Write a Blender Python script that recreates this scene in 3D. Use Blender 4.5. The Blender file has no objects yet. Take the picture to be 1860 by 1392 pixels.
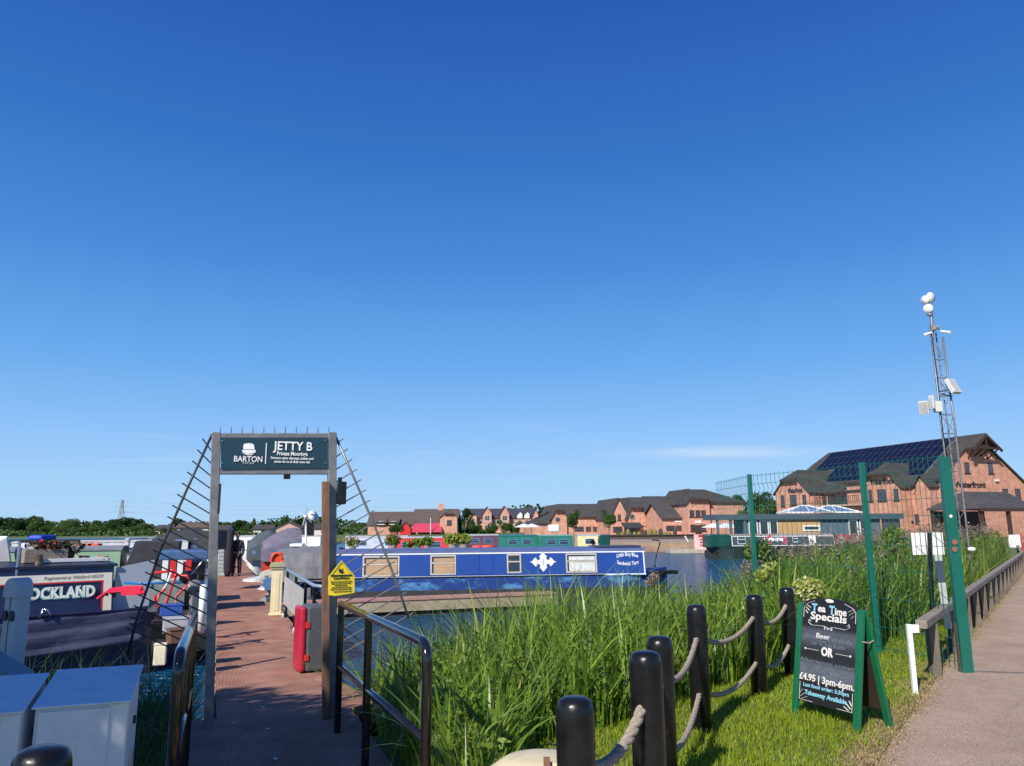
import bpy, bmesh, math, random
import numpy as np
from mathutils import Vector, Matrix
random.seed(7); RNG = np.random.default_rng(7)
R = math.radians
S = bpy.context.scene; COL = S.collection
# ------------------------------------------------------------------ camera
H = 1.6; PITCH = R(10.6); ROLL = .007; FPX = 1400.0
F_ = Vector((0, math.cos(PITCH), math.sin(PITCH))); U_ = Vector((0, -math.sin(PITCH), math.cos(PITCH)))
RT = Vector((1, 0, 0))*math.cos(ROLL) - U_*math.sin(ROLL); UP = Vector((1, 0, 0))*math.sin(ROLL) + U_*math.cos(ROLL)
cam_data = bpy.data.cameras.new('Camera'); cam = bpy.data.objects.new('Camera', cam_data); COL.objects.link(cam)
m3 = Matrix((RT, UP, -F_)).transposed(); cam.matrix_world = Matrix.Translation((0, 0, H)) @ m3.to_4x4()
cam_data.sensor_width = 36; cam_data.lens = 36*FPX/1860; cam_data.clip_end = 6000; cam_data.clip_start = .05
S.camera = cam
# ------------------------------------------------------------------ light
SUN_EL = R(37); SUN_DIR = Vector((-.485, -.875, 0)).normalized()*math.cos(SUN_EL) + Vector((0, 0, math.sin(SUN_EL)))
world = bpy.data.worlds.new("World"); S.world = world; world.use_nodes = True
nt = world.node_tree; nt.nodes.clear()
wo = nt.nodes.new('ShaderNodeOutputWorld'); bg = nt.nodes.new('ShaderNodeBackground'); sk = nt.nodes.new('ShaderNodeTexSky')
sk.sky_type = 'NISHITA'; sk.sun_disc = False; sk.sun_elevation = SUN_EL
sk.sun_rotation = math.atan2(SUN_DIR.x, SUN_DIR.y); sk.air_density = 1.15; sk.dust_density = .35; sk.ozone_density = 3.2; sk.altitude = 100
bg.inputs[1].default_value = .125
tc = nt.nodes.new('ShaderNodeTexCoord'); mp = nt.nodes.new('ShaderNodeMapping'); mp.inputs['Scale'].default_value = (3.2, 3.2, 46)
ns = nt.nodes.new('ShaderNodeTexNoise'); ns.inputs['Scale'].default_value = 2.1; ns.inputs['Detail'].default_value = 7; ns.inputs['Roughness'].default_value = .55
cr = nt.nodes.new('ShaderNodeValToRGB'); cr.color_ramp.elements[0].position = .56; cr.color_ramp.elements[1].position = .80
sx = nt.nodes.new('ShaderNodeSeparateXYZ'); br = nt.nodes.new('ShaderNodeValToRGB')
e = br.color_ramp.elements; e[0].position = 0.0; e[0].color = (.5, .5, .5, 1); e[1].position = .16; e[1].color = (0, 0, 0, 1)
e2 = e.new(.09); e2.color = (1, 1, 1, 1)
mu = nt.nodes.new('ShaderNodeMath'); mu.operation = 'MULTIPLY'; mu2 = nt.nodes.new('ShaderNodeMath'); mu2.operation = 'MULTIPLY'; mu2.inputs[1].default_value = .8
mx = nt.nodes.new('ShaderNodeMixRGB'); mx.inputs[2].default_value = (4.4, 5.0, 5.9, 1)
L = nt.links.new
L(tc.outputs['Generated'], mp.inputs[0]); L(mp.outputs[0], ns.inputs[0]); L(ns.outputs[0], cr.inputs[0])
L(tc.outputs['Generated'], sx.inputs[0]); L(sx.outputs[2], br.inputs[0]); L(cr.outputs[0], mu.inputs[0]); L(br.outputs[0], mu.inputs[1])
def _m(op, a=None, b=None, va=None, vb=None):
    x_ = nt.nodes.new('ShaderNodeMath'); x_.operation = op
    if a is not None: L(a, x_.inputs[0])
    if b is not None: L(b, x_.inputs[1])
    if va is not None: x_.inputs[0].default_value = va
    if vb is not None: x_.inputs[1].default_value = vb
    return x_.outputs[0]
_az = _m('DIVIDE', sx.outputs[0], sx.outputs[1]); _el = _m('DIVIDE', sx.outputs[2], sx.outputs[1])
_a = _m('MULTIPLY', _m('SUBTRACT', _az, vb=.275), vb=9.5); _b = _m('MULTIPLY', _m('SUBTRACT', _el, vb=.0935), vb=150.0)
_g = _m('EXPONENT', _m('MULTIPLY', _m('ADD', _m('MULTIPLY', _a, _a), _m('MULTIPLY', _b, _b)), vb=-1.0)); _fw = _m('GREATER_THAN', sx.outputs[1], vb=0.0)
_w = _m('MULTIPLY', _m('MULTIPLY', _g, _fw), _m('MULTIPLY', ns.outputs[0], vb=1.1)); _t = _m('ADD', _m('MULTIPLY', mu.outputs[0], vb=.30), _w)
L(_t, mu2.inputs[0]); L(mu2.outputs[0], mx.inputs[0]); zr_ = nt.nodes.new('ShaderNodeValToRGB'); E = zr_.color_ramp.elements
E[0].position = 0.0; E[0].color = (.40, .66, .94, 1); E[1].position = 1.0; E[1].color = (.006, .04, .27, 1)
for p_, c_ in ((.06, (.34, .60, .94)), (.12, (.245, .51, .93)), (.20, (.135, .39, .84)), (.32, (.062, .25, .69)), (.45, (.029, .162, .55)), (.62, (.012, .090, .43))): q_ = E.new(p_); q_.color = (*c_, 1)
L(sx.outputs[2], zr_.inputs[0]); vm = nt.nodes.new('ShaderNodeVectorMath'); vm.operation = 'SCALE'; vm.inputs['Scale'].default_value = 6.1; L(zr_.outputs[0], vm.inputs[0])
mb_ = nt.nodes.new('ShaderNodeMixRGB'); mb_.inputs[0].default_value = .94; L(sk.outputs[0], mb_.inputs[1]); L(vm.outputs[0], mb_.inputs[2]); L(mb_.outputs[0], mx.inputs[1]); L(mx.outputs[0], bg.inputs[0]); L(bg.outputs[0], wo.inputs[0])
sd = bpy.data.lights.new('Sun', 'SUN'); sd.energy = 4.4; sd.angle = R(.53); sd.color = (1, .94, .84)
so = bpy.data.objects.new('Sun', sd); COL.objects.link(so); so.rotation_euler = SUN_DIR.to_track_quat('Z', 'Y').to_euler()
S.view_settings.view_transform = 'Standard'; S.view_settings.look = 'None'; S.view_settings.exposure = 0.4; S.view_settings.gamma = 1
S.render.resolution_x = 1024; S.render.resolution_y = 766

# ------------------------------------------------------------------ layout helpers (photograph pixel -> place in the world)
def ray(px, py): return F_ + RT*((px-930)/FPX) + UP*((696-py)/FPX)
def W(px, py, y):
    d = ray(px, py); return Vector((0, 0, H)) + d*(y/d.y)
def G(px, py, z=0.0):
    d = ray(px, py); return Vector((0, 0, H)) + d*((z-H)/d.z)
class Frame:
    def __init__(s, o, deg): s.o = Vector((o[0], o[1], 0)); s.a = R(deg); s.ex = Vector((math.cos(s.a), math.sin(s.a), 0)); s.ey = Vector((-math.sin(s.a), math.cos(s.a), 0))
    def loc(s, p): q = Vector((p[0], p[1], 0))-s.o; return (q.dot(s.ex), q.dot(s.ey))
    def hit(s, px, py, yc=0.0):
        d = ray(px, py); c = Vector((0, 0, H))-s.o; t = (yc-c.dot(s.ey))/d.dot(s.ey); p = Vector((0, 0, H))+d*t; return ((p-s.o).dot(s.ex), p.z)
    def hitx(s, px, py, xc=0.0):
        d = ray(px, py); c = Vector((0, 0, H))-s.o; t = (xc-c.dot(s.ex))/d.dot(s.ex); p = Vector((0, 0, H))+d*t; return ((p-s.o).dot(s.ey), p.z)
    def wp(s, x, y, z=0): p = s.o+s.ex*x+s.ey*y; return Vector((p.x, p.y, z))

# ------------------------------------------------------------------ materials
MC = {}
def node_mat(name):
    m = bpy.data.materials.new(name); m.use_nodes = True; n = m.node_tree; b = n.nodes['Principled BSDF']; return m, n, b
def M(name, col=(.5, .5, .5), rough=.55, metal=0, var=.18, scale=4, bump=0, bscale=40, spec=.5, coat=0, alpha=1, trans=0, dirt=0, stretch=(1, 1, 1)):
    if name in MC: return MC[name]
    m, n, b = node_mat(name); l = n.links.new
    b.inputs['Roughness'].default_value = rough; b.inputs['Metallic'].default_value = metal; b.inputs['Specular IOR Level'].default_value = spec
    b.inputs['Coat Weight'].default_value = coat; b.inputs['Alpha'].default_value = alpha; b.inputs['Transmission Weight'].default_value = trans
    t = n.nodes.new('ShaderNodeTexCoord'); mpn = n.nodes.new('ShaderNodeMapping'); mpn.inputs['Scale'].default_value = stretch; l(t.outputs['Object'], mpn.inputs[0])
    no = n.nodes.new('ShaderNodeTexNoise'); no.inputs['Scale'].default_value = scale; no.inputs['Detail'].default_value = 8; no.inputs['Roughness'].default_value = .62
    l(mpn.outputs[0], no.inputs[0]); r = n.nodes.new('ShaderNodeValToRGB'); r.color_ramp.elements[0].position = .3; r.color_ramp.elements[1].position = .7
    r.color_ramp.elements[0].color = (*[c*(1-var) for c in col], 1); r.color_ramp.elements[1].color = (*[min(1, c*(1+var)) for c in col], 1)
    l(no.outputs[0], r.inputs[0]); out = r.outputs[0]
    if dirt:
        d = n.nodes.new('ShaderNodeTexNoise'); d.inputs['Scale'].default_value = scale*2.7; d.inputs['Detail'].default_value = 10; d.inputs['Roughness'].default_value = .7; l(mpn.outputs[0], d.inputs[0])
        dr = n.nodes.new('ShaderNodeValToRGB'); dr.color_ramp.elements[0].position = .52; dr.color_ramp.elements[1].position = .72; l(d.outputs[0], dr.inputs[0])
        mm = n.nodes.new('ShaderNodeMath'); mm.operation = 'MULTIPLY'; mm.inputs[1].default_value = dirt; l(dr.outputs[0], mm.inputs[0])
        mi = n.nodes.new('ShaderNodeMixRGB'); mi.inputs[2].default_value = (.13, .11, .085, 1); l(mm.outputs[0], mi.inputs[0]); l(out, mi.inputs[1]); out = mi.outputs[0]
    l(out, b.inputs['Base Color'])
    if bump:
        bn = n.nodes.new('ShaderNodeTexNoise'); bn.inputs['Scale'].default_value = bscale; bn.inputs['Detail'].default_value = 4; l(mpn.outputs[0], bn.inputs[0])
        bu = n.nodes.new('ShaderNodeBump'); bu.inputs['Strength'].default_value = bump; bu.inputs['Distance'].default_value = .02; l(bn.outputs[0], bu.inputs['Height']); l(bu.outputs[0], b.inputs['Normal'])
    MC[name] = m; return m
def two_tone(name, c1, c2, scale, lo, hi, rough=.6, metal=0, stretch=(1, 1, 1), bump=0, spec=.5, detail=8):
    if name in MC: return MC[name]
    m, n, b = node_mat(name); l = n.links.new; b.inputs['Roughness'].default_value = rough; b.inputs['Metallic'].default_value = metal; b.inputs['Specular IOR Level'].default_value = spec
    t = n.nodes.new('ShaderNodeTexCoord'); mpn = n.nodes.new('ShaderNodeMapping'); mpn.inputs['Scale'].default_value = stretch; l(t.outputs['Object'], mpn.inputs[0])
    no = n.nodes.new('ShaderNodeTexNoise'); no.inputs['Scale'].default_value = scale; no.inputs['Detail'].default_value = detail; no.inputs['Roughness'].default_value = .65; l(mpn.outputs[0], no.inputs[0])
    r = n.nodes.new('ShaderNodeValToRGB'); r.color_ramp.elements[0].position = lo; r.color_ramp.elements[1].position = hi; r.color_ramp.elements[0].color = (*c1, 1); r.color_ramp.elements[1].color = (*c2, 1)
    l(no.outputs[0], r.inputs[0]); l(r.outputs[0], b.inputs['Base Color'])
    if bump:
        bu = n.nodes.new('ShaderNodeBump'); bu.inputs['Strength'].default_value = bump; bu.inputs['Distance'].default_value = .02; l(no.outputs[0], bu.inputs['Height']); l(bu.outputs[0], b.inputs['Normal'])
    MC[name] = m; return m
def leafmat(name, c1, c2, trans=.35, rough=.5, c3=None, spec=.3):
    if name in MC: return MC[name]
    m, n, b = node_mat(name); l = n.links.new; b.inputs['Roughness'].default_value = rough; b.inputs['Specular IOR Level'].default_value = spec
    g = n.nodes.new('ShaderNodeNewGeometry'); r = n.nodes.new('ShaderNodeValToRGB'); r.color_ramp.elements[0].color = (*c1, 1); r.color_ramp.elements[1].color = (*c2, 1)
    if c3: q = r.color_ramp.elements.new(.93); q.color = (*c2, 1); r.color_ramp.elements[-1].color = (*c3, 1)
    l(g.outputs['Random Per Island'], r.inputs[0]); l(r.outputs[0], b.inputs['Base Color'])
    tr = n.nodes.new('ShaderNodeBsdfTranslucent'); l(r.outputs[0], tr.inputs[0]); ms = n.nodes.new('ShaderNodeMixShader'); ms.inputs[0].default_value = trans
    o = n.nodes['Material Output']; l(b.outputs[0], ms.inputs[1]); l(tr.outputs[0], ms.inputs[2]); l(ms.outputs[0], o.inputs[0]); MC[name] = m; return m
def brickmat(name, a=(.46, .20, .125), b_=(.36, .14, .085), mortar=(.42, .32, .26), k=1.0):
    if name in MC: return MC[name]
    m, n, b = node_mat(name); l = n.links.new; b.inputs['Roughness'].default_value = .85
    t = n.nodes.new('ShaderNodeTexCoord'); s = n.nodes.new('ShaderNodeSeparateXYZ'); l(t.outputs['Object'], s.inputs[0]); ad = n.nodes.new('ShaderNodeMath'); l(s.outputs[0], ad.inputs[0]); l(s.outputs[1], ad.inputs[1])
    c = n.nodes.new('ShaderNodeCombineXYZ'); l(ad.outputs[0], c.inputs[0]); l(s.outputs[2], c.inputs[1])
    bt = n.nodes.new('ShaderNodeTexBrick'); bt.inputs['Scale'].default_value = 1; bt.inputs['Brick Width'].default_value = .33*k; bt.inputs['Row Height'].default_value = .11*k; bt.inputs['Mortar Size'].default_value = .012
    bt.inputs['Color1'].default_value = (*a, 1); bt.inputs['Color2'].default_value = (*b_, 1); bt.inputs['Mortar'].default_value = (*mortar, 1); l(c.outputs[0], bt.inputs[0])
    no = n.nodes.new('ShaderNodeTexNoise'); no.inputs['Scale'].default_value = 1.3; no.inputs['Detail'].default_value = 9; no.inputs['Roughness'].default_value = .75; l(t.outputs['Object'], no.inputs[0])
    r = n.nodes.new('ShaderNodeValToRGB'); r.color_ramp.elements[0].position = .3; r.color_ramp.elements[1].position = .7; r.color_ramp.elements[0].color = (.62, .6, .6, 1); r.color_ramp.elements[1].color = (1.35, 1.35, 1.4, 1); l(no.outputs[0], r.inputs[0])
    mi = n.nodes.new('ShaderNodeMixRGB'); mi.blend_type = 'MULTIPLY'; mi.inputs[0].default_value = 1; l(bt.outputs[0], mi.inputs[1]); l(r.outputs[0], mi.inputs[2]); l(mi.outputs[0], b.inputs['Base Color']); MC[name] = m; return m
def tilemat(name, c1, c2, row=.3):
    if name in MC: return MC[name]
    m, n, b = node_mat(name); l = n.links.new; b.inputs['Roughness'].default_value = .85; b.inputs['Specular IOR Level'].default_value = .25
    t = n.nodes.new('ShaderNodeTexCoord'); no = n.nodes.new('ShaderNodeTexNoise'); no.inputs['Scale'].default_value = .8; no.inputs['Detail'].default_value = 10; no.inputs['Roughness'].default_value = .7; l(t.outputs['Object'], no.inputs[0])
    r = n.nodes.new('ShaderNodeValToRGB'); r.color_ramp.elements[0].position = .35; r.color_ramp.elements[1].position = .65; r.color_ramp.elements[0].color = (*c1, 1); r.color_ramp.elements[1].color = (*c2, 1); l(no.outputs[0], r.inputs[0]); l(r.outputs[0], b.inputs['Base Color'])
    wv = n.nodes.new('ShaderNodeTexWave'); wv.bands_direction = 'Z'; wv.inputs['Scale'].default_value = 1.6/row*.3; l(t.outputs['Object'], wv.inputs[0]); bu = n.nodes.new('ShaderNodeBump'); bu.inputs['Strength'].default_value = .5; bu.inputs['Distance'].default_value = .05; l(wv.outputs[0], bu.inputs['Height']); l(bu.outputs[0], b.inputs['Normal']); MC[name] = m; return m

GLASS = M('dark_glass', (.03, .04, .05), .08, 0, .3, 2, spec=.8)
WHITE = M('white_paint', (.78, .78, .77), .35, var=.06, scale=6, dirt=.18)
CREAM = M('cream_paint', (.75, .70, .52), .4, var=.06)
BLACKP = M('black_paint', (.008, .008, .009), .30, var=.6, scale=9, coat=.1, bump=.25, bscale=12, spec=.35, dirt=.04)
BLACKM = M('black_rail', (.010, .010, .012), .16, var=.3, coat=.6, scale=20)
CANVAS = M('dark_canvas', (.035, .037, .045), .8, var=.3, bump=.4, bscale=5)
GREYCAN = M('grey_canvas', (.16, .165, .18), .8, var=.2, bump=.5, bscale=4)
REDP = M('red_paint', (.62, .03, .03), .35, var=.15)
CHROME = M('stainless', (.62, .63, .65), .25, 1, .1)
GALV = two_tone('galvanised_steel', (.17, .17, .18), (.33, .31, .30), 9, .3, .7, .45, .55)
BRICK = brickmat('red_brick', (.60, .28, .17), (.50, .205, .12)); BRICK2 = brickmat('far_brick', (.64, .32, .21), (.55, .24, .15))
TILE = tilemat('dark_tile', (.055, .052, .055), (.085, .078, .078)); TILEB = tilemat('brown_tile', (.095, .075, .065), (.13, .10, .085))
TILEG = tilemat('mossy_tile', (.044, .040, .042), (.078, .072, .060)); WOOD = M('dark_timber', (.05, .028, .02), .7, var=.3, scale=9)

# ------------------------------------------------------------------ mesh builder
class MB:
    def __init__(s): s.v = []; s.f = []; s.mi = []
    def add(s, vs, fs, mi=0):
        o = len(s.v); s.v += [tuple(v) for v in vs]; s.f += [tuple(i+o for i in f) for f in fs]; s.mi += [mi]*len(fs); return s
    def box(s, x0, x1, y0, y1, z0, z1, mi=0):
        return s.add([(x0, y0, z0), (x1, y0, z0), (x1, y1, z0), (x0, y1, z0), (x0, y0, z1), (x1, y0, z1), (x1, y1, z1), (x0, y1, z1)],
                     [(0, 3, 2, 1), (4, 5, 6, 7), (0, 1, 5, 4), (1, 2, 6, 5), (2, 3, 7, 6), (3, 0, 4, 7)], mi)
    def tube(s, pts, r, n=8, mi=0, squash=1.0):
        pts = [Vector(p) for p in pts]; N = len(pts); rs = r if isinstance(r, (list, tuple)) else [r]*N
        vs = []; ref = None
        for i, p in enumerate(pts):
            t = (pts[min(i+1, N-1)]-pts[max(i-1, 0)]).normalized()
            if ref is None: ref = Vector((0, 0, 1)) if abs(t.z) < .9 else Vector((1, 0, 0))
            a = t.cross(ref); a = a.normalized() if a.length > 1e-6 else t.orthogonal().normalized(); b = t.cross(a).normalized(); ref = -b if False else ref
            for k in range(n): q = 2*math.pi*(k+.5)/n; vs.append(p+a*math.cos(q)*rs[i]+b*math.sin(q)*rs[i]*squash)
        fs = [(i*n+k, i*n+(k+1) % n, (i+1)*n+(k+1) % n, (i+1)*n+k) for i in range(N-1) for k in range(n)]
        fs += [tuple(range(n))[::-1], tuple((N-1)*n+k for k in range(n))]; return s.add(vs, fs, mi)
    def bar(s, p, q, w, h=None, mi=0):
        p = Vector(p); q = Vector(q); h = h or w; t = (q-p).normalized(); a = t.cross(Vector((0, 0, 1))); a = a.normalized() if a.length > 1e-3 else Vector((1, 0, 0)); b = a.cross(t).normalized()
        vs = [c+a*(i*w/2)+b*(j*h/2) for c in (p, q) for i, j in ((-1, -1), (1, -1), (1, 1), (-1, 1))]
        return s.add(vs, [(0, 1, 2, 3), (7, 6, 5, 4), (0, 4, 5, 1), (1, 5, 6, 2), (2, 6, 7, 3), (3, 7, 4, 0)], mi)
    def slab(s, poly, t, mi=0, d=(0, 0, -1)):
        n = len(poly); D = Vector(d)*t; P = [Vector(p) for p in poly]; return s.add(P+[p+D for p in P], [tuple(range(n)), tuple(range(2*n-1, n-1, -1))]+[(i, i+n, (i+1) % n+n, (i+1) % n) for i in range(n)], mi)
    def lathe(s, prof, c=(0, 0, 0), n=16, mi=0):
        vs = [(c[0]+r*math.cos(2*math.pi*k/n), c[1]+r*math.sin(2*math.pi*k/n), c[2]+z) for r, z in prof for k in range(n)]
        fs = [(i*n+k, i*n+(k+1) % n, (i+1)*n+(k+1) % n, (i+1)*n+k) for i in range(len(prof)-1) for k in range(n)]
        fs += [tuple(range(n))[::-1], tuple((len(prof)-1)*n+k for k in range(n))]; return s.add(vs, fs, mi)
    def sph(s, c, rx, ry=None, rz=None, n=12, m=7, mi=0, jit=0):
        ry = ry or rx; rz = rz or rx; vs = []; 
        for i in range(m+1):
            ph = math.pi*i/m
            for k in range(n):
                th = 2*math.pi*k/n; j = 1+random.uniform(-jit, jit); vs.append((c[0]+rx*j*math.sin(ph)*math.cos(th), c[1]+ry*j*math.sin(ph)*math.sin(th), c[2]+rz*j*math.cos(ph)))
        return s.add(vs, [(i*n+k, (i+1)*n+k, (i+1)*n+(k+1) % n, i*n+(k+1) % n) for i in range(m) for k in range(n)], mi)
    def build(s, name, mats, parent=None, smooth=False, xf=None, bevel=0, recalc=True):
        me = bpy.data.meshes.new(name); vs = [xf(Vector(v)) for v in s.v] if xf else s.v
        me.from_pydata([tuple(v) for v in vs], [], s.f)
        mats = mats if isinstance(mats, (list, tuple)) else [mats]
        for m in mats: me.materials.append(m)
        if len(mats) > 1: me.polygons.foreach_set('material_index', s.mi)
        if recalc:
            bm = bmesh.new(); bm.from_mesh(me); bmesh.ops.recalc_face_normals(bm, faces=bm.faces); bm.to_mesh(me); bm.free()
        if smooth: me.polygons.foreach_set('use_smooth', [True]*len(me.polygons))
        me.update(); o = bpy.data.objects.new(name, me); COL.objects.link(o)
        if parent: o.parent = parent
        if bevel:
            b = o.modifiers.new('Bevel', 'BEVEL'); b.width = bevel; b.segments = 2; b.limit_method = 'ANGLE'
        return o
def tag(o, label, cat, group=None, kind=None):
    o['label'] = label; o['category'] = cat
    if group: o['group'] = group
    if kind: o['kind'] = kind
    return o
def thing(name, label, cat, loc=(0, 0, 0), rz=0, group=None):
    o = bpy.data.objects.new(name, None); COL.objects.link(o); o.location = loc; o.rotation_euler = (0, 0, rz); o.empty_display_size = .2; return tag(o, label, cat, group)
def fthing(name, label, cat, fr, group=None): return thing(name, label, cat, (fr.o.x, fr.o.y, 0), fr.a, group)
def struct(o): o['kind'] = 'structure'; return o
def copy_tree(o, parent=None):
    c = o.copy(); COL.objects.link(c)
    if parent: c.parent = parent
    for ch in [x for x in bpy.data.objects if x.parent == o]: copy_tree(ch, c)
    return c
def bigmesh(name, verts, quads, mat, parent=None, smooth=False):
    me = bpy.data.meshes.new(name); nv = len(verts); nf = len(quads); k = quads.shape[1]
    me.vertices.add(nv); me.vertices.foreach_set('co', verts.astype(np.float32).ravel()); me.loops.add(nf*k); me.loops.foreach_set('vertex_index', quads.astype(np.int32).ravel())
    me.polygons.add(nf); me.polygons.foreach_set('loop_start', np.arange(0, nf*k, k, dtype=np.int32)); me.polygons.foreach_set('loop_total', np.full(nf, k, dtype=np.int32))
    if smooth: me.polygons.foreach_set('use_smooth', np.ones(nf, dtype=bool))
    me.update(calc_edges=True); me.materials.append(mat); o = bpy.data.objects.new(name, me); COL.objects.link(o)
    if parent: o.parent = parent
    return o
def text(s, size, bold=0.0, shear=0.0, sx=1.0, arc=0.0, thick=.002, spacing=1.0, cap=True):
    """lettering as a mesh builder lying in XY, centred on the origin; arc>0 arches upward"""
    c = bpy.data.curves.new('t', 'FONT'); c.body = s; c.size = size; c.offset = bold; c.shear = shear; c.align_x = 'CENTER'; c.align_y = 'CENTER'; c.resolution_u = 3; c.extrude = thick/2; c.space_character = spacing
    o = bpy.data.objects.new('t', c); COL.objects.link(o); dg = bpy.context.evaluated_depsgraph_get(); me = bpy.data.meshes.new_from_object(o.evaluated_get(dg))
    mb = MB(); vs = [v.co.copy() for v in me.vertices]
    if vs:
        cx = (max(v.x for v in vs)+min(v.x for v in vs))/2; cy = (max(v.y for v in vs)+min(v.y for v in vs))/2
        for v in vs: v.x = (v.x-cx)*sx; v.y -= cy
        if arc: 
            for v in vs: v.y -= arc*v.x*v.x
    mb.add(vs, [tuple(p.vertices) for p in me.polygons]); bpy.data.objects.remove(o); bpy.data.curves.remove(c); bpy.data.meshes.remove(me); return mb
def put(mb, x, y, z, face='front', dst=None, mi=0):
    """lettering onto a wall: front faces local -y, left faces local -x"""
    out = dst if dst is not None else MB()
    if face == 'front': vs = [(x+v[0], y-v[2], z+v[1]) for v in mb.v]
    else: vs = [(x-v[2], y-v[0], z+v[1]) for v in mb.v]
    return out.add(vs, mb.f, mi)
def xtent(mb): return max(v[0] for v in mb.v)-min(v[0] for v in mb.v)
# ------------------------------------------------------------------ SETTING: ground, water, path, quay
WZ = -.8
MAR = np.array([(-260, 9.5), (-12, 9.6), (-3.6, 8.3), (-1.0, 8.8), (0.6, 10.8), (2.6, 13.6), (4.6, 17.0), (11.5, 29), (28, 55), (36, 66), (42, 76), (8, 76), (8, 120), (-60, 150), (-260, 150)], float)
def sdist(X, Y, P=MAR):
    d = np.full(X.shape, 1e9); ins = np.zeros(X.shape, bool); n = len(P)
    for i in range(n):
        ax, ay = P[i]; bx, by = P[(i+1) % n]; ex, ey = bx-ax, by-ay
        t = np.clip(((X-ax)*ex+(Y-ay)*ey)/(ex*ex+ey*ey), 0, 1); d = np.minimum(d, np.hypot(X-ax-t*ex, Y-ay-t*ey))
        c = ((ay > Y) != (by > Y)) & (X < (bx-ax)*(Y-ay)/(by-ay+1e-12)+ax); ins ^= c
    return np.where(ins, -d, d)
def gheight(X, Y):
    X = np.asarray(X, float); Y = np.asarray(Y, float); sd = sdist(X, Y); far = np.clip((Y-45)/20, 0, 1)
    near = np.interp(sd, [-3, -.6, 0, 1.2, 2.3], [-1.5, -.98, -.78, -.3, 0]); f2 = np.interp(sd, [-.4, .1, .3], [-1.6, -1.4, 0])
    z = near*(1-far)+f2*far
    return z + (sd > 2.3)*.02*np.sin(X*1.3+Y*.7)*np.clip((12-Y)/8, 0, 1)*0
gx = np.concatenate([np.linspace(-2500, -300, 10), np.linspace(-262, -30, 30), np.arange(-28, -14, 1.4), np.arange(-13, 14, .4), np.arange(14.5, 60, .8), np.linspace(62, 300, 24), np.linspace(400, 2500, 9)])
gy = np.concatenate([np.linspace(-600, -20, 8), np.arange(-16, 0, 2.), np.arange(0, 20, .4), np.arange(20.5, 80, .8), np.linspace(82, 160, 40), np.linspace(170, 600, 14), np.linspace(800, 4000, 8)])
GX, GY = np.meshgrid(gx, gy); GZ = gheight(GX, GY); nv = GX.size; idx = np.arange(nv).reshape(GX.shape)
q = np.stack([idx[:-1, :-1], idx[:-1, 1:], idx[1:, 1:], idx[1:, :-1]], -1).reshape(-1, 4)
soil = two_tone('ground_grass', (.07, .10, .025), (.13, .16, .035), 1.6, .35, .65, .95, bump=.4)
ground = bigmesh('ground', np.stack([GX, GY, GZ], -1).reshape(-1, 3), q, soil, smooth=True); struct(ground)
# water: one sheet, wind ripples
wm, wn, wb = node_mat('water'); wl = wn.links.new
wb.inputs['Base Color'].default_value = (.004, .065, .15, 1); wb.inputs['Roughness'].default_value = .16; wb.inputs['Specular IOR Level'].default_value = .6; wb.inputs['IOR'].default_value = 1.33
t = wn.nodes.new('ShaderNodeTexCoord'); mpn = wn.nodes.new('ShaderNodeMapping'); mpn.inputs['Scale'].default_value = (1, 2.2, 1); mpn.inputs['Rotation'].default_value = (0, 0, R(15)); wl(t.outputs['Object'], mpn.inputs[0])
n1 = wn.nodes.new('ShaderNodeTexNoise'); n1.inputs['Scale'].default_value = 2.4; n1.inputs['Detail'].default_value = 4; n1.inputs['Distortion'].default_value = .6; wl(mpn.outputs[0], n1.inputs[0])
n2 = wn.nodes.new('ShaderNodeTexNoise'); n2.inputs['Scale'].default_value = .5; n2.inputs['Detail'].default_value = 3; wl(mpn.outputs[0], n2.inputs[0])
ad = wn.nodes.new('ShaderNodeMath'); ad.operation = 'ADD'; wl(n1.outputs[0], ad.inputs[0]); wl(n2.outputs[0], ad.inputs[1])
bu = wn.nodes.new('ShaderNodeBump'); bu.inputs['Strength'].default_value = .9; bu.inputs['Distance'].default_value = .30; wl(ad.outputs[0], bu.inputs['Height']); wl(bu.outputs[0], wb.inputs['Normal'])
w = MB(); w.add([(-265, 5, WZ), (50, 5, WZ), (50, 155, WZ), (-265, 155, WZ)], [(0, 1, 2, 3)]); struct(w.build('water', wm))
# path
asph, an, ab = node_mat('path_tarmac'); al = an.links.new; ab.inputs['Roughness'].default_value = .95; ab.inputs['Specular IOR Level'].default_value = .2
t = an.nodes.new('ShaderNodeTexCoord'); n1 = an.nodes.new('ShaderNodeTexNoise'); n1.inputs['Scale'].default_value = 90; n1.inputs['Detail'].default_value = 3; n2 = an.nodes.new('ShaderNodeTexNoise'); n2.inputs['Scale'].default_value = 1.1; n2.inputs['Detail'].default_value = 12; n2.inputs['Roughness'].default_value = .72
al(t.outputs['Object'], n1.inputs[0]); al(t.outputs['Object'], n2.inputs[0]); r1 = an.nodes.new('ShaderNodeValToRGB'); r1.color_ramp.elements[0].position = .3; r1.color_ramp.elements[1].position = .68; r1.color_ramp.elements[0].color = (.32, .235, .175, 1); r1.color_ramp.elements[1].color = (.47, .36, .275, 1); al(n2.outputs[0], r1.inputs[0])
r2 = an.nodes.new('ShaderNodeValToRGB'); r2.color_ramp.elements[0].position = .30; r2.color_ramp.elements[1].position = .72; r2.color_ramp.elements[0].color = (.55, .55, .55, 1); r2.color_ramp.elements[1].color = (1.35, 1.33, 1.3, 1); al(n1.outputs[0], r2.inputs[0]); mi = an.nodes.new('ShaderNodeMixRGB'); mi.blend_type = 'MULTIPLY'; mi.inputs[0].default_value = 1; al(r1.outputs[0], mi.inputs[1]); al(r2.outputs[0], mi.inputs[2])
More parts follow.
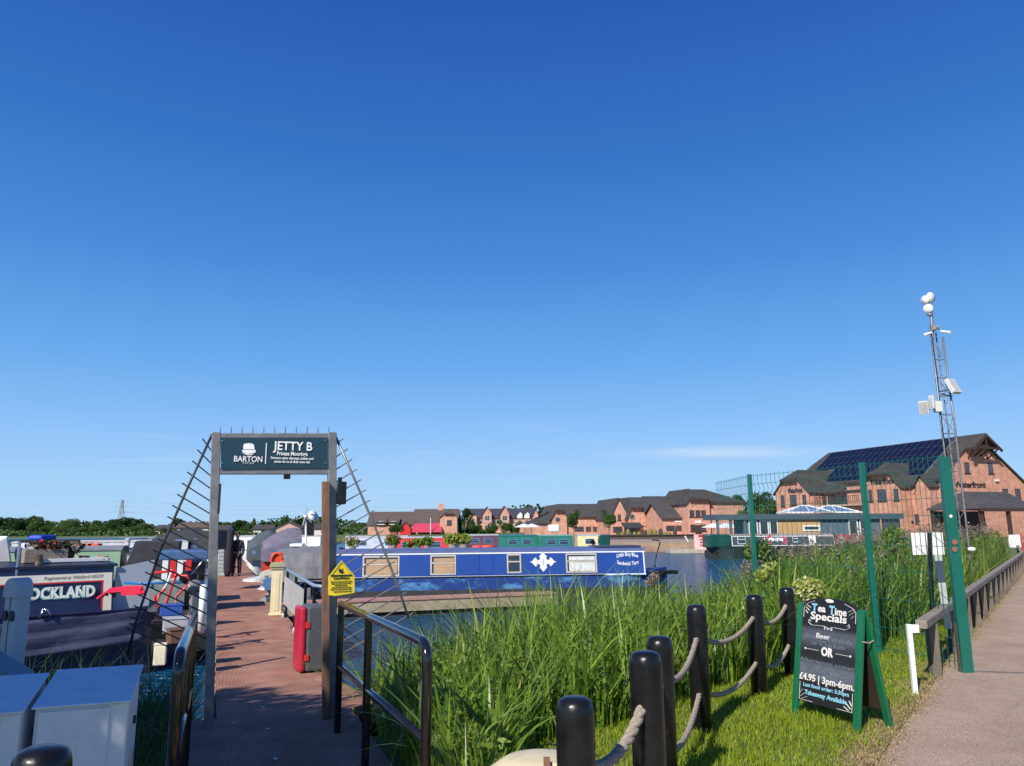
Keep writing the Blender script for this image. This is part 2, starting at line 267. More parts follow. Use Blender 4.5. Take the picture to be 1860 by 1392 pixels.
vo = an.nodes.new('ShaderNodeTexVoronoi'); vo.feature = 'DISTANCE_TO_EDGE'; vo.inputs['Scale'].default_value = .55; nd = an.nodes.new('ShaderNodeTexNoise'); nd.inputs['Scale'].default_value = 3; nd.inputs['Detail'].default_value = 6; al(t.outputs['Object'], nd.inputs[0]); va = an.nodes.new('ShaderNodeMixRGB'); va.inputs[0].default_value = .25; al(t.outputs['Object'], va.inputs[1]); al(nd.outputs[1], va.inputs[2]); al(va.outputs[0], vo.inputs[0])
rc = an.nodes.new('ShaderNodeValToRGB'); rc.color_ramp.elements[0].position = .0; rc.color_ramp.elements[1].position = .008; rc.color_ramp.elements[0].color = (.88, .87, .86, 1); rc.color_ramp.elements[1].color = (1, 1, 1, 1); al(vo.outputs[0], rc.inputs[0]); m2 = an.nodes.new('ShaderNodeMixRGB'); m2.blend_type = 'MULTIPLY'; m2.inputs[0].default_value = 1; al(mi.outputs[0], m2.inputs[1]); al(rc.outputs[0], m2.inputs[2]); al(m2.outputs[0], ab.inputs['Base Color'])
bu = an.nodes.new('ShaderNodeBump'); bu.inputs['Strength'].default_value = .6; bu.inputs['Distance'].default_value = .01; al(n1.outputs[0], bu.inputs['Height']); al(bu.outputs[0], ab.inputs['Normal'])
PL = [(-1.2, -3), (-.75, .9), (2.55, 5.75), (4.75, 9.0), (18.6, 28.6), (34, 50), (47, 69), (56, 80)]
PR = [(4, -3), (4.6, .6), (6.4, 4.6), (8.0, 8.2), (21.6, 27.2), (38, 49), (60, 66), (80, 80)]
p = MB(); n = len(PL); pts = [(x, y, .008) for x, y in PL]+[(x, y, .008) for x, y in PR]
p.add(pts, [(i, n+i, n+i+1, i+1) for i in range(n-1)]); struct(p.build('path', asph))
f = MB(); f.add([(36, 66.5, .012), (95, 66.5, .012), (95, 92, .012), (36, 92, .012)], [(0, 1, 2, 3)]); f.add([(8.5, 76.5, .012), (36, 76.5, .012), (45, 140, .012), (8.5, 140, .012)], [(0, 1, 2, 3)])
struct(f.build('pavement', M('paving', (.33, .25, .21), .9, var=.2, scale=.6)))
c0 = MB(); a = Vector((4.9, 8.95, 0)); b_ = Vector((8.1, 8.1, 0)); c0.slab([a+Vector((0, -.03, .014)), b_+Vector((0, -.03, .014)), b_+Vector((0, .03, .014)), a+Vector((0, .03, .014))], .004); struct(c0.build('path_joint', M('joint', (.16, .15, .13), .9)))
# quay walls across the water
stone = brickmat('quay_stone', (.40, .27, .17), (.33, .22, .14), (.28, .2, .14), 1.9)
qw = MB(); qw.box(8, 42.3, 75.6, 76.4, -1.4, .06); qw.box(7.6, 8, 76, 120, -1.4, .06); struct(qw.build('quay_wall', stone))
qk = MB(); qk.box(9, 48, 97.6, 98, .0, .5); qk.box(9, 48, 97.4, 98.1, .5, .6); struct(qk.build('quay_kerb', M('dark_kerb', (.07, .055, .05), .8)))

# ------------------------------------------------------------------ JETTY and its gate.  local x = across the jetty, local y = along it
JA = 20.6; JF = Frame((0, 0), JA)
def jz(s): return float(np.interp(s, [0, 7.4, 10.4, 80], [.02, .02, -.3, -.33]))
deckm, dn, db = node_mat('grooved_deck'); dl = dn.links.new; db.inputs['Roughness'].default_value = .85; db.inputs['Specular IOR Level'].default_value = .08
t = dn.nodes.new('ShaderNodeTexCoord'); wv = dn.nodes.new('ShaderNodeTexWave'); wv.inputs['Scale'].default_value = 19; wv.bands_direction = 'X'; dl(t.outputs['Object'], wv.inputs[0])
no = dn.nodes.new('ShaderNodeTexNoise'); no.inputs['Scale'].default_value = 2.5; no.inputs['Detail'].default_value = 9; dl(t.outputs['Object'], no.inputs[0])
r1 = dn.nodes.new('ShaderNodeValToRGB'); r1.color_ramp.elements[0].position = .3; r1.color_ramp.elements[1].position = .72; r1.color_ramp.elements[0].color = (.36, .17, .12, 1); r1.color_ramp.elements[1].color = (.54, .30, .215, 1); dl(no.outputs[0], r1.inputs[0])
mm = dn.nodes.new('ShaderNodeMixRGB'); mm.blend_type = 'MULTIPLY'; mm.inputs[0].default_value = .32; dl(r1.outputs[0], mm.inputs[1]); dl(wv.outputs[0], mm.inputs[2]); dl(mm.outputs[0], db.inputs['Base Color'])
bu = dn.nodes.new('ShaderNodeBump'); bu.inputs['Strength'].default_value = .6; bu.inputs['Distance'].default_value = .006; dl(wv.outputs[0], bu.inputs['Height']); dl(bu.outputs[0], db.inputs['Normal'])
JT = thing('jetty', 'long brown grooved jetty running out from the gate between the boats', 'jetty', (0, 0, 0), R(JA))
d = MB(); ss = [3.2, 7.4, 10.4, 20, 40, 66]
def edge(s): return (-.12, 1.2) if s < 7.5 else (.08, 1.54)
for i in range(len(ss)-1):
    a, b = edge(ss[i]+.1), edge(ss[i+1]-.1); z0, z1 = jz(ss[i]), jz(ss[i+1])
    d.slab([(a[0], ss[i], z0), (a[1], ss[i], z0), (b[1], ss[i+1], z1), (b[0], ss[i+1], z1)], .06)
d.build('deck', deckm, JT)
fa = MB()
for i in range(2, len(ss)-1):
    z0, z1 = jz(ss[i])-.06, jz(ss[i+1])-.06; fa.slab([(.05, ss[i], z0), (1.57, ss[i], z0), (1.57, ss[i+1], z1), (.05, ss[i+1], z1)], .42)
conc = M('pale_concrete', (.42, .38, .30), .9, var=.25, scale=3, dirt=.5, bump=.3)
fa.build('float', conc, JT)
def finger(label, x0, x1, s, wd=.75, name='finger_pontoon'):
    T = thing(name, label, 'pontoon', (0, 0, 0), R(JA), 'finger pontoons beside the jetty')
    a = MB(); a.box(x0, x1, s, s+wd, -.37, -.32); a.build('deck', M('pink_deck', (.40, .22, .17), .8, var=.15), T)
    b = MB(); b.box(x0+.02, x1-.02, s+.03, s+wd-.03, -.66, -.373); b.build('fascia', M('tan_concrete', (.36, .30, .20), .9, var=.25, scale=3, dirt=.5, bump=.3), T); b = MB(); b.box(x0+.1, x1-.1, s+.12, s+wd-.12, -1.0, -.661); b.build('float', M('float_gap_shade', (.05, .045, .04), .8), T)  # inset float coloured dark to paint in the shadow gap below the fascia
    return T
finger('long concrete finger pontoon with pinkish deck in front of the blue narrowboat', 1.6, 9.6, 21.7)
finger('finger pontoon between the navy and the sage green narrowboats', -9, .02, 16.4, .6)

# gate frame; its plane is across the jetty at s = GS
GS = 7.12; GO = JF.wp(0, GS); GF = Frame((GO.x, GO.y), JA); g = lambda px, py, y=0: (lambda h: Vector((h[0], y, h[1])))(GF.hit(px, py, y))
GT = fthing('jetty_gate', 'tall galvanised steel gateway with spiked side fans standing at the head of the jetty', 'gate', GF)
pw = .075
def post(pts, name, mat, w=pw, dd=.08):
    m = MB(); a, b = pts; m.slab([(a[0]-w/2, -dd/2, a[2]), (a[0]+w/2, -dd/2, a[2]), (a[0]+w/2, dd/2, a[2]), (a[0]-w/2, dd/2, a[2])], .001)
    m = MB(); m.add([(q[0]+i*w/2, j*dd/2, q[2]) for q in (a, b) for i, j in ((-1, -1), (1, -1), (1, 1), (-1, 1))], [(0, 1, 2, 3), (7, 6, 5, 4), (0, 4, 5, 1), (1, 5, 6, 2), (2, 6, 7, 3), (3, 7, 4, 0)])
    return m.build(name, mat, GT, bevel=.006)
tl, tr = g(393, 786), g(603, 786); bl, brr = g(379, 1325), g(602, 1305); bl.z = 0; brr.z = 0
post((bl, tl), 'post', GALV); post((brr, tr), 'post', GALV)
for (ya, yb) in ((788, 801), (850, 862)):
    m = MB(); A, B = g(398, ya), g(598, ya); C_, D = g(598, yb), g(398, yb); m.slab([(A.x, -.035, A.z), (B.x, -.035, B.z), (C_.x, -.035, C_.z), (D.x, -.035, D.z)], .07, d=(0, 1, 0)); m.build('beam', GALV, GT, bevel=.004)
for i in range(11):
    a = g(400+i*19.7, 789-i*.1); m = MB(); m.tube([a, a+Vector((0, 0, .062))], [.005, .004], 6); m.build('spike', GALV, GT)
DARKST = M('dark_steel', (.05, .05, .06), .45, .6, var=.3)
for side in (-1, 1):
    path = [(386, 788), (341, 886), (292, 998), (247, 1128), (232, 1190)] if side < 0 else [(608, 789), (648, 880), (683, 962), (715, 1045), (742, 1122)]
    m = MB(); m.tube([g(x, y) for x, y in path], .011, 8); m.build('slanted_bar', DARKST if side < 0 else GALV, GT, smooth=True)
    for i in range(18):
        f_ = i/17
        if side < 0: oy = 797+i*20.2; ox = np.interp(oy, [788, 886, 998, 1128, 1190], [386, 341, 292, 247, 232])-14; iy = oy+14+i*2.6+8; ix = 384-i*.6; 
        else: oy = 797+i*18.6; ox = np.interp(oy, [789, 880, 962, 1045, 1122], [608, 648, 683, 715, 742])+12; iy = oy+12+i*4.2; ix = 608-i*.1
        if iy > 1260: continue
        m = MB(); m.tube([g(ox, oy), g(ix, iy)], .0055, 6); m.build('rung', DARKST if side < 0 else GALV, GT)
m = MB(); A, B = g(583, 876), g(596, 876); C_, D = g(596, 1303), g(583, 1303); m.slab([(A.x, -.11, A.z), (B.x, -.11, B.z), (C_.x, -.11, .03), (D.x, -.11, .03)], .06, d=(0, 1, 0))
rust = two_tone('rusty_steel', (.12, .085, .075), (.30, .13, .06), 6, .35, .7, .8, .2, (4, 4, 1), .3)
m.build('gate_leaf', rust, GT, bevel=.004)
m = MB(); a = g(618, 890); m.box(a.x-.03, a.x+.045, -.08, .02, a.z-.13, a.z+.07); m.tube([(a.x-.01, -.03, a.z+.07), (a.x-.01, -.03, a.z+.11)], .02); m.build('lock_box', BLACKP, GT, bevel=.006)
m = MB(); a = g(398, 905); m.box(a.x-.008, a.x+.012, -.05, -.02, a.z-.13, a.z+.12); m.build('lock_plate', DARKST, GT)
m = MB(); a = g(521, 866); m.box(a.x-.028, a.x+.028, -.04, .02, a.z-.022, a.z+.022); m.build('latch', BLACKP, GT, bevel=.004)
# sign board
A, B, C_, D = g(401, 795, -.05), g(595, 795, -.05), g(595, 850, -.05), g(401, 852, -.05)
ST = fthing('jetty_sign', 'dark teal sign reading jetty B private moorings fixed across the top of the steel gateway', 'sign', GF)
m = MB(); m.slab([A, B, C_, D], .006, d=(0, 1, 0)); m.build('board', M('teal_board', (.016, .048, .075), .35, var=.05), ST)
WL = M('white_lettering', (.85, .85, .85), .4, var=.02); k = (B.x-A.x)/194
def onsign(mb, px, py): h = g(px, py, -.058); return put(mb, h.x, h.y, h.z)
l = MB()
for s_, px, py, sz, bo, sp in (('JETTY B', 532, 813, 23*k, .0, 1), ('Private Moorings', 531, 825.5, 10.5*k, .0, 1), ('Persons using slipways, jetties and', 531, 833.3, 6.8*k, 0, 1), ('stages do so at their own risk', 531, 839.7, 6.8*k, 0, 1)):
    tm = text(s_, sz, sz*.018, spacing=sp); tw = {23*k: 72*k, 10.5*k: 56*k, 6.8*k: 78*k if py < 835 else 66*k}[sz]; f_ = tw/xtent(tm); tm.v = [(v[0]*f_, v[1], v[2]) for v in tm.v]; h = onsign(tm, px, py); l.add(h.v, h.f)
l.build('lettering', WL, ST)
l = MB(); tm = text('BARTON', 15*k, .15*k); f_ = 50*k/xtent(tm); tm.v = [(v[0]*f_, v[1], v[2]) for v in tm.v]; h = onsign(tm, 451, 834); l.add(h.v, h.f)
tm = text('MARINA', 4.3*k, .0, spacing=1.7); f_ = 19*k/xtent(tm); tm.v = [(v[0]*f_, v[1], v[2]) for v in tm.v]; h = onsign(tm, 451, 841.5); l.add(h.v, h.f)
l.build('lettering', WL, ST)
l = MB(); a, b = g(484, 805, -.058), g(484, 843, -.058); l.box(a.x-.8*k, a.x+.8*k, -.058, -.057, b.z, a.z)
def lp(pts, dy=0): l.slab([g(x, y, -.058-dy) for x, y in pts], .001, d=(0, 1, 0))
lp([(442, 808), (445, 806), (452, 805.2), (458, 806), (461, 808), (462.5, 816.5), (442, 816.5)]); lp([(439.5, 817.5), (464, 817.5), (464.5, 822), (452, 825), (440.5, 822)]); lp([(439, 823.8), (448, 824.2), (453, 826.2), (462, 823.5), (457, 827), (450, 827.2), (444, 825)])
l.build('emblem', WL, ST)
for x, y in ((403.5, 801), (403.5, 841), (590.5, 841), (591, 800)): l = MB(); a = g(x, y, -.06); l.tube([a, a+Vector((0, -.003, 0))], .006); l.build('screw', CHROME, ST)
# caution sign
CT = fthing('caution_sign', 'yellow caution sign with triangular top fixed low on the right gate post', 'sign', GF)
YEL = M('yellow_sign', (.72, .56, .03), .45, var=.12, scale=12, dirt=.1); BLK = M('black_lettering', (.02, .02, .02), .5)
m = MB(); m.slab([g(x, y, -.15) for x, y in ((620, 1018), (644, 1046), (644, 1077), (608, 1083), (596, 1081), (596, 1048))], .005, d=(0, 1, 0)); m.build('board', YEL, CT)
m = MB(); P3 = [g(x, y, -.156) for x, y in ((620.5, 1021), (640, 1045.5), (600.5, 1047))]
for i in range(3): m.bar(P3[i], P3[(i+1) % 3], .004, .002)
for poly in (((616, 1032), (620, 1035), (623, 1032), (622, 1036), (625, 1040), (620, 1041.5), (616, 1040), (615, 1036)), ((601, 1044.6), (600.5, 1047), (640, 1046), (639.5, 1043.8))): m.slab([g(x, y, -.157) for x, y in poly], .001, d=(0, 1, 0))
for i, (y, x0, x1) in enumerate(((1056.5, 601, 639), (1060, 602, 637), (1063.5, 608, 630), (1067, 603, 637), (1070.5, 601, 638), (1074.5, 606, 638))):
    tm = text('danger deep water keep clear of edge', .011, .0006); f_ = abs(g(x1, y).x-g(x0, y).x)/xtent(tm); tm.v = [(v[0]*f_, v[1], v[2]) for v in tm.v]; h = g((x0+x1)/2, y, -.156); h = put(tm, h.x, h.y, h.z); m.add(h.v, h.f)
tm = text('CAUTION', .026, .001); f_ = abs(g(634, 1050).x-g(606, 1050).x)/xtent(tm); tm.v = [(v[0]*f_, v[1], v[2]) for v in tm.v]; h = g(620, 1050.5, -.156); h = put(tm, h.x, h.y, h.z); m.add(h.v, h.f)
m.build('lettering', BLK, CT)

# ------------------------------------------------------------------ handrails by the gate
def rail_thing(name, label, top, low, feet, r=.028):
    T = thing(name, label, 'handrail', (top[0].x, top[0].y, 0)); O = Vector((top[0].x, top[0].y, 0))
    m = MB(); m.tube([p-O for p in top], r, 12); m.build('top_rail', BLACKM, T, smooth=True)
    m = MB(); m.tube([p-O for p in low], r*.85, 12); m.build('lower_rail', BLACKM, T, smooth=True)
    for f, tz in feet:
        m = MB(); m.tube([f-O, Vector((f.x, f.y, tz))-O], r*.95, 12); m.lathe([(r*2.2, 0), (r*2.2, .01)], f-O, 12); m.build('post', BLACKM, T, smooth=False)
    return T
def lerp(a, b, t): return a+(b-a)*t
def bent(a, b, drop=.85):
    """rail from far point a to near point b, then bent down to the ground"""
    d_ = (b-a).normalized(); o = [a, lerp(a, b, .5)]
    for q in range(7): w_ = q/6*math.pi/2; o.append(b-d_*.09+d_*.09*math.sin(w_)+Vector((0, 0, -.09*(1-math.cos(w_)))))
    o.append(Vector((b.x, b.y, b.z-drop))); return o
a, b = W(620, 1097, 6.47), W(776, 1172, 4.25); a.z = b.z = 1.0
ra, rb = a.copy(), b.copy(); la, lb = a.copy(), b.copy(); la.z = lb.z = .52
mid = lerp(a, b, .42)
rail_thing('handrail', 'black tubular handrail right of the gate, bent down at its near end among the reeds', bent(a, b, 1.0), [la, lb], [(Vector((a.x, a.y, 0)), 1), (Vector((mid.x, mid.y, 0)), 1)])
a, b = W(353, 1120, 5.6), W(326, 1196, 3.95); a.z = b.z = 1.0
la, lb = a.copy(), b.copy(); la.z = lb.z = .52; mid = lerp(a, b, .45)
rail_thing('handrail', 'black tubular handrail left of the gate with a bright top, beside the white cabinets', bent(a, b, 1.0), [la, lb], [(Vector((a.x, a.y, 0)), 1), (Vector((mid.x, mid.y, 0)), 1)])

# railing along the jetty's right edge, pedestal, case, person
JR = thing('jetty_railing', 'black railing with blue-grey top rail and grey panel along the right jetty edge', 'railing', JF.wp(1.5, 13.0), R(JA))
m = MB(); z = jz(14)
m.tube([(0, 8.3, z+1.0), (0, 4, z+1.0), (0, .1, z+1.0), (.1, 0, z+.99), (.34, 0, z+.98)], .03, 10); m.build('top_rail', M('blue_grey_rail', (.20, .27, .34), .35, var=.1), JR, smooth=True)
for q, (x, y) in enumerate(((0, 8.1), (0, 7.0), (0, 5.2), (0, 3.2), (0, 1.4), (0, .05), (.33, 0))):
    m = MB(); m.tube([(x, y, z), (x, y, z+.98)], .028, 8); m.box(x-.07, x+.07, y-.07, y+.07, z, z+.012); m.build('post', BLACKP, JR)
m = MB(); m.box(-.05, -.035, 1.3, 5.4, z+.28, z+.86); m.build('panel', M('grey_panel', (.42, .43, .43), .6, var=.12, dirt=.2), JR)
pp = G(500, 1117, jz(17)); JP = thing('cream_pedestal', 'cream square pedestal with moulded cap standing on the right edge of the jetty', 'pedestal', pp, R(JA))
m = MB(); m.box(-.115, .115, -.115, .115, .03, 1.0); m.box(-.055, .055, -.125, -.115, .1, .92); m.build('column', M('pedestal_cream', (.72, .64, .40), .5, var=.08), JP, bevel=.01)
m = MB(); m.box(-.15, .15, -.15, .15, 0, .03); m.build('base', M('pedestal_cream'), JP, bevel=.008)
m = MB(); m.box(-.14, .14, -.14, .14, 1.0, 1.05); m.box(-.16, .16, -.16, .16, 1.05, 1.11); m.box(-.13, .13, -.13, .13, 1.11, 1.15); m.build('cap', M('mossy_cap', (.36, .36, .22), .8, var=.2), JP, bevel=.008)
cs = G(563, 1222, -.3); CS = thing('hard_case', 'upright red and dark grey plastic case standing beside the right gate post', 'case', cs, R(JA+8))
m = MB(); m.box(-.08, .175, -.06, .34, .02, .87); m.build('shell', M('grey_plastic', (.085, .09, .10), .45, var=.15), CS, bevel=.035)
m = MB(); m.box(-.165, -.083, -.055, .335, .02, .86); m.build('lid', M('red_plastic', (.46, .02, .05), .35, var=.2), CS, bevel=.03)
for zz in (.2, .62):
    m = MB(); m.box(-.10, -.04, -.075, -.055, zz-.04, zz+.04); m.build('clasp', REDP, CS, bevel=.006)
m = MB(); m.box(-.162, -.154, .06, .2, .5, .56); m.build('label_plate', WHITE, CS)
for xx in (-.1, .12):
    m = MB(); m.tube([(xx, -.03, .02), (xx, .3, .02)], .02); m.build('foot', BLACKP, CS)
# small debris on the ramp
for i, (x, y) in enumerate(((478, 1284), (486, 1324), (500, 1378), (640, 1308), (660, 1348))):
    q_ = G(x, y, .03); m = MB(); m.sph((0, 0, 0), .018, .011, .006, 8, 4, jit=.25); o = m.build('petal', WHITE); o.location = q_
    tag(o, ('small white petal lying on the ramp, farthest back in the middle', 'small white petal on the middle of the ramp below the first one', 'small white petal at the bottom edge of the ramp', 'pale petal near the foot of the right gate post', 'pale petal at the right edge of the ramp')[i], 'petal', 'petals on the ramp')
# ------------------------------------------------------------------ rope fence
BP = [(1044, 1265, 3.37), (1172, 1182, 3.95), (1197, 1155, 4.9), (1264, 1098, 6.5), (1369, 1080, 7.85), (1428, 1067, 8.85)]
BL = ['black wooden bollard nearest the camera, in front of the cream domed lid', 'black wooden bollard with a crack down its front, second in the rope fence', 'black wooden bollard half hidden behind the cracked one', 'black wooden bollard standing alone on the grass, fourth in the rope fence', 'black wooden bollard left of the chalkboard with reeds behind', 'black wooden bollard just behind the left edge of the chalkboard']
tops = []
def bollard(top, label, r=.08, crack=False, seed=0):
    T = thing('bollard', label, 'bollard', (top.x, top.y, 0), random.uniform(0, 6), 'black rope fence bollards'); h = top.z; m = MB()
    prof = [(r*1.0, -.1), (r*1.0, h*.5), (r, h-.075), (r*.985, h-.05), (r*.93, h-.03), (r*.8, h-.012), (r*.5, h-.002), (r*.02, h)]
    m.lathe(prof, n=28); o = m.build('post', BLACKP, T, smooth=True)
    if crack:
        T.rotation_euler = (0, 0, 0); c = MB(); c.add([(-.012, -r-.001, h-.07), (-.004, -r-.0015, h-.07), (.012, -r-.001, h-.3), (.008, -r-.0015, h-.3), (-.006, -r*.6, h-.012), (-.003, -r*.6, h-.012)], [(0, 1, 3, 2), (4, 5, 1, 0)]); c.build('crack', M('crack', (.002, .002, .002), .9), T)
    return T
for i, (px, py, d_) in enumerate(BP):
    q = W(px, py, d_); tops.append(q); bollard(q, BL[i], crack=(i == 1))
q = W(79, 1355, 2.49); bollard(q, 'black weathered bollard at the bottom left corner in front of the white cabinets', .083)
ROPE = two_tone('rope', (.26, .21, .16), (.42, .36, .28), 60, .35, .65, .95, bump=.6)
def rope(a, b, sag, label, r=.019):
    T = MB(); N = 46; d_ = b-a; side = d_.cross(Vector((0, 0, 1))).normalized()
    cen = [a+d_*(i/N)+Vector((0, 0, -4*sag*(i/N)*(1-i/N))) for i in range(N+1)]; Lr = d_.length
    for s_ in range(3):   # three twisted strands
        pts = []
        for i, c in enumerate(cen):
            t = (cen[min(i+1, N)]-cen[max(i-1, 0)]).normalized(); u = side; v = t.cross(u); ph = 2*math.pi*(i/N*Lr/.16+s_/3); pts.append(c+u*math.cos(ph)*r*.5+v*math.sin(ph)*r*.5)
        T.tube(pts, r*.72, 7)
    o = T.build('rope', ROPE, None, smooth=True); tag(o, label, 'rope', 'ropes of the bollard fence'); return o
seg = [(0, 1), (2, 3), (3, 4), (4, 5)]
nm = ['the nearest bollard to the cracked one', 'the half hidden bollard to the fourth', 'the fourth bollard to the one left of the chalkboard', 'the bollard left of the chalkboard to the last']
upz = [[.66, .80], [.70, .73], [.72, .74], [.72, .76]]
for (i, j), n_, uz in zip(seg, nm, upz):
    for lev, dz in (('upper', 0), ('lower', -.42)):
        a, b = tops[i].copy(), tops[j].copy(); a.z = uz[0]+dz; b.z = uz[1]+dz; rope(a, b, .13, 'grey-brown %s rope hanging from %s' % (lev, n_), .023 if i == 0 else .019)
a, b = tops[1].copy(), tops[2].copy(); a.z = .62; b.z = .70; rope(a, b, .1, 'short grey-brown rope between the cracked bollard and the half hidden one')
# cream domed lid by the first bollard
q = W(985, 1352, 3.95); q.z -= .05; LD = thing('domed_lid', 'cream plastic domed lid with small rusty hasp beside the nearest bollard', 'lid', (q.x, q.y, 0)); h = q.z
m = MB(); m.lathe([(.28, 0), (.28, h-.15), (.285, h-.12), (.26, h-.065), (.19, h-.02), (.1, h-.002), (.01, h)], n=40); m.build('dome', M('cream_plastic', (.66, .57, .36), .5, var=.12, scale=7, dirt=.25), LD, smooth=True)
m = MB(); m.box(.0, .03, -.16, -.13, h-.015, h+.03); m.build('hasp', rust, LD, bevel=.003)
m = MB(); m.box(.04, .12, -.17, -.1, h-.03, h+.012); m.build('hinge', M('cream_plastic'), LD, bevel=.006)
m = MB(); m.sph((.07, -.26, h-.12), .05, .05, .045, 12, 7, jit=.06); m.build('stone_cap', M('pale_stone', (.4, .35, .3), .8), LD, smooth=True)

# ------------------------------------------------------------------ chalkboard
A = G(1444, 1299); B = G(1556, 1333); BW = (B-A).length; BF = Frame((A.x, A.y), math.degrees(math.atan2((B-A).y, (B-A).x)))
CB = fthing('chalkboard', 'green framed A-board chalkboard of tea time specials standing on the lawn by the path', 'chalkboard', BF)
bx, by = BF.loc(G(1619, 1330)); by = max(.35, by); BH = .92; lean = by/2*.92
GREEN = M('green_board_paint', (.008, .13, .055), .35, var=.12, coat=.3)
fx = lambda v: Vector((v.x, lean*v.z/BH+v.y, v.z)); bx2 = lambda v: Vector((v.x, by-(by-lean-.03)*v.z/BH+v.y, v.z))
for x0 in (0, BW):
    m = MB(); m.box(x0-.03, x0+.03, -.016, .016, 0, BH); m.build('leg', GREEN, CB, xf=fx, bevel=.004)
    m = MB(); m.box(x0-.03, x0+.03, -.016, .016, 0, BH); m.build('leg', GREEN, CB, xf=bx2, bevel=.004)
m = MB(); m.box(.03, BW-.03, -.006, .006, .14, BH-.03); m.build('back_panel', M('board_back', (.035, .022, .016), .6), CB, xf=bx2)
cm, cn, cbm = node_mat('chalk_panel'); cl = cn.links.new; cbm.inputs['Roughness'].default_value = .6
t = cn.nodes.new('ShaderNodeTexCoord'); sp = cn.nodes.new('ShaderNodeSeparateXYZ'); cl(t.outputs['Object'], sp.inputs[0]); dv = cn.nodes.new('ShaderNodeMath'); dv.operation = 'DIVIDE'; dv.inputs[1].default_value = 1.0; cl(sp.outputs[2], dv.inputs[0])
rr = cn.nodes.new('ShaderNodeValToRGB'); el = rr.color_ramp.elements; el[0].position = .30; el[0].color = (0, 0, 0, 1); el[1].position = 1; el[1].color = (0, 0, 0, 1)
for p_, c_ in ((.34, .9), (.43, 1), (.475, .1), (.53, .02), (.60, .3), (.64, .75), (.71, .6), (.75, 0)): x_ = el.new(p_); x_.color = (c_, c_, c_, 1)
cl(dv.outputs[0], rr.inputs[0]); no = cn.nodes.new('ShaderNodeTexNoise'); no.inputs['Scale'].default_value = 9; no.inputs['Detail'].default_value = 12; no.inputs['Roughness'].default_value = .8; cl(t.outputs['Object'], no.inputs[0])
mu = cn.nodes.new('ShaderNodeMath'); mu.operation = 'MULTIPLY'; cl(rr.outputs[0], mu.inputs[0]); cl(no.outputs[0], mu.inputs[1])
mi = cn.nodes.new('ShaderNodeMixRGB'); mi.inputs[1].default_value = (.011, .011, .014, 1); mi.inputs[2].default_value = (.20, .23, .30, 1); cl(mu.outputs[0], mi.inputs[0]); cl(mi.outputs[0], cbm.inputs['Base Color'])
m = MB(); arch = [(.03, .13), (BW-.03, .13), (BW-.03, BH-.02)]+[(BW/2+(BW/2-.03)*math.cos(q), BH-.02+.085*math.sin(q)**.8) for q in [math.pi*k/16 for k in range(1, 16)]]+[(.03, BH-.02)]
m.slab([(x, -.004, z) for x, z in arch], .012, d=(0, 1, 0)); m.build('panel', cm, CB, xf=fx)
CHW = M('chalk_white', (.72, .70, .68), .8, var=.15, scale=60); CHB = M('chalk_blue', (.22, .52, .66), .8, var=.15, scale=60)
PT, PB = BH+.06, .13; row = lambda f_: PT-(PT-PB)*f_
def chalk(s_, x, f_, size, width, bold=.0, arc=0, shear=0, dst=None):
    tm = text(s_, size, bold, shear); k_ = width/xtent(tm); tm.v = [(v[0]*k_, v[1], v[2]) for v in tm.v]
    if arc: tm.v = [(v[0], v[1]-arc*v[0]*v[0], v[2]) for v in tm.v]
    return put(tm, x*BW, -.008, row(f_), dst=dst)
wht = MB(); blu = MB()
chalk('ea', .375, .108, .082, .085, .002, dst=wht); chalk('ime', .69, .112, .082, .125, .002, dst=wht); chalk('T', .25, .098, .095, .06, .0035, dst=blu); chalk('T', .545, .102, .095, .06, .0035, dst=blu)
chalk('Specials', .49, .185, .088, .40, .002, dst=wht); chalk('Beer', .42, .36, .058, .15, .0005, dst=wht); chalk('OR', .50, .50, .092, .13, .004, dst=wht)
chalk('£4.95 | 3pm-6pm.', .5, .775, .075, .60, .0015, dst=wht); chalk('Last food order: 5:30pm', .5, .845, .042, .50, .001, dst=blu); chalk('Takeaway Available', .5, .915, .05, .46, .0015, dst=blu)
def stroke(pts, w=.004, dst=wht):
    P_ = [Vector((x*BW, -.009, row(z))) for x, z in pts]
    for a, b in zip(P_[:-1], P_[1:]): dst.bar(a, b, w, .002)
stroke([(.2, .235), (.17, .215), (.16, .245), (.22, .268), (.4, .262), (.5, .275), (.6, .262), (.78, .268), (.84, .245), (.83, .215), (.8, .235)], .006); stroke([(.44, .26), (.44, .295), (.48, .275), (.5, .295), (.52, .275), (.56, .295), (.56, .26)], .006)
stroke([(.13, .5), (.36, .5)], .006); stroke([(.64, .5), (.87, .5)], .006)
for xx in (.13, .87): wht.sph((xx*BW, -.009, row(.5)), .011, .002, .009, 8, 4)
stroke([(.07, .2), (.07, .1), (.12, .065), (.25, .03)]); stroke([(.93, .2), (.93, .1), (.88, .065), (.75, .03)]); stroke([(.07, .82), (.07, .985), (.3, .985)]); stroke([(.93, .82), (.93, .985), (.7, .985)])
for sx_ in (1, -1):
    o_ = .5-.5*sx_
    for (x0, y0, x1, y1) in ((.1, .1, .17, .13), (.12, .08, .19, .1), (.1, .13, .14, .16), (.09, .96, .16, .92), (.12, .975, .2, .95), (.08, .93, .12, .89)): stroke([(o_+sx_*x0, y0), (o_+sx_*x1, y1)], .008)
wht.sph((BW*.5, -.009, row(.018)), .05, .003, .014, 14, 5, jit=.2)
wht.build('lettering', CHW, CB, xf=fx); blu.build('lettering', CHB, CB, xf=fx)
gh = MB()
for s_, x, f_, w_ in (('Battered fish', .5, .375, .5), ('or Chicken', .5, .435, .36), ('Afternoon cream', .5, .605, .62), ('tea for two', .45, .69, .5)): chalk(s_, x, f_, .05, w_, -.0005, dst=gh)
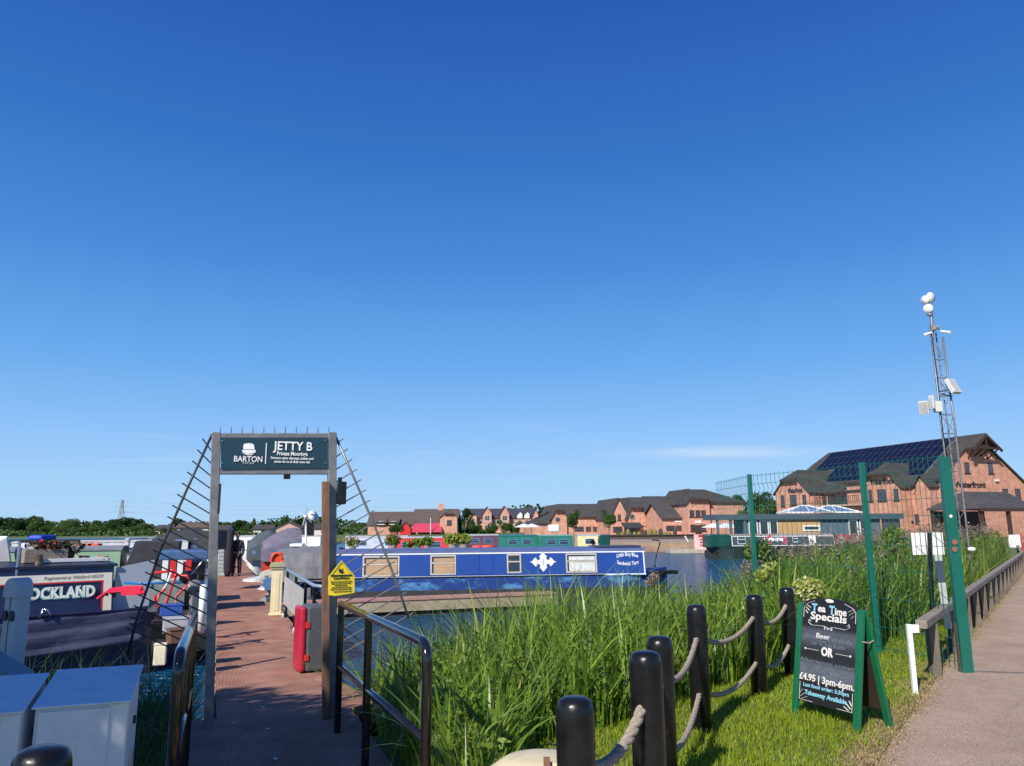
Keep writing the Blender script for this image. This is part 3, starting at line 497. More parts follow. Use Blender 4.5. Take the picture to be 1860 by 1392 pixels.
gh.build('faded_lettering', M('faded_chalk', (.17, .19, .24), .8), CB, xf=fx)
m = MB(); m.tube([(BW+.035, lean*.72-.01, BH*.74), (BW+.04, by/2, BH*.73), (BW+.035, by-(by-lean)*.72+.01, BH*.745)], .006, 6); m.build('stay_cord', ROPE, CB)
for z_ in (.24, .62):
    for x0 in (0, BW): m = MB(); m.tube([(x0, lean*z_/BH-.017, z_), (x0, lean*z_/BH-.021, z_)], .006); m.build('screw', CHROME, CB)

# ------------------------------------------------------------------ green mesh fence
GFP = M('green_fence_paint', (.006, .115, .085), .35, var=.1, coat=.3)
P1 = G(1757, 1223); P2 = G(1596, 1190); P3 = W(1361, 866, 12.3); P4 = W(1300, 878, 14.35); P3 = Vector((P3.x, P3.y, 0)); P4 = Vector((P4.x, P4.y, 0)); FH = 2.4
FO = Vector((P2.x, P2.y, 0)); FT = thing('mesh_fence', 'tall dark green steel mesh fence with three posts between the lawn and the water', 'fence', FO)
wide = [.075, .055, .055]
for q, wv_, hh in ((P1, .12, 2.36), (P2, .062, FH), (P3, .062, FH)):
    m = MB(); ang = math.atan2((P2-P1).y, (P2-P1).x); c_, s_ = math.cos(ang), math.sin(ang); gb = -1.2 if q is P3 else -.05
    m.box(-wv_/2, wv_/2, -.035, .035, gb, hh); m.build('post', GFP, FT, xf=(lambda v, q=q, c_=c_, s_=s_: Vector((q.x-FO.x+v.x, q.y-FO.y+v.y, v.z))), bevel=.004)
WIRE = M('green_wire', (.01, .11, .085), .4)
for (a, b, sp_) in ((P1, P2, .075), (P2, P3, .1), (P3, P4, .1)):
    m = MB(); d_ = b-a; Ln = d_.length; t_ = d_/Ln; nn = t_.cross(Vector((0, 0, 1))); n_ = int(Ln/sp_); z0 = .06 if a is P1 or a is P2 else -.6
    prof = [(z0, 0), (FH-.30, 0), (FH-.23, .035), (FH-.16, 0), (FH, 0)]
    for i in range(n_+1):
        p_ = a-FO+t_*(i/n_*Ln)
        for (za, oa), (zb, ob) in zip(prof[:-1], prof[1:]): m.bar(p_+nn*oa+Vector((0, 0, za)), p_+nn*ob+Vector((0, 0, zb)), .0045)
    for z_ in (FH-.03, FH-.16, FH-.3, 1.9, 1.7, 1.35, 1.05, .7, .35, .1):
        if z_ >= z0: m.bar(a-FO+Vector((0, 0, z_))+nn*.004, b-FO+Vector((0, 0, z_))+nn*.004, .006)
    m.build('mesh_panel', WIRE, FT)
for q_, py, col_, r_ in ((P1, 938, WHITE, .018), (P1, 985, REDP, .03), (P1, 998, REDP, .03)):
    h_ = W(1727 if py < 950 else 1734, py, P1.y-.045); col_ = M('faded_red_sticker', (.30, .09, .07), .6) if col_ is REDP else col_; m = MB(); m.tube([h_-FO, h_-FO+Vector((0, -.003, 0))], r_, 16); m.build('sticker', col_, FT)
# sign on black post, white post, dark stump, pale plate
q = W(1697, 1212, 9.35); SP = thing('notice_sign', 'back of a white rectangular notice on a slim black post behind the mesh fence', 'sign', (q.x, q.y, 0)); t_ = W(1688, 968, 9.35)
m = MB(); m.tube([(0, 0, -.05), (t_.x-q.x, 0, t_.z)], .026, 10); m.build('post', BLACKP, SP)
a, b = W(1660, 968, 9.31), W(1722, 1008, 9.31); m = MB(); m.box(a.x-q.x, b.x-q.x, .03, .036, b.z, a.z); m.build('board', WHITE, SP)
q = G(1663, 1264); WP = thing('marker_post', 'short white timber post with a stub arm at the end of the low rail fence', 'post', (q.x, q.y, 0)); t_ = W(1650, 1134, q.y)
m = MB(); m.box(-.022, .022, -.02, .02, -.05, t_.z); m.build('upright', WHITE, WP, bevel=.004)
m = MB(); m.box(.023, .09, -.018, .018, t_.z-.08, t_.z-.004); m.build('arm', WHITE, WP, bevel=.003)
q = G(1747, 1222); m = MB(); m.box(-.022, .022, -.03, .03, -.05, .52); o = m.build('timber_stake', M('old_timber', (.10, .075, .055), .85, var=.3), bevel=.004); o.location = (q.x, q.y, 0); tag(o, 'dark weathered timber stake at the foot of the thick green fence post', 'stake')
a = W(1733, 1060, 9.8); m = MB(); m.box(-.045, .045, -.01, .01, .35, 1.45); o = m.build('marker_board', M('pale_board', (.42, .45, .42), .7, var=.15, dirt=.3), bevel=.003); o.location = (a.x-.12, a.y, 0); o.rotation_euler = (0, R(-2), 0); tag(o, 'pale grey narrow board standing behind the thick green fence post', 'board')
# low timber rail fence along the path
TR = [W(1674, 1140, 8.15), W(1745, 1088, 11.1), W(1800, 1050, 15.6), W(1846, 1020, 23.5), W(1856, 1003, 27.5), W(1848, 988, 36)]
for v in TR: v.z = .60
TR[5].z = .6; RO = Vector((TR[0].x, TR[0].y, 0)); TT = thing('timber_rail_fence', 'low weathered grey timber rail fence running beside the path', 'fence', RO)
OAK = two_tone('weathered_oak', (.17, .14, .11), (.33, .28, .23), 3, .3, .7, .85, stretch=(3, 3, 8), bump=.4)
for a, b in zip(TR[:-1], TR[1:]):
    m = MB(); m.bar(a-RO+Vector((0, 0, .0)), b-RO, .11, .085); m.build('rail', OAK, TT, bevel=.01)
    n_ = max(1, int((b-a).length/1.25))
    for i in range(n_):
        p_ = a+(b-a)*((i+.35)/n_); g0 = float(gheight(p_.x, p_.y)); m = MB(); m.box(-.05, .05, -.045, .045, g0-.1, .548); m.build('post', two_tone('shaded_oak', (.10, .08, .062), (.20, .165, .13), 5, .3, .7, .9), TT, xf=(lambda v, p_=p_: Vector((v.x+p_.x-RO.x, v.y+p_.y-RO.y, v.z))), bevel=.006)  # posts get a darker oak: shade below the rail painted into their colour
q = W(1843, 985, 38); NB = thing('notice_board', 'small white notice on a post at the far end of the rail fence', 'sign', (q.x, q.y, 0)); m = MB(); m.box(-.28, .28, -.02, .02, q.z-.25, q.z+.35); m.build('board', WHITE, NB); m = MB(); m.box(.30, .36, -.03, .03, 0, q.z+.4); m.build('post', REDP, NB)

# ------------------------------------------------------------------ lattice mast with dishes, cameras and floodlights
MY = 17.0; q = W(1757, 1062, MY); MO = Vector((q.x, q.y, 0)); MT = thing('lattice_mast', 'slender galvanised lattice mast rising above the mesh fence beside the path', 'mast', MO)
mp_ = lambda px, py, dy=0: W(px, py, MY+dy)-MO
legs = [[mp_(1747, 1085), mp_(1745, 1062), mp_(1711, 780), mp_(1690, 596)], [mp_(1771, 1078), mp_(1767, 1055), mp_(1735, 780), mp_(1712, 612)], [mp_(1756, 1080, .26), mp_(1757, 1060, .24), mp_(1722, 780, .2), mp_(1700, 605, .14)]]
for l_ in legs: l_[0].z = -.1; m = MB(); m.tube(l_, .022 if l_ is not legs[2] else .016, 8); m.build('leg', GALV, MT, smooth=True)
def onleg(l_, z):
    for a, b in zip(l_[:-1], l_[1:]):
        if z <= b.z: return a+(b-a)*((z-a.z)/(b.z-a.z))
    return l_[-1]
zt = min(l_[-1].z for l_ in legs); k_ = 0; z = .15
while z < zt-.3:
    st = .19 if z < 1.3 else .42
    for i, j in ((0, 1), (1, 2), (2, 0)):
        m = MB(); m.tube([onleg(legs[i], z), onleg(legs[j], z)], .007, 5); m.build('brace', GALV, MT)
        if i == 0 or k_ % 2 == 0: m = MB(); a, b = (i, j) if k_ % 2 else (j, i); m.tube([onleg(legs[a], z), onleg(legs[b], min(zt, z+st))], .006, 5); m.build('brace', GALV, MT)
    z += st; k_ += 1
m = MB(); m.tube([mp_(1694, 618), mp_(1692, 575), mp_(1689, 545)], [.035, .035, .024], 10); m.tube([mp_(1689, 572)+Vector((0, 0, -.02)), mp_(1689, 572)+Vector((0, 0, .02))], .06, 12); m.build('top_pole', GALV, MT)
m = MB(); m.tube([mp_(1729, 880), mp_(1712, 780, -.03), mp_(1702, 680, -.03), mp_(1692, 606, -.03)], .012, 6); m.build('cable', BLACKP, MT)
for px, py, r_, nx, ny in ((1690, 541, .125, .35, -.9), (1681, 545, .10, -.85, -.5), (1686, 561, .105, -.6, -.75)):
    c_ = mp_(px, py); d_ = Vector((nx, ny, 0)).normalized(); m = MB(); m.tube([c_+d_*.03, c_+d_*.0, c_-d_*.04, c_-d_*.055], [r_*.96, r_, r_*.55, r_*.12], 20); m.build('dish', WHITE, MT, smooth=True)
for px, py, qx, qy in ((1694, 604, 1681, 608), (1708, 602, 1724, 604)):
    m = MB(); m.tube([mp_(px, py), mp_(qx, qy, -.05)], [.028, .032], 10); m.tube([mp_(qx, qy, -.05), mp_(qx, qy, -.08)+Vector((.0, 0, -.02))], [.04, .03], 10); m.build('camera', WHITE, MT)
m = MB(); m.sph(mp_(1697, 598, -.08), .055, .055, .05); m.tube([mp_(1690, 594), mp_(1705, 595)], .05, 10); m.build('camera', M('camera_dome', (.25, .25, .26), .2), MT)
GRYL = M('light_grey_metal', (.62, .62, .60), .4, var=.1)
def flood(px, py, w_, h_, t_, rz, tilt):
    c_ = mp_(px, py, -.15); F = MB(); F.box(-w_/2, w_/2, -t_/2, t_/2, -h_/2, h_/2); F.box(-w_*.3, w_*.3, t_/2, t_*1.1, -h_*.3, h_*.3)
    rot = Matrix.Rotation(R(rz), 3, 'Z') @ Matrix.Rotation(R(tilt), 3, 'X'); o = F.build('floodlight', GRYL, MT, xf=lambda v: rot @ v+c_, bevel=.008)
    g_ = MB(); g_.box(-w_*.42, w_*.42, -t_/2-.004, -t_/2, -h_*.42, h_*.42); g_.build('lens', M('lamp_glass', (.45, .46, .46), .15), o, xf=lambda v: rot @ v+c_)
flood(1731, 702, .26, .36, .09, 25, -25); flood(1678, 741, .19, .30, .06, -35, 12); flood(1692, 731, .12, .3, .05, -62, 0)
m = MB(); a = mp_(1703, 738); m.box(a.x-.09, a.x+.06, a.y-.1, a.y+.04, a.z-.14, a.z+.1); m.build('junction_box', GRYL, MT, bevel=.01)
m = MB(); m.tube([mp_(1704, 712), mp_(1726, 708, -.1)], .015); m.tube([mp_(1682, 745, -.1), mp_(1706, 738)], .015); m.tube([mp_(1708, 716), mp_(1730, 720)], .012); m.build('bracket', DARKST, MT)
m = MB(); a = mp_(1765, 998, -.1); m.sph(a, .09, .06, .05); m.build('camera', WHITE, MT, smooth=True)

# ------------------------------------------------------------------ cabinets and pedestal, bottom left
CABW = M('white_cabinet', (.80, .80, .80), .5, var=.05, scale=3, dirt=.22, spec=.4)
def cabinet(label, fr_px, left_px, y0, dep, rise):
    b = W(fr_px[0], fr_px[1], y0); f0 = Frame((b.x, b.y), JA); w_ = -f0.hit(left_px, fr_px[1]+10)[0]; q0 = f0.wp(-w_, 0); fr_ = Frame((q0.x, q0.y), JA)
    T = fthing('utility_cabinet', label, 'cabinet', fr_, 'white metal utility cabinets'); zf = b.z; zb = zf+rise
    m = MB(); m.add([(0, 0, 0), (w_, 0, 0), (w_, dep, 0), (0, dep, 0), (0, 0, zf), (w_, 0, zf), (w_, dep, zb), (0, dep, zb)], [(0, 3, 2, 1), (4, 5, 6, 7), (0, 1, 5, 4), (1, 2, 6, 5), (2, 3, 7, 6), (3, 0, 4, 7)]); m.build('body', CABW, T, bevel=.01)
    m = MB(); m.box(.015, w_-.075, -.014, -.001, .03, zf-.012); m.build('door', CABW, T, bevel=.004)
    m = MB(); m.add([(-.012, -.022, zf+.002), (w_+.012, -.022, zf+.002), (w_+.012, dep+.02, zb+.014), (-.012, dep+.02, zb+.014), (-.012, -.022, zf+.012), (w_+.012, -.022, zf+.012), (w_+.012, dep+.02, zb+.024), (-.012, dep+.02, zb+.024)], [(0, 3, 2, 1), (4, 5, 6, 7), (0, 1, 5, 4), (1, 2, 6, 5), (2, 3, 7, 6), (3, 0, 4, 7)]); m.build('lid', CABW, T, bevel=.004)
    m = MB(); m.tube([(w_, dep*.6, zf-.14), (w_+.012, dep*.6, zf-.14)], .02, 12); m.build('lock', DARKST, T)
    m = MB(); m.box(w_+.001, w_+.01, dep*.5-.01, dep*.5+.01, zf-.42, zf-.26); m.build('hinge', CHROME, T)
cabinet('white metal utility cabinet with sloping lid right behind the bottom left bollard', (234, 1276), 64, 3.75, .52, .06)
cabinet('white metal utility cabinet cut off by the left edge of the picture', (38, 1296), -130, 3.55, .50, .06)
a = W(8, 1198, 7.4); PF = Frame((a.x, a.y), -28); PD = fthing('service_pedestal', 'grey-white marina service pedestal with round hooded top and two dark sockets at the far left', 'pedestal', PF); t_ = W(30, 1046, 7.4).z
SPM = M('pedestal_white', (.56, .58, .60), .4, var=.06, dirt=.15)
m = MB(); pr = [(-.10, .0), (.10, 0), (.10, t_-.12)]+[(.10*math.cos(q), t_-.12+.10*math.sin(q)) for q in [math.pi*k/10 for k in range(1, 10)]]+[(-.10, t_-.12)]
m.slab([(x, 0, z) for x, z in pr], .13, d=(0, 1, 0)); m.build('body', SPM, PD, bevel=.012)
m = MB(); pr2 = [(x*1.1, z) for x, z in pr if z > t_-.25]; pr2 = [(-.154, t_-.24)]+[(.154, t_-.24)]+[(x*1.1, z+.01) for x, z in pr[2:]]; m.slab([(x, -.02, z) for x, z in [(p_[0]*1.02, p_[1]) for p_ in pr[2:]]+[(-.105, t_-.2), (.105, t_-.2)]], .16, d=(0, 1, 0)); m.build('hood', SPM, PD, bevel=.006)
for xx in (-.05, .055):
    m = MB(); m.tube([(xx, -.001, t_-.36), (xx, -.02, t_-.36)], 0.034, 18, squash=1.4); m.build('socket', M('socket_dark', (.03, .04, .06), .4), PD)
m = MB(); m.box(-.003, .003, -.004, 0, .1, t_-.14); m.build('seam', DARKST, PD)
m = MB(); a = W(5, 1172, 6.9); 
q_ = a; m.slab([(-.35, 0, .0), (.12, 0, 0), (.16, 0, .12), (.16, 0, .26), (.02, 0, .42), (-.35, 0, .62)], .3, d=(0, 1, 0)); o = m.build('equipment_box', M('grey_box', (.22, .25, .28), .5, var=.08), bevel=.01); o.location = (W(18, 1200, 6.7).x, 6.7, 0); tag(o, 'grey sloped equipment box at the left edge below the pedestal', 'box')
# ------------------------------------------------------------------ BOATS
def loft(secs):
    """secs: list of closed rings (same length)"""
    m = MB(); n = len(secs[0]); vs = [p for s_ in secs for p in s_]; fs = [(i*n+k, i*n+(k+1) % n, (i+1)*n+(k+1) % n, (i+1)*n+k) for i in range(len(secs)-1) for k in range(n)]
    fs += [tuple(range(n))[::-1], tuple((len(secs)-1)*n+k for k in range(n))]; return m.add(vs, fs)
def hull_mesh(Ln, hw, zt, bowR=True, bowL=False, sheer=.22, flare=.9):
    st = []; N = 14
    for i in range(N+1):
        x = Ln*i/N; w_ = hw; up = 0
        if bowR: t = max(0, (x-(Ln-2.4))/2.4); w_ *= (1-t**2.2)**.8 if t < 1 else 0; up = max(up, sheer*t**1.6)
        else: t = max(0, (x-(Ln-.7))/.7); w_ *= max(.0, 1-t**2)**.5 if t > 0 else 1
        if bowL: t = max(0, (2.4-x)/2.4); w_ *= (1-t**2.2)**.8 if t < 1 else 0; up = max(up, sheer*t**1.6)
        else: t = max(0, (.7-x)/.7); w_ *= max(.0, 1-t**2)**.5 if t > 0 else 1
        w_ = max(w_, .03); z1 = zt+up
        st.append([(x, -w_, z1), (x, -w_*flare, WZ-.25), (x, w_*flare, WZ-.25), (x, w_, z1)])
    return loft(st)
def bwin(T, x0, x1, z0, z1, yw, frame, pane, slope=0, zb=0, curtain=None, bars=(.4,), fw=.045):
    xf = lambda v: Vector((v.x, v.y+(v.z-zb)*slope, v.z))
    m = MB(); m.box(x0, x1, yw-.02, yw, z1-fw, z1); m.box(x0, x1, yw-.02, yw, z0, z0+fw); m.box(x0, x0+fw, yw-.02, yw, z0+fw, z1-fw); m.box(x1-fw, x1, yw-.02, yw, z0+fw, z1-fw)
    for b_ in bars: zz = z1-(z1-z0)*b_; m.box(x0+fw, x1-fw, yw-.018, yw, zz-.02, zz+.02)
    o = m.build('window', frame, T, xf=xf)
    m = MB(); m.box(x0+fw, x1-fw, yw-.004, yw-.001, z0+fw, z1-fw); m.build('pane', GLASS if pane.name in ('tan_blind', 'net_curtain') else pane, o, xf=xf)
    if pane.name in ('tan_blind', 'net_curtain'):
        for q0_, q1_ in ((z0+fw+.01, z1-(z1-z0)*bars[0]-.03), (z1-(z1-z0)*bars[0]+.03, z1-fw-.05)): m = MB(); m.box(x0+fw+.06, x1-fw-.02, yw-.009, yw-.005, q0_, q1_); m.build('blind', pane, o, xf=xf)
def narrowboat(name, label, fr, Ln, hullm, cabm, roofm, c0, c1, zt=-.05, ch=.95, hw=1.03, bowR=True, bowL=False, wins=(), stripe=None, winframe=None, group=None, cat='narrowboat'):
    T = fthing(name, label, cat, fr, group)
    hull_mesh(Ln, hw, zt, bowR, bowL).build('hull', hullm, T, smooth=False)
    b0, b1 = hw*.88, hw*.76; k_ = (b0-b1)/ch; m = MB()
    m.add([(c0, -b0, zt), (c1, -b0, zt), (c1, b0, zt), (c0, b0, zt), (c0, -b1, zt+ch), (c1, -b1, zt+ch), (c1, b1, zt+ch), (c0, b1, zt+ch)], [(0, 3, 2, 1), (4, 5, 6, 7), (0, 1, 5, 4), (1, 2, 6, 5), (2, 3, 7, 6), (3, 0, 4, 7)]); m.build('cabin', cabm, T)
    m = MB(); sec = [(-b1-.03, zt+ch-.02), (-b1-.03, zt+ch+.03), (-b1*.5, zt+ch+.075), (0, zt+ch+.09), (b1*.5, zt+ch+.075), (b1+.03, zt+ch+.03), (b1+.03, zt+ch-.02)]
    m.slab([(c0-.03, y, z) for y, z in sec], c1-c0+.06, d=(1, 0, 0)); m.build('roof', roofm, T)
    m = MB(); m.tube([(.1, -hw*.97, zt+.03), (Ln-.3 if not bowR else Ln-2.4, -hw*.97, zt+.03)], .025, 6); m.build('rubbing_strake', stripe or BLACKP, T)
    for (x0, x1, z0, z1, pane) in wins: bwin(T, x0, x1, z0, z1, -b0+(0 if k_ else 0), winframe or CHROME, pane, slope=k_, zb=zt)
    return T, b0, k_
# the blue boat -----------------------------------------------------
a = W(545, 1056, 24.7); b = W(1174, 1045, 26.2); NF = Frame((a.x, a.y), math.degrees(math.atan2(b.y-a.y, b.x-a.x))); XL = (Vector((b.x, b.y))-Vector((a.x, a.y))).length
# frame origin sits on the near gunwale line -> shift boat centre line by half a beam
NF2 = Frame((NF.o+NF.ey*.92)[:2], math.degrees(NF.a)); BX = lambda px, py: NF2.hit(px, py, -.89)
zt = BX(900, 1049)[1]; ztop = BX(900, 1002)[1]; ch = ztop-zt
hb = two_tone('faded_blue_hull', (.018, .055, .24), (.09, .26, .50), 1.5, .52, .62, .5, stretch=(.8, 1, 2.0))
BLUE = M('blue_cabin', (.018, .06, .28), .3, var=.1, coat=.35, scale=1.5); ROOFB = M('faded_blue_roof', (.11, .15, .33), .55, var=.15, scale=2, dirt=.2)
BRASS = M('window_frame_tan', (.58, .52, .40), .4, .2, .1); BLIND = M('tan_blind', (.42, .27, .16), .7, var=.15, stretch=(1, 1, 14), scale=2); NET = M('net_curtain', (.60, .62, .60), .6, var=.2, scale=9)
c0 = BX(592, 1020)[0]; wins = []
for (x0, x1, y0, y1, pn) in ((659, 725, 1011, 1047, BLIND), (782, 828, 1009, 1044, BLIND), (921, 947, 1007, 1041, GLASS), (1028, 1085, 1006, 1040, NET)):
    A_, B_ = BX(x0, y0), BX(x1, y1); wins.append((A_[0], B_[0], B_[1], A_[1], pn))
NB1, b0, k_ = narrowboat('narrowboat', 'long royal blue narrowboat with white emblem and curtained windows moored along the finger pontoon', NF2, XL+1.0, hb, BLUE, ROOFB, c0, XL, zt=zt, ch=ch, wins=wins, winframe=BRASS)
hull_mesh(XL+1.0, 1.045, zt-.36, True, False, 0, .93).build('lower_hull', M('hull_grey', (.045, .042, .045), .7, var=.3), NB1)
sl = lambda v: Vector((v.x, v.y+(v.z-zt)*k_, v.z)); WS = M('white_stripe', (.72, .74, .78), .4, var=.05)
for z0, z1 in ((zt+.02, zt+.06), (zt+ch-.075, zt+ch-.03)): m = MB(); m.box(c0, XL, -b0-.012, -b0, z0, z1); m.build('white_stripe', WS, NB1, xf=sl)
m = MB(); m.box(XL-.06, XL-.02, -b0-.014, -b0, zt+.06, zt+ch-.075); m.build('white_stripe', WS, NB1, xf=sl)
A_, B_ = BX(848, 1004), BX(895, 1046); m = MB(); w2 = (A_[0]+B_[0])/2
for x0, x1 in ((A_[0], w2-.006), (w2+.006, B_[0])): m.box(x0, x1, -b0-.02, -b0, B_[1]+.05, A_[1]-.06)
m.build('side_hatch', BLUE, NB1, xf=sl, bevel=.004)
e0 = BX(987, 1021); m = MB(); c_ = (0, 0); hwid, hht = .42, .31; pts = []
for sx_, sz_ in ((1, 1), (-1, 1), (-1, -1), (1, -1)):
    q_ = [(1.0, 0), (.8, .1), (.72, .28), (.60, .42), (.38, .52), (.25, .62), (.12, .82), (0, 1.0)]; q_ = q_ if sx_*sz_ > 0 else q_[::-1]; pts += [(e0[0]+sx_*hwid*u*1.05, -b0-.012, e0[1]+sz_*hht*v) for u, v in q_[:-1]]
m.slab(pts, .006, d=(0, 1, 0)); m.build('emblem', WS, NB1, xf=sl)
m = MB()
for sx_ in (-1, 1):
    for sz_ in (-1, 1): p_ = (e0[0]+sx_*.165, -b0-.014, e0[1]+sz_*.125); m.tube([p_, (p_[0], p_[1]-.003, p_[2])], .062, 16)
for a_ in range(4): m.bar((e0[0], -b0-.016, e0[1]), (e0[0]+.1*math.cos(a_*math.pi/2), -b0-.016, e0[1]+.1*math.sin(a_*math.pi/2)), .012, .002)
m.build('emblem_holes', BLUE, NB1, xf=sl)
lt = MB()
for s_, px, py, wpx, arc in (('Little Boy Blue', 1140.5, 1008, 39, .42), ('Sandwich Tern', 1141, 1024, 39, -.42)):
    tm = text(s_, .17, .004); f_ = (BX(px+wpx/2, py)[0]-BX(px-wpx/2, py)[0])/xtent(tm); tm.v = [(v[0]*f_, v[1]-arc*(v[0]*f_)**2, v[2]) for v in tm.v]; h = BX(px, py); h2 = put(tm, h[0], -b0-.013, h[1]); lt.add(h2.v, h2.f)
lt.build('lettering', WS, NB1, xf=sl)
h = BX(640, 1004); tm = text('Barton', .14, .004); f_ = 1.0/xtent(tm)
m = MB(); m.tube([(XL+1.35, .1, zt+.15), (XL+1.5, .1, zt+.5), (XL+1.25, .1, zt+.9), (XL+1.6, .05, zt+1.5), (XL+1.55, .05, zt+1.62), (XL+.9, .05, zt+1.68)], .02, 8)
m = MB(); sw = [NF2.hit(x, y, .1) for x, y in ((1198, 1038), (1189, 1028), (1192, 1010), (1199, 986), (1197, 982), (1184, 981))]; m.tube([(x, .1, z) for x, z in sw], .022, 8); m.build('swan_neck_tiller', BLACKP, NB1, smooth=True)
m = MB(); m.box(XL+.05, XL+1.2, -.6, .6, zt, zt+.12); m.tube([(sw[0][0], .1, zt-.5), (sw[0][0], .1, sw[0][1]+.05)], .04); m.build('stern_deck', BLACKP, NB1)
m = MB(); m.box(XL-1.6, XL-.02, -.5, .5, zt+ch+.09, zt+ch+.14); m.build('hatch_slide', M('dark_hatch', (.05, .06, .1), .5), NB1)
m = MB(); x_ = c0+3; m.tube([(c0+.5, -.72, zt+ch+.12), (XL-1.8, -.72, zt+ch+.12)], .012, 6); m.build('handrail', ROOFB, NB1)
# tarpaulin over the bow end
m = MB(); secs = []
for i in range(9):
    x = c0-.02-i*.2; top = zt+ch+.10-.12*(i/8)**2+.015*math.sin(i*2.1); wv_ = .03*math.sin(i*1.7); w_ = .9-.25*(i/8)**2; secs.append([(x, -w_-.02+wv_, zt-.05), (x, -w_*.98+wv_*1.5, zt+.4), (x, -w_*.85, top-.06), (x, 0, top+.12), (x, w_*.85, top-.06), (x, w_, zt-.05)])
o = loft(secs).build('bow_tarpaulin', GREYCAN, NB1, smooth=False)
# plants standing on its roof
LEAFP = leafmat('plant_leaf', (.06, .16, .02), (.20, .32, .05), .4); LEAFY = leafmat('plant_leaf_yellow', (.16, .24, .03), (.42, .45, .09), .4); PET = {'red': leafmat('red_petal', (.6, .02, .03), (.8, .1, .12), .3), 'pink': leafmat('pink_petal', (.7, .2, .22), (.85, .5, .45), .3)}
def leafcloud(n, c, r, ls, squash=(1, 1, 1), shell=.45):
    u = RNG.normal(size=(n, 3)); u /= np.linalg.norm(u, axis=1)[:, None]; rad = r*(shell+(1-shell)*RNG.random(n)**.6); p_ = u*rad[:, None]*np.array(squash)+np.array(c)
    a = RNG.normal(size=(n, 3)); a /= np.linalg.norm(a, axis=1)[:, None]; b = np.cross(a, RNG.normal(size=(n, 3))); b /= np.linalg.norm(b, axis=1)[:, None]; s_ = ls*(.6+.8*RNG.random(n))[:, None]
    V = np.stack([p_-a*s_, p_-b*s_*.5, p_+a*s_, p_+b*s_*.5], 1).reshape(-1, 3); return V, np.arange(4*n).reshape(n, 4)
def potplant(label, loc, r, leaf, flower=None, pot=(.35, .28, .2), n=160):
    T = thing('potted_plant', label, 'potted plant', loc, 0, 'potted plants on the blue narrowboat'); m = MB(); m.lathe([(r*.5, 0), (r*.65, r*.55), (r*.58, r*.55)], n=12); m.build('pot', M('pot_%s' % int(pot[0]*100), pot, .6), T)
    V, F4 = leafcloud(n, (0, 0, r*1.15), r, .07, (1.15, 1, .8), .2); bigmesh('foliage', V, F4, leaf, T)
    if flower: V, F4 = leafcloud(60, (0, 0, r*1.5), r*.95, .045, (1.2, 1, .6), .6); bigmesh('flowers', V, F4, PET[flower], T)
zr = zt+ch+.08
def onroof(px, y=.15): h = NF2.hit(px, 985, y); return NF2.wp(h[0], y, zr)
potplant('potted plant with pale pink flowers on the blue boat, leftmost beside the slanted gate bar', onroof(641), .2, LEAFP, 'pink')
potplant('potted plant with bright red flowers on the blue roof right of the gate fan', onroof(713), .25, LEAFP, 'red')
potplant('small pot of crimson flowers on the blue roof between the red and the yellow plants', onroof(742), .13, LEAFP, 'red', (.05, .25, .15))
potplant('yellow-green potted plant in a low green planter on the blue roof', onroof(758), .19, LEAFY, None, (.05, .25, .15))
potplant('dark green potted plant right beside the yellow-green one on the blue roof', onroof(776), .2, LEAFP)
potplant('large leafy potted plant, left one of the tall pair on the blue roof', onroof(822), .28, LEAFY, n=260); potplant('large leafy potted plant, right one of the tall pair on the blue roof', onroof(842), .26, LEAFY, n=240)
for i, px in enumerate((866, 885)):
    m = MB(); 
    N_ = 20; m.tube([(.2*math.cos(2*math.pi*k/N_), .2*math.sin(2*math.pi*k/N_), 0) for k in range(N_+1)], .05, 8); o = m.build('lifebuoy', M('orange_red', (.75, .08, .03), .45), smooth=True); o.location = onroof(px, .3)+Vector((0, 0, .05)); tag(o, 'orange-red lifebuoy lying on the blue boat roof, %s one of two' % ('left' if i == 0 else 'right'), 'lifebuoy', 'lifebuoys on the blue boat roof')
# pieces right of the gate opening
def simple_box_thing(name, label, cat, px0, px1, py0, py1, y, dep, mat, rz=None, group=None, bevel=.01, extra=None):
    a = W(px0, py1, y); b = W(px1, py0, y); T = thing(name, label, cat, (a.x, y, a.z), 0, group); m = MB(); m.box(0, b.x-a.x, 0, dep, 0, b.z-a.z); m.build('body', mat, T, bevel=bevel); return T, b.x-a.x, b.z-a.z
# navy narrowboat with lettering ------------------------------------------------
NAVY = M('navy_paint', (.012, .014, .06), .25, var=.15, coat=.4); NAVYC = two_tone('navy_canvas', (.035, .04, .085), (.075, .085, .16), 3, .3, .7, .85, stretch=(1, 1, 2.5), bump=.5)
sa = W(205, 1100, 13.4); SF = Frame((sa.x, sa.y), 43); SF = Frame((SF.wp(0, .93).x, SF.wp(0, .93).y), 43); sh = lambda px, py: SF.hit(px, py, -.93)
sz0 = sh(120, 1105)[1]; sz1 = sh(120, 1030)[1]; sch = sz1-sz0; SL = -10.5
T = fthing('narrowboat', 'navy narrowboat with cream panel and pale serif lettering moored left of the gate', 'narrowboat', SF); NB2 = T
m = MB(); hm = hull_mesh(13.2, 1.03, sz0-.15, False, True); hm.build('hull', NAVY, T, xf=lambda v: v+Vector((-11.6, 0, 0)))
b0s, b1s = .93, .82; ks = (b0s-b1s)/sch; ssl = lambda v: Vector((v.x, v.y+(v.z-sz0)*ks, v.z))
m = MB(); m.add([(SL, -b0s, sz0-.15), (0, -b0s, sz0-.15), (0, b0s, sz0-.15), (SL, b0s, sz0-.15), (SL, -b1s, sz1), (0, -b1s, sz1), (0, b1s, sz1), (SL, b1s, sz1)], [(0, 3, 2, 1), (4, 5, 6, 7), (0, 1, 5, 4), (1, 2, 6, 5), (2, 3, 7, 6), (3, 0, 4, 7)]); m.build('cabin', NAVY, T)
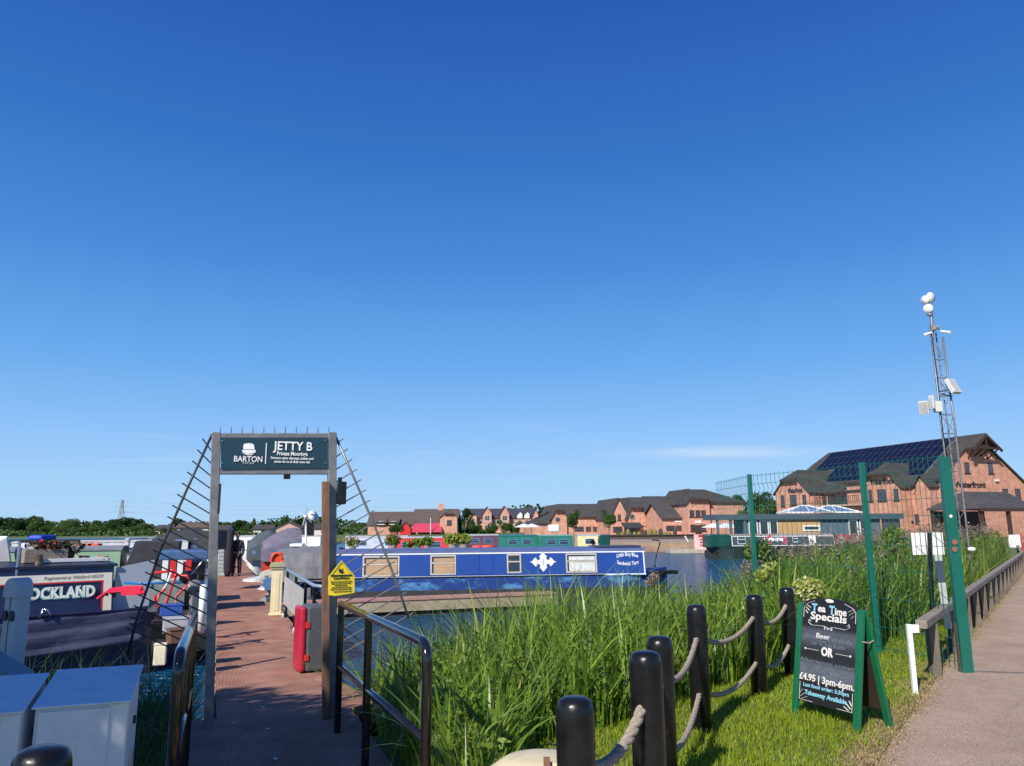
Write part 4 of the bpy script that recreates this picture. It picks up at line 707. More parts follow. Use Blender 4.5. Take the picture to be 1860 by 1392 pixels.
m = MB(); m.slab([(SL, y, z) for y, z in ((-b1s-.03, sz1-.02), (-b1s-.03, sz1+.02), (0, sz1+.08), (b1s+.03, sz1+.02), (b1s+.03, sz1-.02))], -SL+.05, d=(1, 0, 0)); m.build('roof', M('navy_roof', (.02, .022, .05), .4), T)
CR = M('cream_panel', (.78, .72, .60), .4, var=.05); p0 = sh(205, 1041); p1 = sh(196, 1088)
zc1, zc0 = sz1-.12, sz1-.24
m = MB(); m.box(-2.9, -.03, -b0s-.01, -b0s, zc0, zc1); m.box(-.16, -.03, -b0s-.01, -b0s, sz0-.1, zc0); m.build('cream_border', CR, T, xf=ssl)
m = MB(); m.box(-2.9, -.16, -b0s-.012, -b0s, zc0-.022, zc0-.002); m.box(-.185, -.165, -b0s-.012, -b0s, sz0-.05, zc0-.024); m.build('red_line', REDP, T, xf=ssl)
lm = MB(); tm = text('STOCKLAND', .235, .009, spacing=1.08); h0, h1 = sh(28, 1076), sh(176, 1078); f_ = (h1[0]-h0[0])/xtent(tm); tm.v = [(v[0]*f_, v[1], v[2]) for v in tm.v]
ys = [v[1] for v in tm.v]; yb_, yt_ = min(ys), max(ys); hz = (sh(100, 1065)[1]-sh(100, 1086)[1]); tm.v = [(v[0], v[1]*hz/(yt_-yb_), v[2]) for v in tm.v]; yb_, yt_ = yb_*hz/(yt_-yb_), yt_*hz/(yt_-yb_)
# slab serifs
def serif(x, y, w_): tm.add([(x-w_/2, y-.008, .0015), (x+w_/2, y-.008, .0015), (x+w_/2, y+.008, .0015), (x-w_/2, y+.008, .0015)], [(0, 1, 2, 3)])
tw = h1[0]-h0[0]; 
for fx_, yy in ((.155, 'b'), (.425, 'b'), (.425, 't'), (.50, 't'), (.505, 'b'), (.555, 'b'), (.565, 't'), (.655, 'b'), (.745, 'b'), (.79, 'b'), (.79, 't'), (.875, 't'), (.915, 'b'), (.915, 't')): serif(-tw/2+tw*fx_, yb_+.008 if yy == 'b' else yt_-.008, tw*.045)
hc = sh(102, 1077); shd = MB(); shd.add([(v[0]-.014, v[1]-.014, v[2]) for v in tm.v], tm.f); o_ = put(shd, hc[0], -b0s-.002, hc[1]); o_.build('letter_shadow', M('pale_blue_letter', (.20, .50, .58), .4), T, xf=ssl)
o_ = put(tm, hc[0], -b0s-.008, hc[1]); o_.build('lettering', M('ivory_letter', (.80, .80, .66), .4), T, xf=ssl)
tm = text('Registered at Watford 68529', .075, .0, .25); h0, h1 = sh(82, 1050), sh(190, 1043); f_ = (h1[0]-h0[0])/xtent(tm); tm.v = [(v[0]*f_, v[1], v[2]) for v in tm.v]; o_ = put(tm, (h0[0]+h1[0])/2, -b0s-.013, (zc0+zc1)/2); o_.build('lettering', M('gold_letter', (.30, .24, .16), .5), T, xf=ssl)
# side cloth with folds
m = MB(); n_ = 40; x0c, x1c = -4.0, sh(262, 1100)[0]; vs = []; fs = []
for i in range(n_+1):
    t = i/n_; x = x0c+(x1c-x0c)*t; topz = sz0-.10+.02*math.sin(t*19)**2; botz = sz0-.10-.62+.12*t**3
    for j in range(15): u = j/14; vs.append((x, -1.07-.010*math.sin(x*5+u*3)-.014*math.sin(u*15+x*.9)-.008*math.sin(u*31+x*2)-.03*u, topz+(botz-topz)*u))
for i in range(n_):
    for j in range(14): fs.append((i*15+j, i*15+j+1, (i+1)*15+j+1, (i+1)*15+j))
m.add(vs, fs); o = m.build('side_cloth', NAVYC, T, smooth=True, recalc=False); sm_ = o.modifiers.new('s', 'SOLIDIFY'); sm_.thickness = .006
m = MB(); m.tube([(x0c, -1.08, sz0-.09), (x1c, -1.08, sz0-.08)], .02, 6); m.build('gunwale_rail', NAVY, T)
m = MB(); m.add([(-.0, -b1s+.02, sz0-.1), (.62, -b1s+.02, sz0-.06), (.66, -b1s+.02, sz1+.06), (0.05, -b1s+.02, sz1-.05)], [(0, 1, 2, 3)]); m2 = MB(); m2.slab(m.v, .03, d=(0, 1, 0)); m2.build('stern_side_screen', M('grey_white_panel', (.45, .50, .56), .45, var=.08, scale=1.5), T)
m = MB(); pp_ = sh(33, 1040); m.tube([(pp_[0], -b1s, sz1-.3), (pp_[0], -b1s, sz1+.42)], .022, 8); m.build('stanchion', CHROME, T)
pk = sh(82, 1030); m = MB(); m.lathe([(.07, 0), (.06, .05), (.05, .06), (.05, .14), (.02, .16)], (pk[0], -.5, sz1+.04), 12); m.build('mushroom_vent', M('vent_brass', (.12, .09, .07), .4, .5), T)
m = MB(); m.tube([(sh(68, 1105)[0], -1.12, sz0-.1), (sh(74, 1093)[0], -1.14, sz0+.02), (sh(82, 1093)[0], -1.14, sz0+.02), (sh(88, 1105)[0], -1.12, sz0-.1)], .018, 8); m.build('fender_ring', CHROME, T, smooth=True)
# roof load of the navy boat
def rp(px, y, dz=0): h = SF.hit(px, 1025, y); return SF.wp(h[0], y, sz1+.06+dz)
pl = thing('planter_box', 'weathered wooden planter with red flowers on the navy narrowboat roof', 'planter', rp(80, -.3), R(43)); m = MB(); m.box(-.32, .32, -.12, .12, 0, .22); m.build('box', OAK, pl, bevel=.008); V, F4 = leafcloud(200, (0, 0, .27), .3, .05, (1.2, .6, .35), .1); bigmesh('foliage', V, F4, leafmat('dull_leaf', (.03, .045, .02), (.16, .14, .09), .2), pl); V, F4 = leafcloud(40, (0, -.05, .28), .25, .035, (1.1, .5, .4), .3); bigmesh('flowers', V, F4, PET['red'], pl)
pl = thing('planter_box', 'round dark planter with dry trailing plant beside the wooden planter on the navy roof', 'planter', rp(112, -.2), R(43)); m = MB(); m.lathe([(.16, 0), (.2, .16)], n=12); m.build('pot', BLACKP, pl); V, F4 = leafcloud(220, (0, 0, .22), .28, .05, (1.2, .7, .5), .1); bigmesh('foliage', V, F4, leafmat('dry_leaf', (.04, .06, .025), (.20, .17, .11), .2), pl)
m = MB(); m.add([(-.9, 0, 0), (.0, 0, 0), (-.1, 0, .45), (-.75, 0, .12)], [(0, 1, 2, 3)]); m2 = MB(); m2.slab(m.v, .5, d=(0, 1, 0)); o = m2.build('cratch_cover', M('white_canvas', (.74, .72, .70), .7), bevel=.03); o.location = rp(22, -.1); o.rotation_euler = (0, 0, R(43)); tag(o, 'white folded canvas cover on the navy boat roof left of the steel stanchion', 'cover')
for i, px in enumerate((40, 52)): m = MB(); m.sph((0, 0, .15), .14, .12, .17, 12, 8, jit=.08); o = m.build('plastic_bag', M('clear_plastic', (.55, .58, .66), .2, var=.3, scale=8), smooth=True); o.location = rp(px, .15); tag(o, 'crumpled pale plastic bag on the navy roof, %s one' % ('left' if i == 0 else 'right'), 'bag')
m = MB(); a = SF.hit(33, 986, .3); b = SF.hit(145, 986, .3); m.tube([(a[0], 0, 0), (b[0], 0, 0)], .045, 8); o = m.build('rolled_pole', M('black_roll', (.02, .02, .02), .8, bump=.3)); hw_ = SF.wp(0, .3, a[1]); o.location = hw_; o.rotation_euler = (0, 0, R(43)); tag(o, 'long black rolled cover lying across the stands above the navy roof', 'rolled cover')
for px in (34, 125): h = SF.hit(px, 1000, .3); m = MB(); m.bar((0, 0, 0), (0, 0, a[1]-sz1-.1), .03); o = m.build('pole_stand', DARKST); o.location = SF.wp(h[0], .3, sz1+.05); tag(o, 'thin dark stand holding the black rolled cover, %s one' % ('left' if px == 34 else 'right'), 'stand')

# red frames, poles and clutter on the stern by the jetty
def tubething(name, label, cat, pts_px, y, r, mat, group=None):
    P_ = [W(a_[0], a_[1], y+(a_[2] if len(a_) > 2 else 0)) for a_ in pts_px]; O = P_[0].copy(); m = MB(); m.tube([p-O for p in P_], r, 8); o = m.build(name, mat, smooth=True); o.location = O; tag(o, label, cat, group); return o
T0 = W(298, 1108, 12.4); TRL = thing('folding_trolley', 'red tubular folding trolley standing between the navy boat and the jetty', 'trolley', T0)
for pts in ([(277, 1041), (318, 1037), (322, 1042), (312, 1065), (306, 1085), (300, 1100), (291, 1115), (283, 1095), (281, 1082)], [(316, 1045), (340, 1046), (343, 1054), (339, 1064), (330, 1074), (321, 1083), (318, 1103)], [(285, 1092), (291, 1078), (300, 1070)]):
    m = MB(); m.tube([W(x, y, 12.4+(.12 if i % 2 else 0))-T0 for i, (x, y) in enumerate(pts)], .02, 8); m.build('frame', REDP, TRL, smooth=True)
for i, px in enumerate((290, 318)): m = MB(); c_ = W(px, 1108, 12.3)-T0; m.tube([c_+Vector((0, 0, 0)), c_+Vector((.03, .05, 0))], .06, 14); m.build('wheel', BLACKP, TRL)
tubething('boat_hook', 'white pole leaning among the red trolley frames', 'pole', [(312, 1035), (304, 1060), (285, 1090)], 12.7, .016, WHITE)
tubething('mooring_pole', 'slim silver pole slanting up beside the left gate post', 'pole', [(346, 1046), (372, 1014)], 13.5, .012, CHROME)
tubething('boat_hook', 'blue painted gangplank edge beside the grey stern screen', 'pole', [(226, 1059), (258, 1060), (330, 1058)], 13.2, .022, M('bright_blue', (.02, .16, .40), .4))
o = tubething('mooring_post', 'white steel mooring post at the left edge of the jetty near the gate', 'post', [(364, 1150), (370, 1062)], 10.8, .045, WHITE)
q = W(215, 1084, 12.9); m = MB()
for k_2 in range(5): 
    a_ = k_2/4; m.tube([(-.34+.05*k_2, .05*k_2, -.03+.02*k_2), (-.2, .03*k_2, .07+.01*k_2), (.1, .02*k_2, .09+.012*k_2), (.42-.02*k_2, .02*k_2, .06+.02*k_2)], .022, 6)
m.box(.05, .36, -.02, .1, .02, .13); o = m.build('folded_chair', M('crimson', (.65, .02, .06), .4), smooth=False); o.location = q; tag(o, 'bright red folded canvas chair lying on the navy boat gunwale', 'chair')
DK = M('pale_green_deck', (.40, .46, .38), .6, var=.12, dirt=.2)
q = W(322, 1062, 15.6); DH = thing('dinghy', 'pale grey-green dinghy hull turned up at the jetty edge behind the red trolley', 'dinghy', (q.x-.9, q.y-.3, 0), R(JA)); hull_mesh(2.6, .62, q.z+.02, True, False, .12, .7).build('hull', DK, DH, xf=lambda v: v+Vector((-1.3, 0, 0)), bevel=.02); m = MB(); m.box(-1, .5, -.45, .45, q.z+.02, q.z+.1); m.build('cover', GREYCAN, DH, bevel=.03)
for lab, px, py, y, mt, s_ in (('dark outboard motor tilted up behind the red trolley', 342, 1062, 13.8, BLACKP, .16), ('grey outboard motor at the foot of the white mooring post', 352, 1080, 12.8, M('mid_grey', (.2, .2, .21), .4), .15)):
    q = W(px, py, y); T = thing('outboard_motor', lab, 'outboard motor', q, random.uniform(0, 2)); m = MB(); m.sph((0, 0, .12), s_, s_*.7, s_*.75, 12, 7); m.build('cowl', mt, T, smooth=True); m = MB(); m.box(-.05, .05, -.05, .05, -.35, .05); m.box(-.09, .12, -.08, .08, -.42, -.35); m.build('leg', mt, T, bevel=.01)
    m = MB(); m.tube([(0, -.1, .05), (.0, -.45, .1)], .018); m.build('tiller', BLACKP, T)
m = MB(); q = W(352, 1043, 14.3)
V, F4 = leafcloud(160, (0, 0, 0), .3, .06, (1, .8, .6), .1)
for lab, px, py, y, sx_, sz_, mt in (('blue crate of ropes at the foot of the red trolley', 312, 1100, 12.2, .32, .16, M('crate_blue', (.03, .08, .35), .5)), ('pale grey storage box behind the left handrail', 322, 1124, 11.2, .36, .2, M('box_grey', (.38, .40, .43), .5, dirt=.3)), ('brown wooden crate below the grey storage box', 328, 1144, 10.6, .3, .18, M('crate_brown', (.16, .08, .05), .7)), ('black fuel can beside the navy boat stern', 290, 1130, 11.6, .2, .26, BLACKP), ('cream water container near the reeds left of the handrail', 292, 1172, 9.9, .14, .26, CREAM)):
    q = W(px, py, y); T = thing('crate', lab, 'box', q, R(random.uniform(10, 40))); m = MB(); m.box(-sx_/2, sx_/2, -sx_*.35, sx_*.35, -sz_*.9, 0); m.build('body', mt, T, bevel=.012); m = MB(); m.box(-sx_*.53, sx_*.53, -sx_*.38, sx_*.38, 0, .025); m.build('rim', mt, T, bevel=.006)

# more narrowboats and cruisers ----------------------------------------------------
def cruiser(label, fr, Ln, hullm, canm, hw=1.25, fb=.35, ch=.95, bowR=False, stripe=None, canx=(.25, .8), zc=None, group='cabin cruisers along the jetties'):
    """bow points to local -x unless bowR"""
    T = fthing('cabin_cruiser', label, 'cruiser', fr, group); hull_mesh(Ln, hw, WZ+.25+fb, bowR, not bowR, .35, .72).build('hull', hullm, T)
    zt_ = WZ+.25+fb; m = MB(); x0, x1 = (.12*Ln, .6*Ln) if not bowR else (.4*Ln, .88*Ln); hc_ = ch*.45
    m.add([(x0, -hw*.7, zt_), (x1, -hw*.8, zt_), (x1, hw*.8, zt_), (x0, hw*.7, zt_), (x0+.5, -hw*.55, zt_+hc_), (x1-.1, -hw*.68, zt_+hc_), (x1-.1, hw*.68, zt_+hc_), (x0+.5, hw*.55, zt_+hc_)], [(0, 3, 2, 1), (4, 5, 6, 7), (0, 1, 5, 4), (1, 2, 6, 5), (2, 3, 7, 6), (3, 0, 4, 7)]); m.build('coachroof', hullm, T, bevel=.04)
    a_, b_2 = canx[0]*Ln, canx[1]*Ln; zt2 = zt_+ch if zc is None else zc; secs = []
    for i in range(7):
        t = i/6; x = a_+(b_2-a_)*t; up = zt2-.45*(1-t)**2.2*(zt2-zt_)-(.10 if i == 6 else 0); w_ = hw*.86; secs.append([(x, -w_, zt_), (x, -w_*.93, zt_+(up-zt_)*.6), (x, -w_*.75, up-.05), (x, 0, up+.06), (x, w_*.75, up-.05), (x, w_*.93, zt_+(up-zt_)*.6), (x, w_, zt_)])
    loft(secs).build('canopy', canm, T)
    for i in (1, 3, 5):
        A_, B_ = secs[i], secs[i+1]; q4 = [Vector(A_[0]).lerp(Vector(A_[1]), .45), Vector(B_[0]).lerp(Vector(B_[1]), .45), Vector(B_[1]).lerp(Vector(B_[2]), .2), Vector(A_[1]).lerp(Vector(A_[2]), .2)]; q4 = [p+Vector((0, -.012, .004)) for p in q4]
        m = MB(); m.slab(q4, .006, d=(0, 1, 0)); m.build('canopy_window', M('clear_vinyl', (.10, .16, .26), .12, var=.6, scale=2.5, spec=.8), T)
    m = MB(); m.tube([(.05*Ln, -hw*.5, zt_+.55), (.25*Ln, -hw*.8, zt_+.5), (.4*Ln, -hw*.9, zt_+.05)] if not bowR else [(.95*Ln, -hw*.4, zt_+.55), (.75*Ln, -hw*.8, zt_+.5), (.6*Ln, -hw*.9, zt_+.05)], .015, 6); m.build('guard_rail', CHROME, T, smooth=True)
    if stripe: m = MB(); m.box(.2*Ln, .85*Ln, -hw-.01, -hw*.9, zt_-.14, zt_-.07); m.build('stripe', stripe, T)
    return T
def bf(px, y, deg=JA): q_ = W(px, 1000, y); return Frame((q_.x, q_.y), deg)
SAGE = M('sage_green', (.24, .38, .24), .4, var=.06); MAR_ = M('maroon', (.15, .01, .015), .35); DKG = M('dark_green', (.006, .06, .05), .35, coat=.3); TEAL = M('teal_green', (.015, .16, .12), .35, coat=.2); HBLK = M('hull_black', (.012, .012, .014), .5); GREYR = M('grey_roof', (.22, .24, .26), .6, var=.15, dirt=.2); LGR = M('light_grey', (.5, .5, .5), .5, dirt=.2)
fr = bf(226, 20.5); T, b_0, kk = narrowboat('narrowboat', 'sage green narrowboat with black hood moored behind the navy boat', Frame(fr.wp(-11, 0)[:2], JA), 12.2, HBLK, SAGE, GREYR, 1, 11, zt=.12, ch=1.0, bowR=False, bowL=True, wins=[(3, 4, .3, .65, GLASS), (6, 7, .3, .65, GLASS)], winframe=CHROME)
m = MB(); m.add([(11, -.8, .3), (12.3, -.8, .3), (12.35, -.7, 1.30), (11.3, -.75, 1.32), (11, .8, .3), (12.3, .8, .3), (12.35, .7, 1.30), (11.3, .75, 1.32)], [(0, 1, 2, 3), (4, 7, 6, 5), (3, 2, 6, 7), (1, 5, 6, 2), (0, 3, 7, 4), (0, 4, 5, 1)]); m.build('stern_hood', CANVAS, T, bevel=.03)
m = MB(); m.box(7.2, 11, -.98, -.9, .04, .10); m.build('white_stripe', WHITE, T)
fr = bf(190, 27); T, _, _ = narrowboat('narrowboat', 'grey roofed narrowboat with orange boxes on top, seen beyond the sage green one', Frame(fr.wp(-14, 0)[:2], JA), 15, HBLK, LGR, GREYR, 1, 13.6, zt=-.05, ch=.9, bowR=False, bowL=True, wins=[(3, 4, .25, .6, GLASS), (8, 9, .25, .6, GLASS)])
ORG = M('orange_red')
for i, px in enumerate((150, 160, 172)):
    q = W(px, 1000, 26.9); m = MB(); m.box(-.17, .17, -.15, .15, 0, .2); m.tube([(-.1, 0, .2), (-.1, 0, .26), (.1, 0, .26), (.1, 0, .2)], .012, 6); o = m.build('fuel_can', ORG, bevel=.03); o.location = (q.x, q.y, .95); tag(o, 'orange-red fuel can on the grey roof, %s of three' % ('leftmost', 'middle', 'rightmost')[i], 'fuel can', 'orange-red fuel cans')
GREYH = M('grey_hull', (.30, .32, .34), .5); BLH = M('denim_blue', (.05, .12, .26), .6, var=.2)
cruiser('cruiser with charcoal canopy and clear blue windows beyond the left gate fan', bf(268, 38), 2.5, BLH, CANVAS, 1.1, .9, 1.2, canx=(.02, .98), zc=1.62)
T, w_, h_ = simple_box_thing('stern_canopy', 'dark boxy canopy right of the charcoal cruiser beside the left gate post', 'canopy', 357, 388, 964, 1000, 24.5, 1.2, CANVAS)
fr = bf(297, 18.3); T = fthing('narrowboat', 'short boat stern with white and red posts below the blue cover', 'narrowboat', fr); hull_mesh(2.2, .95, .0, False, True).build('hull', MAR_, T, xf=lambda v: v+Vector((-1.5, .9, 0)))
for x_, c_ in ((0, WHITE), (.17, REDP), (.32, WHITE), (.5, REDP)): m = MB(); m.box(x_, x_+.12, -.05, .05, 0, .9); m.build('door_panel', c_, T)
m = MB(); m.box(-.1, 1.0, -.02, 1.2, .9, 1.12); m.build('blue_cover', BLH, T, bevel=.04)
FLEET = [  # px of left end, distance, length, hull, cabin, roof, label
    (-30, 45, 9, HBLK, DKG, DKG, 'dark green narrowboat far off at the left edge below the trees'), (85, 47, 8, HBLK, TEAL, GREYR, 'teal narrowboat far off between the blue tarpaulin and the white boats'),
    (190, 50, 7.5, WHITE, WHITE, LGR, 'long white boat far off below the round trees'), (-10, 36, 9, HBLK, LGR, LGR, 'pale grey narrowboat with pale roof in the distance at far left'),
    (396, 58, 8, WHITE, WHITE, LGR, 'white boat far off behind the person on the jetty'), (612, 60, 6, HBLK, M('white_blue', (.45, .5, .6), .4), LGR, 'pale blue and white boat far behind the right gate post'),
    (905, 60, 3.1, HBLK, TEAL, TEAL, 'teal green narrowboat with white hatch, left one of the distant pair'), (977, 58, 2.7, HBLK, TEAL, M('green_roof', (.14, .36, .27), .5), 'teal green narrowboat nearest the cream and black boat'),
    (1048, 60, 2.7, HBLK, M('cream_cabin', (.75, .64, .34), .4), LGR, 'cream and black narrowboat with round porthole below the small tree'), (838, 66, 3.2, HBLK, M('plum', (.10, .05, .09), .4), LGR, 'dark plum narrowboat far off behind the tall potted plants'),
    (690, 52, 5.5, WHITE, REDP, LGR, 'red and white boat beyond the red-flowered plant')]
for px, y, ln, hm_, cm_, rm_, lab in FLEET:
    fr = bf(px, y, 3 if px > 600 else JA*.5); z_ = -.05 if px > 600 else .05
    T, bb, kk = narrowboat('narrowboat', lab, Frame(fr.wp(0, 1)[:2], math.degrees(fr.a)), ln, hm_, cm_, rm_, .6 if ln > 4 else .1, ln-.7 if ln > 4 else ln-(1.0 if px == 1048 else .1), zt=z_, ch=1.0, bowR=False, bowL=px % 2 == 0 and ln > 4, wins=[(ln*.25, ln*.25+.7, z_+.35, z_+.75, GLASS), (ln*.6, ln*.6+.7, z_+.35, z_+.75, GLASS)], group='narrowboats moored across the marina')
    if px == 1048: m = MB(); m.tube([(1.25, -.9, .45), (1.25, -.95, .45)], .17, 16); m.build('porthole', BLACKP, T); m = MB(); m.box(1.72, 2.6, -.9, .9, -.05, 1.0); m.build('stern_hood', DKG, T, bevel=.1)
T, w_, h_ = simple_box_thing('tarpaulin', 'bright blue tarpaulin cover over a boat far off at the left', 'tarpaulin', 48, 77, 972, 984, 44, 1.5, M('tarp_blue', (.01, .05, .45), .6, bump=.3), bevel=.15)
simple_box_thing('boat_hood', 'white canvas hood on a boat below the brick gable with round window', 'hood', 996, 1016, 953, 967, 62, 1.5, WHITE, bevel=.12)
WH2 = M('white_gelcoat', (.72, .72, .70), .25)
cruiser('big cruiser with faded purple-grey canopy moored right of the jetty', bf(476, 39), 1.9, M('red_hull', (.45, .05, .03), .4), M('purple_grey_canvas', (.16, .14, .19), .8, var=.2, bump=.4, bscale=4), 1.2, .6, 1.4, bowR=True, canx=(.0, .95), zc=1.62)
cruiser('cruiser with slate canopy and tall clear windows, next to the person', bf(449, 43), 1.4, WH2, M('slate_canvas', (.07, .09, .10), .8), 1.1, .5, 1.3, bowR=True, canx=(.0, .95), zc=1.5)
cruiser('small white bow with blue cover beyond the cream pedestal', bf(472, 25.5), 1.8, WH2, BLH, .7, .25, .5, bowR=True, canx=(.1, .9), zc=.15)
cruiser('small open white boat beside the jetty behind the blue covered one', bf(444, 29.5), 2.0, WH2, M('sand_canvas', (.4, .38, .3), .8), .7, .3, .45, bowR=True, canx=(.3, .7), zc=.1)
cruiser('small grey boat with outboard close behind the cream pedestal', bf(478, 21.5), 1.3, GREYH, CANVAS, .5, .2, .4, bowR=True, canx=(.1, .7), zc=-.1)
q = W(500, 1030, 23.5); RI = thing('lifebuoy_stand', 'orange-red lifebuoy housing on the jetty above the cream pedestal', 'lifebuoy stand', q, R(JA)); m = MB(); m.box(-.13, .2, -.06, .06, -.1, .42); m.box(-.02, .02, -.02, .02, -1.1, -.1); m.build('housing', ORG, RI, bevel=.04)
N_ = 16; m = MB(); m.tube([(.03+.16*math.cos(2*math.pi*k/N_), -.09, .2+.2*math.sin(2*math.pi*k/N_)) for k in range(N_+1)], .035, 8); m.build('ring', ORG, RI, smooth=True)
a = W(527, 1042, 26.8); WC = thing('boat_cabin', 'white boat cabin end with red band left of the grey tarpaulin', 'boat cabin', (a.x, a.y, 0), R(10)); b = W(545, 988, 26.8); m = MB(); m.box(0, b.x-a.x, 0, 1.2, WZ, b.z-.1); m.build('cabin', WHITE, WC, bevel=.01); m = MB(); m.box(-.03, b.x-a.x+.03, -.03, 1.2, b.z-.28, b.z-.14); m.build('band', REDP, WC); m = MB(); m.box(-.05, b.x-a.x+.08, -.08, 1.3, b.z-.1, b.z); m.build('roof', WHITE, WC, bevel=.02); m = MB(); m.box(.05, .22, -.012, .0, -.1, b.z-.4); m.build('door', M('grey_door', (.45, .45, .47), .5), WC)
# wind generator with dish
q = W(557, 982, 27.5); WT = thing('wind_generator', 'small white wind generator and tilted dish on a slim pole behind the right gate post', 'wind generator', (q.x, q.y, .9)); m = MB(); tp = W(555, 938, 27.5)-Vector((q.x, q.y, .9)); m.tube([(0, 0, 0), tp], .035, 8); m.build('pole', WHITE, WT)
for an in (80, 140, 200, 260, 320, 20): r_ = R(an); m = MB(); t_ = tp+Vector((.33*math.cos(r_), -.08, .33*math.sin(r_))); m.bar(tp+Vector((0, -.08, 0)), t_, .07, .012); m.build('blade', WHITE if an % 40 else LGR, WT)
m = MB(); m.tube([tp+Vector((0, -.12, 0)), tp+Vector((0, .2, 0))], .05, 8); m.build('hub', WHITE, WT); m = MB(); c_ = W(568, 938, 27.5)-Vector((q.x, q.y, .9)); m.tube([c_+Vector((-.05, .08, -.05)), c_, c_+Vector((.03, -.03, .02))], [.06, .18, .19], 16); m.build('dish', WHITE, WT, smooth=True)
m = MB(); c_ = W(563, 955, 27.5)-Vector((q.x, q.y, .9)); m.box(c_.x-.1, c_.x+.12, c_.y, c_.y+.15, c_.z-.35, c_.z+.25); m.build('control_box', BLACKP, WT)
# stacked grey pedestal at the left jetty edge
q = G(402, 1046, -.32); SPT = thing('slatted_pedestal', 'tall pale grey slatted pedestal on the left jetty edge beside the gate post', 'pedestal', q, R(JA)); t_ = W(402, 984, q.y).z-q.z; m = MB()
for i in range(9): z_ = t_*i/9; m.box(-.17, .17, -.15, .15, z_+.01, z_+t_/9-.02)
m.box(-.15, .15, -.13, .13, 0, t_-.02); m.build('body', M('slat_grey', (.38, .44, .42), .6, var=.1), SPT, bevel=.01)
# small fittings on the navy boat and along the jetty edges
for i, (px, y) in enumerate(((185, -.35), (150, .1))):
    h = SF.hit(px, 1022, y); m = MB(); N_ = 40; m.tube([(.12*(1-.25*k/N_)*math.cos(k*.9), .12*(1-.25*k/N_)*math.sin(k*.9), .01+.0016*k) for k in range(N_)], .012, 6); o = m.build('coiled_rope', ROPE, smooth=True); o.location = SF.wp(h[0], y, sz1+.07); tag(o, 'coil of pale rope on the navy boat roof, %s one' % ('nearer the grey stern screen' if i == 0 else 'nearer the dry planter'), 'rope')
h = SF.hit(140, 1020, -.5); m = MB(); m.box(-.5, .5, -.02, .02, 0, .06); o = m.build('white_plank', WHITE, bevel=.005); o.location = SF.wp(h[0], -.45, sz1+.06); o.rotation_euler = (0, 0, SF.a); tag(o, 'white plank lying along the edge of the navy boat roof', 'plank')
m = MB(); h = sh(212, 1080)
for k in range(3): m.tube([(0, 0, 0), (.0, .02*k, .25+.1*k)], .014, 6)
m.box(-.05, .05, -.02, .06, -.05, .02); o = m.build('tiller_pin', CHROME); o.location = SF.wp(h[0], -.8, h[1]); tag(o, 'steel tiller fittings on the navy boat stern edge', 'fitting')
for i, s_ in enumerate((15.5, 18.2, 20.2, 24.0, 27.5)):
    q = JF.wp(1.44 if s_ != 18.2 else 1.44, s_, jz(s_)); T = thing('mooring_cleat', 'white mooring cleat on the right jetty edge, %s from the gate' % ('nearest', 'second', 'third', 'fourth', 'farthest')[i], 'cleat', q, R(JA), 'mooring cleats on the right jetty edge')
    m = MB(); m.box(-.03, .03, -.06, .06, 0, .05); m.build('base', LGR, T); m = MB(); m.tube([(0, -.14, .07), (0, -.05, .055), (0, .05, .055), (0, .14, .07)], [.012, .02, .02, .012], 8); m.build('horn', WHITE, T, smooth=True)
    if s_ > 20: m = MB(); m.tube([(0, 0, .05), (.3, .1, .0), (.6, .3, .12), (.9, .4, .25)], .012, 6); o = m.build('mooring_line', M('blue_rope', (.05, .12, .35), .8), smooth=True); o.location = q; o.rotation_euler = (0, 0, R(JA)); tag(o, 'blue mooring line running from the %s cleat to a boat' % ('third', 'fourth', 'farthest')[i-2], 'rope')
for i, (px, py, y, c_) in enumerate(((232, 990, 21, LGR), (130, 997, 26.8, WHITE), (98, 996, 26.8, BLACKP))):
    q = W(px, py, y); m = MB(); m.lathe([(.05, 0), (.05, .3), (.075, .31), (.075, .36), (.02, .38)], n=10); o = m.build('chimney_pipe', c_); o.location = (q.x, q.y, q.z-.2); tag(o, ('grey chimney pipe at the end of the sage green boat roof', 'white chimney pipe left of the orange cans', 'black chimney pipe farthest left on the grey roof')[i], 'chimney')
# ------------------------------------------------------------------ BUILDINGS
FRM = M('window_frame_brown', (.07, .035, .025), .5); PANE = M('house_glass', (.05, .06, .075), .1, var=.5, scale=1.5, spec=.8); WFRM = M('white_frame', (.7, .7, .68), .5)
STONE = M('stone_sill', (.42, .33, .26), .8)
def hwin(T, x, z, w, h, off, face='front', frame=None, bars=True, sill=True):
    """window in a wall: centre x, bottom z"""
    fr_ = frame or FRM; f = .07
    def mk(m, a0, a1, b0, b1, d0, d1): m.box(a0, a1, d0, d1, b0, b1) if face == 'front' else m.box(d0, d1, a0, a1, b0, b1)
    m = MB(); a0, a1, d0 = x-w/2, x+w/2, off-.05; mk(m, a0, a1, z, z+f, d0, off); mk(m, a0, a1, z+h-f, z+h, d0, off); mk(m, a0, a0+f, z+f, z+h-f, d0, off); mk(m, a1-f, a1, z+f, z+h-f, d0, off)
    if bars: mk(m, x-f/3, x+f/3, z+f, z+h-f, d0+.01, off)
    if sill: mk(m, a0-.12, a1+.12, z-.12, z-.005, off-.11, off)
    o = m.build('window', fr_, T); m = MB(); mk(m, a0+f, a1-f, z+f, z+h-f, off-.02, off-.005); m.build('pane', PANE, o)
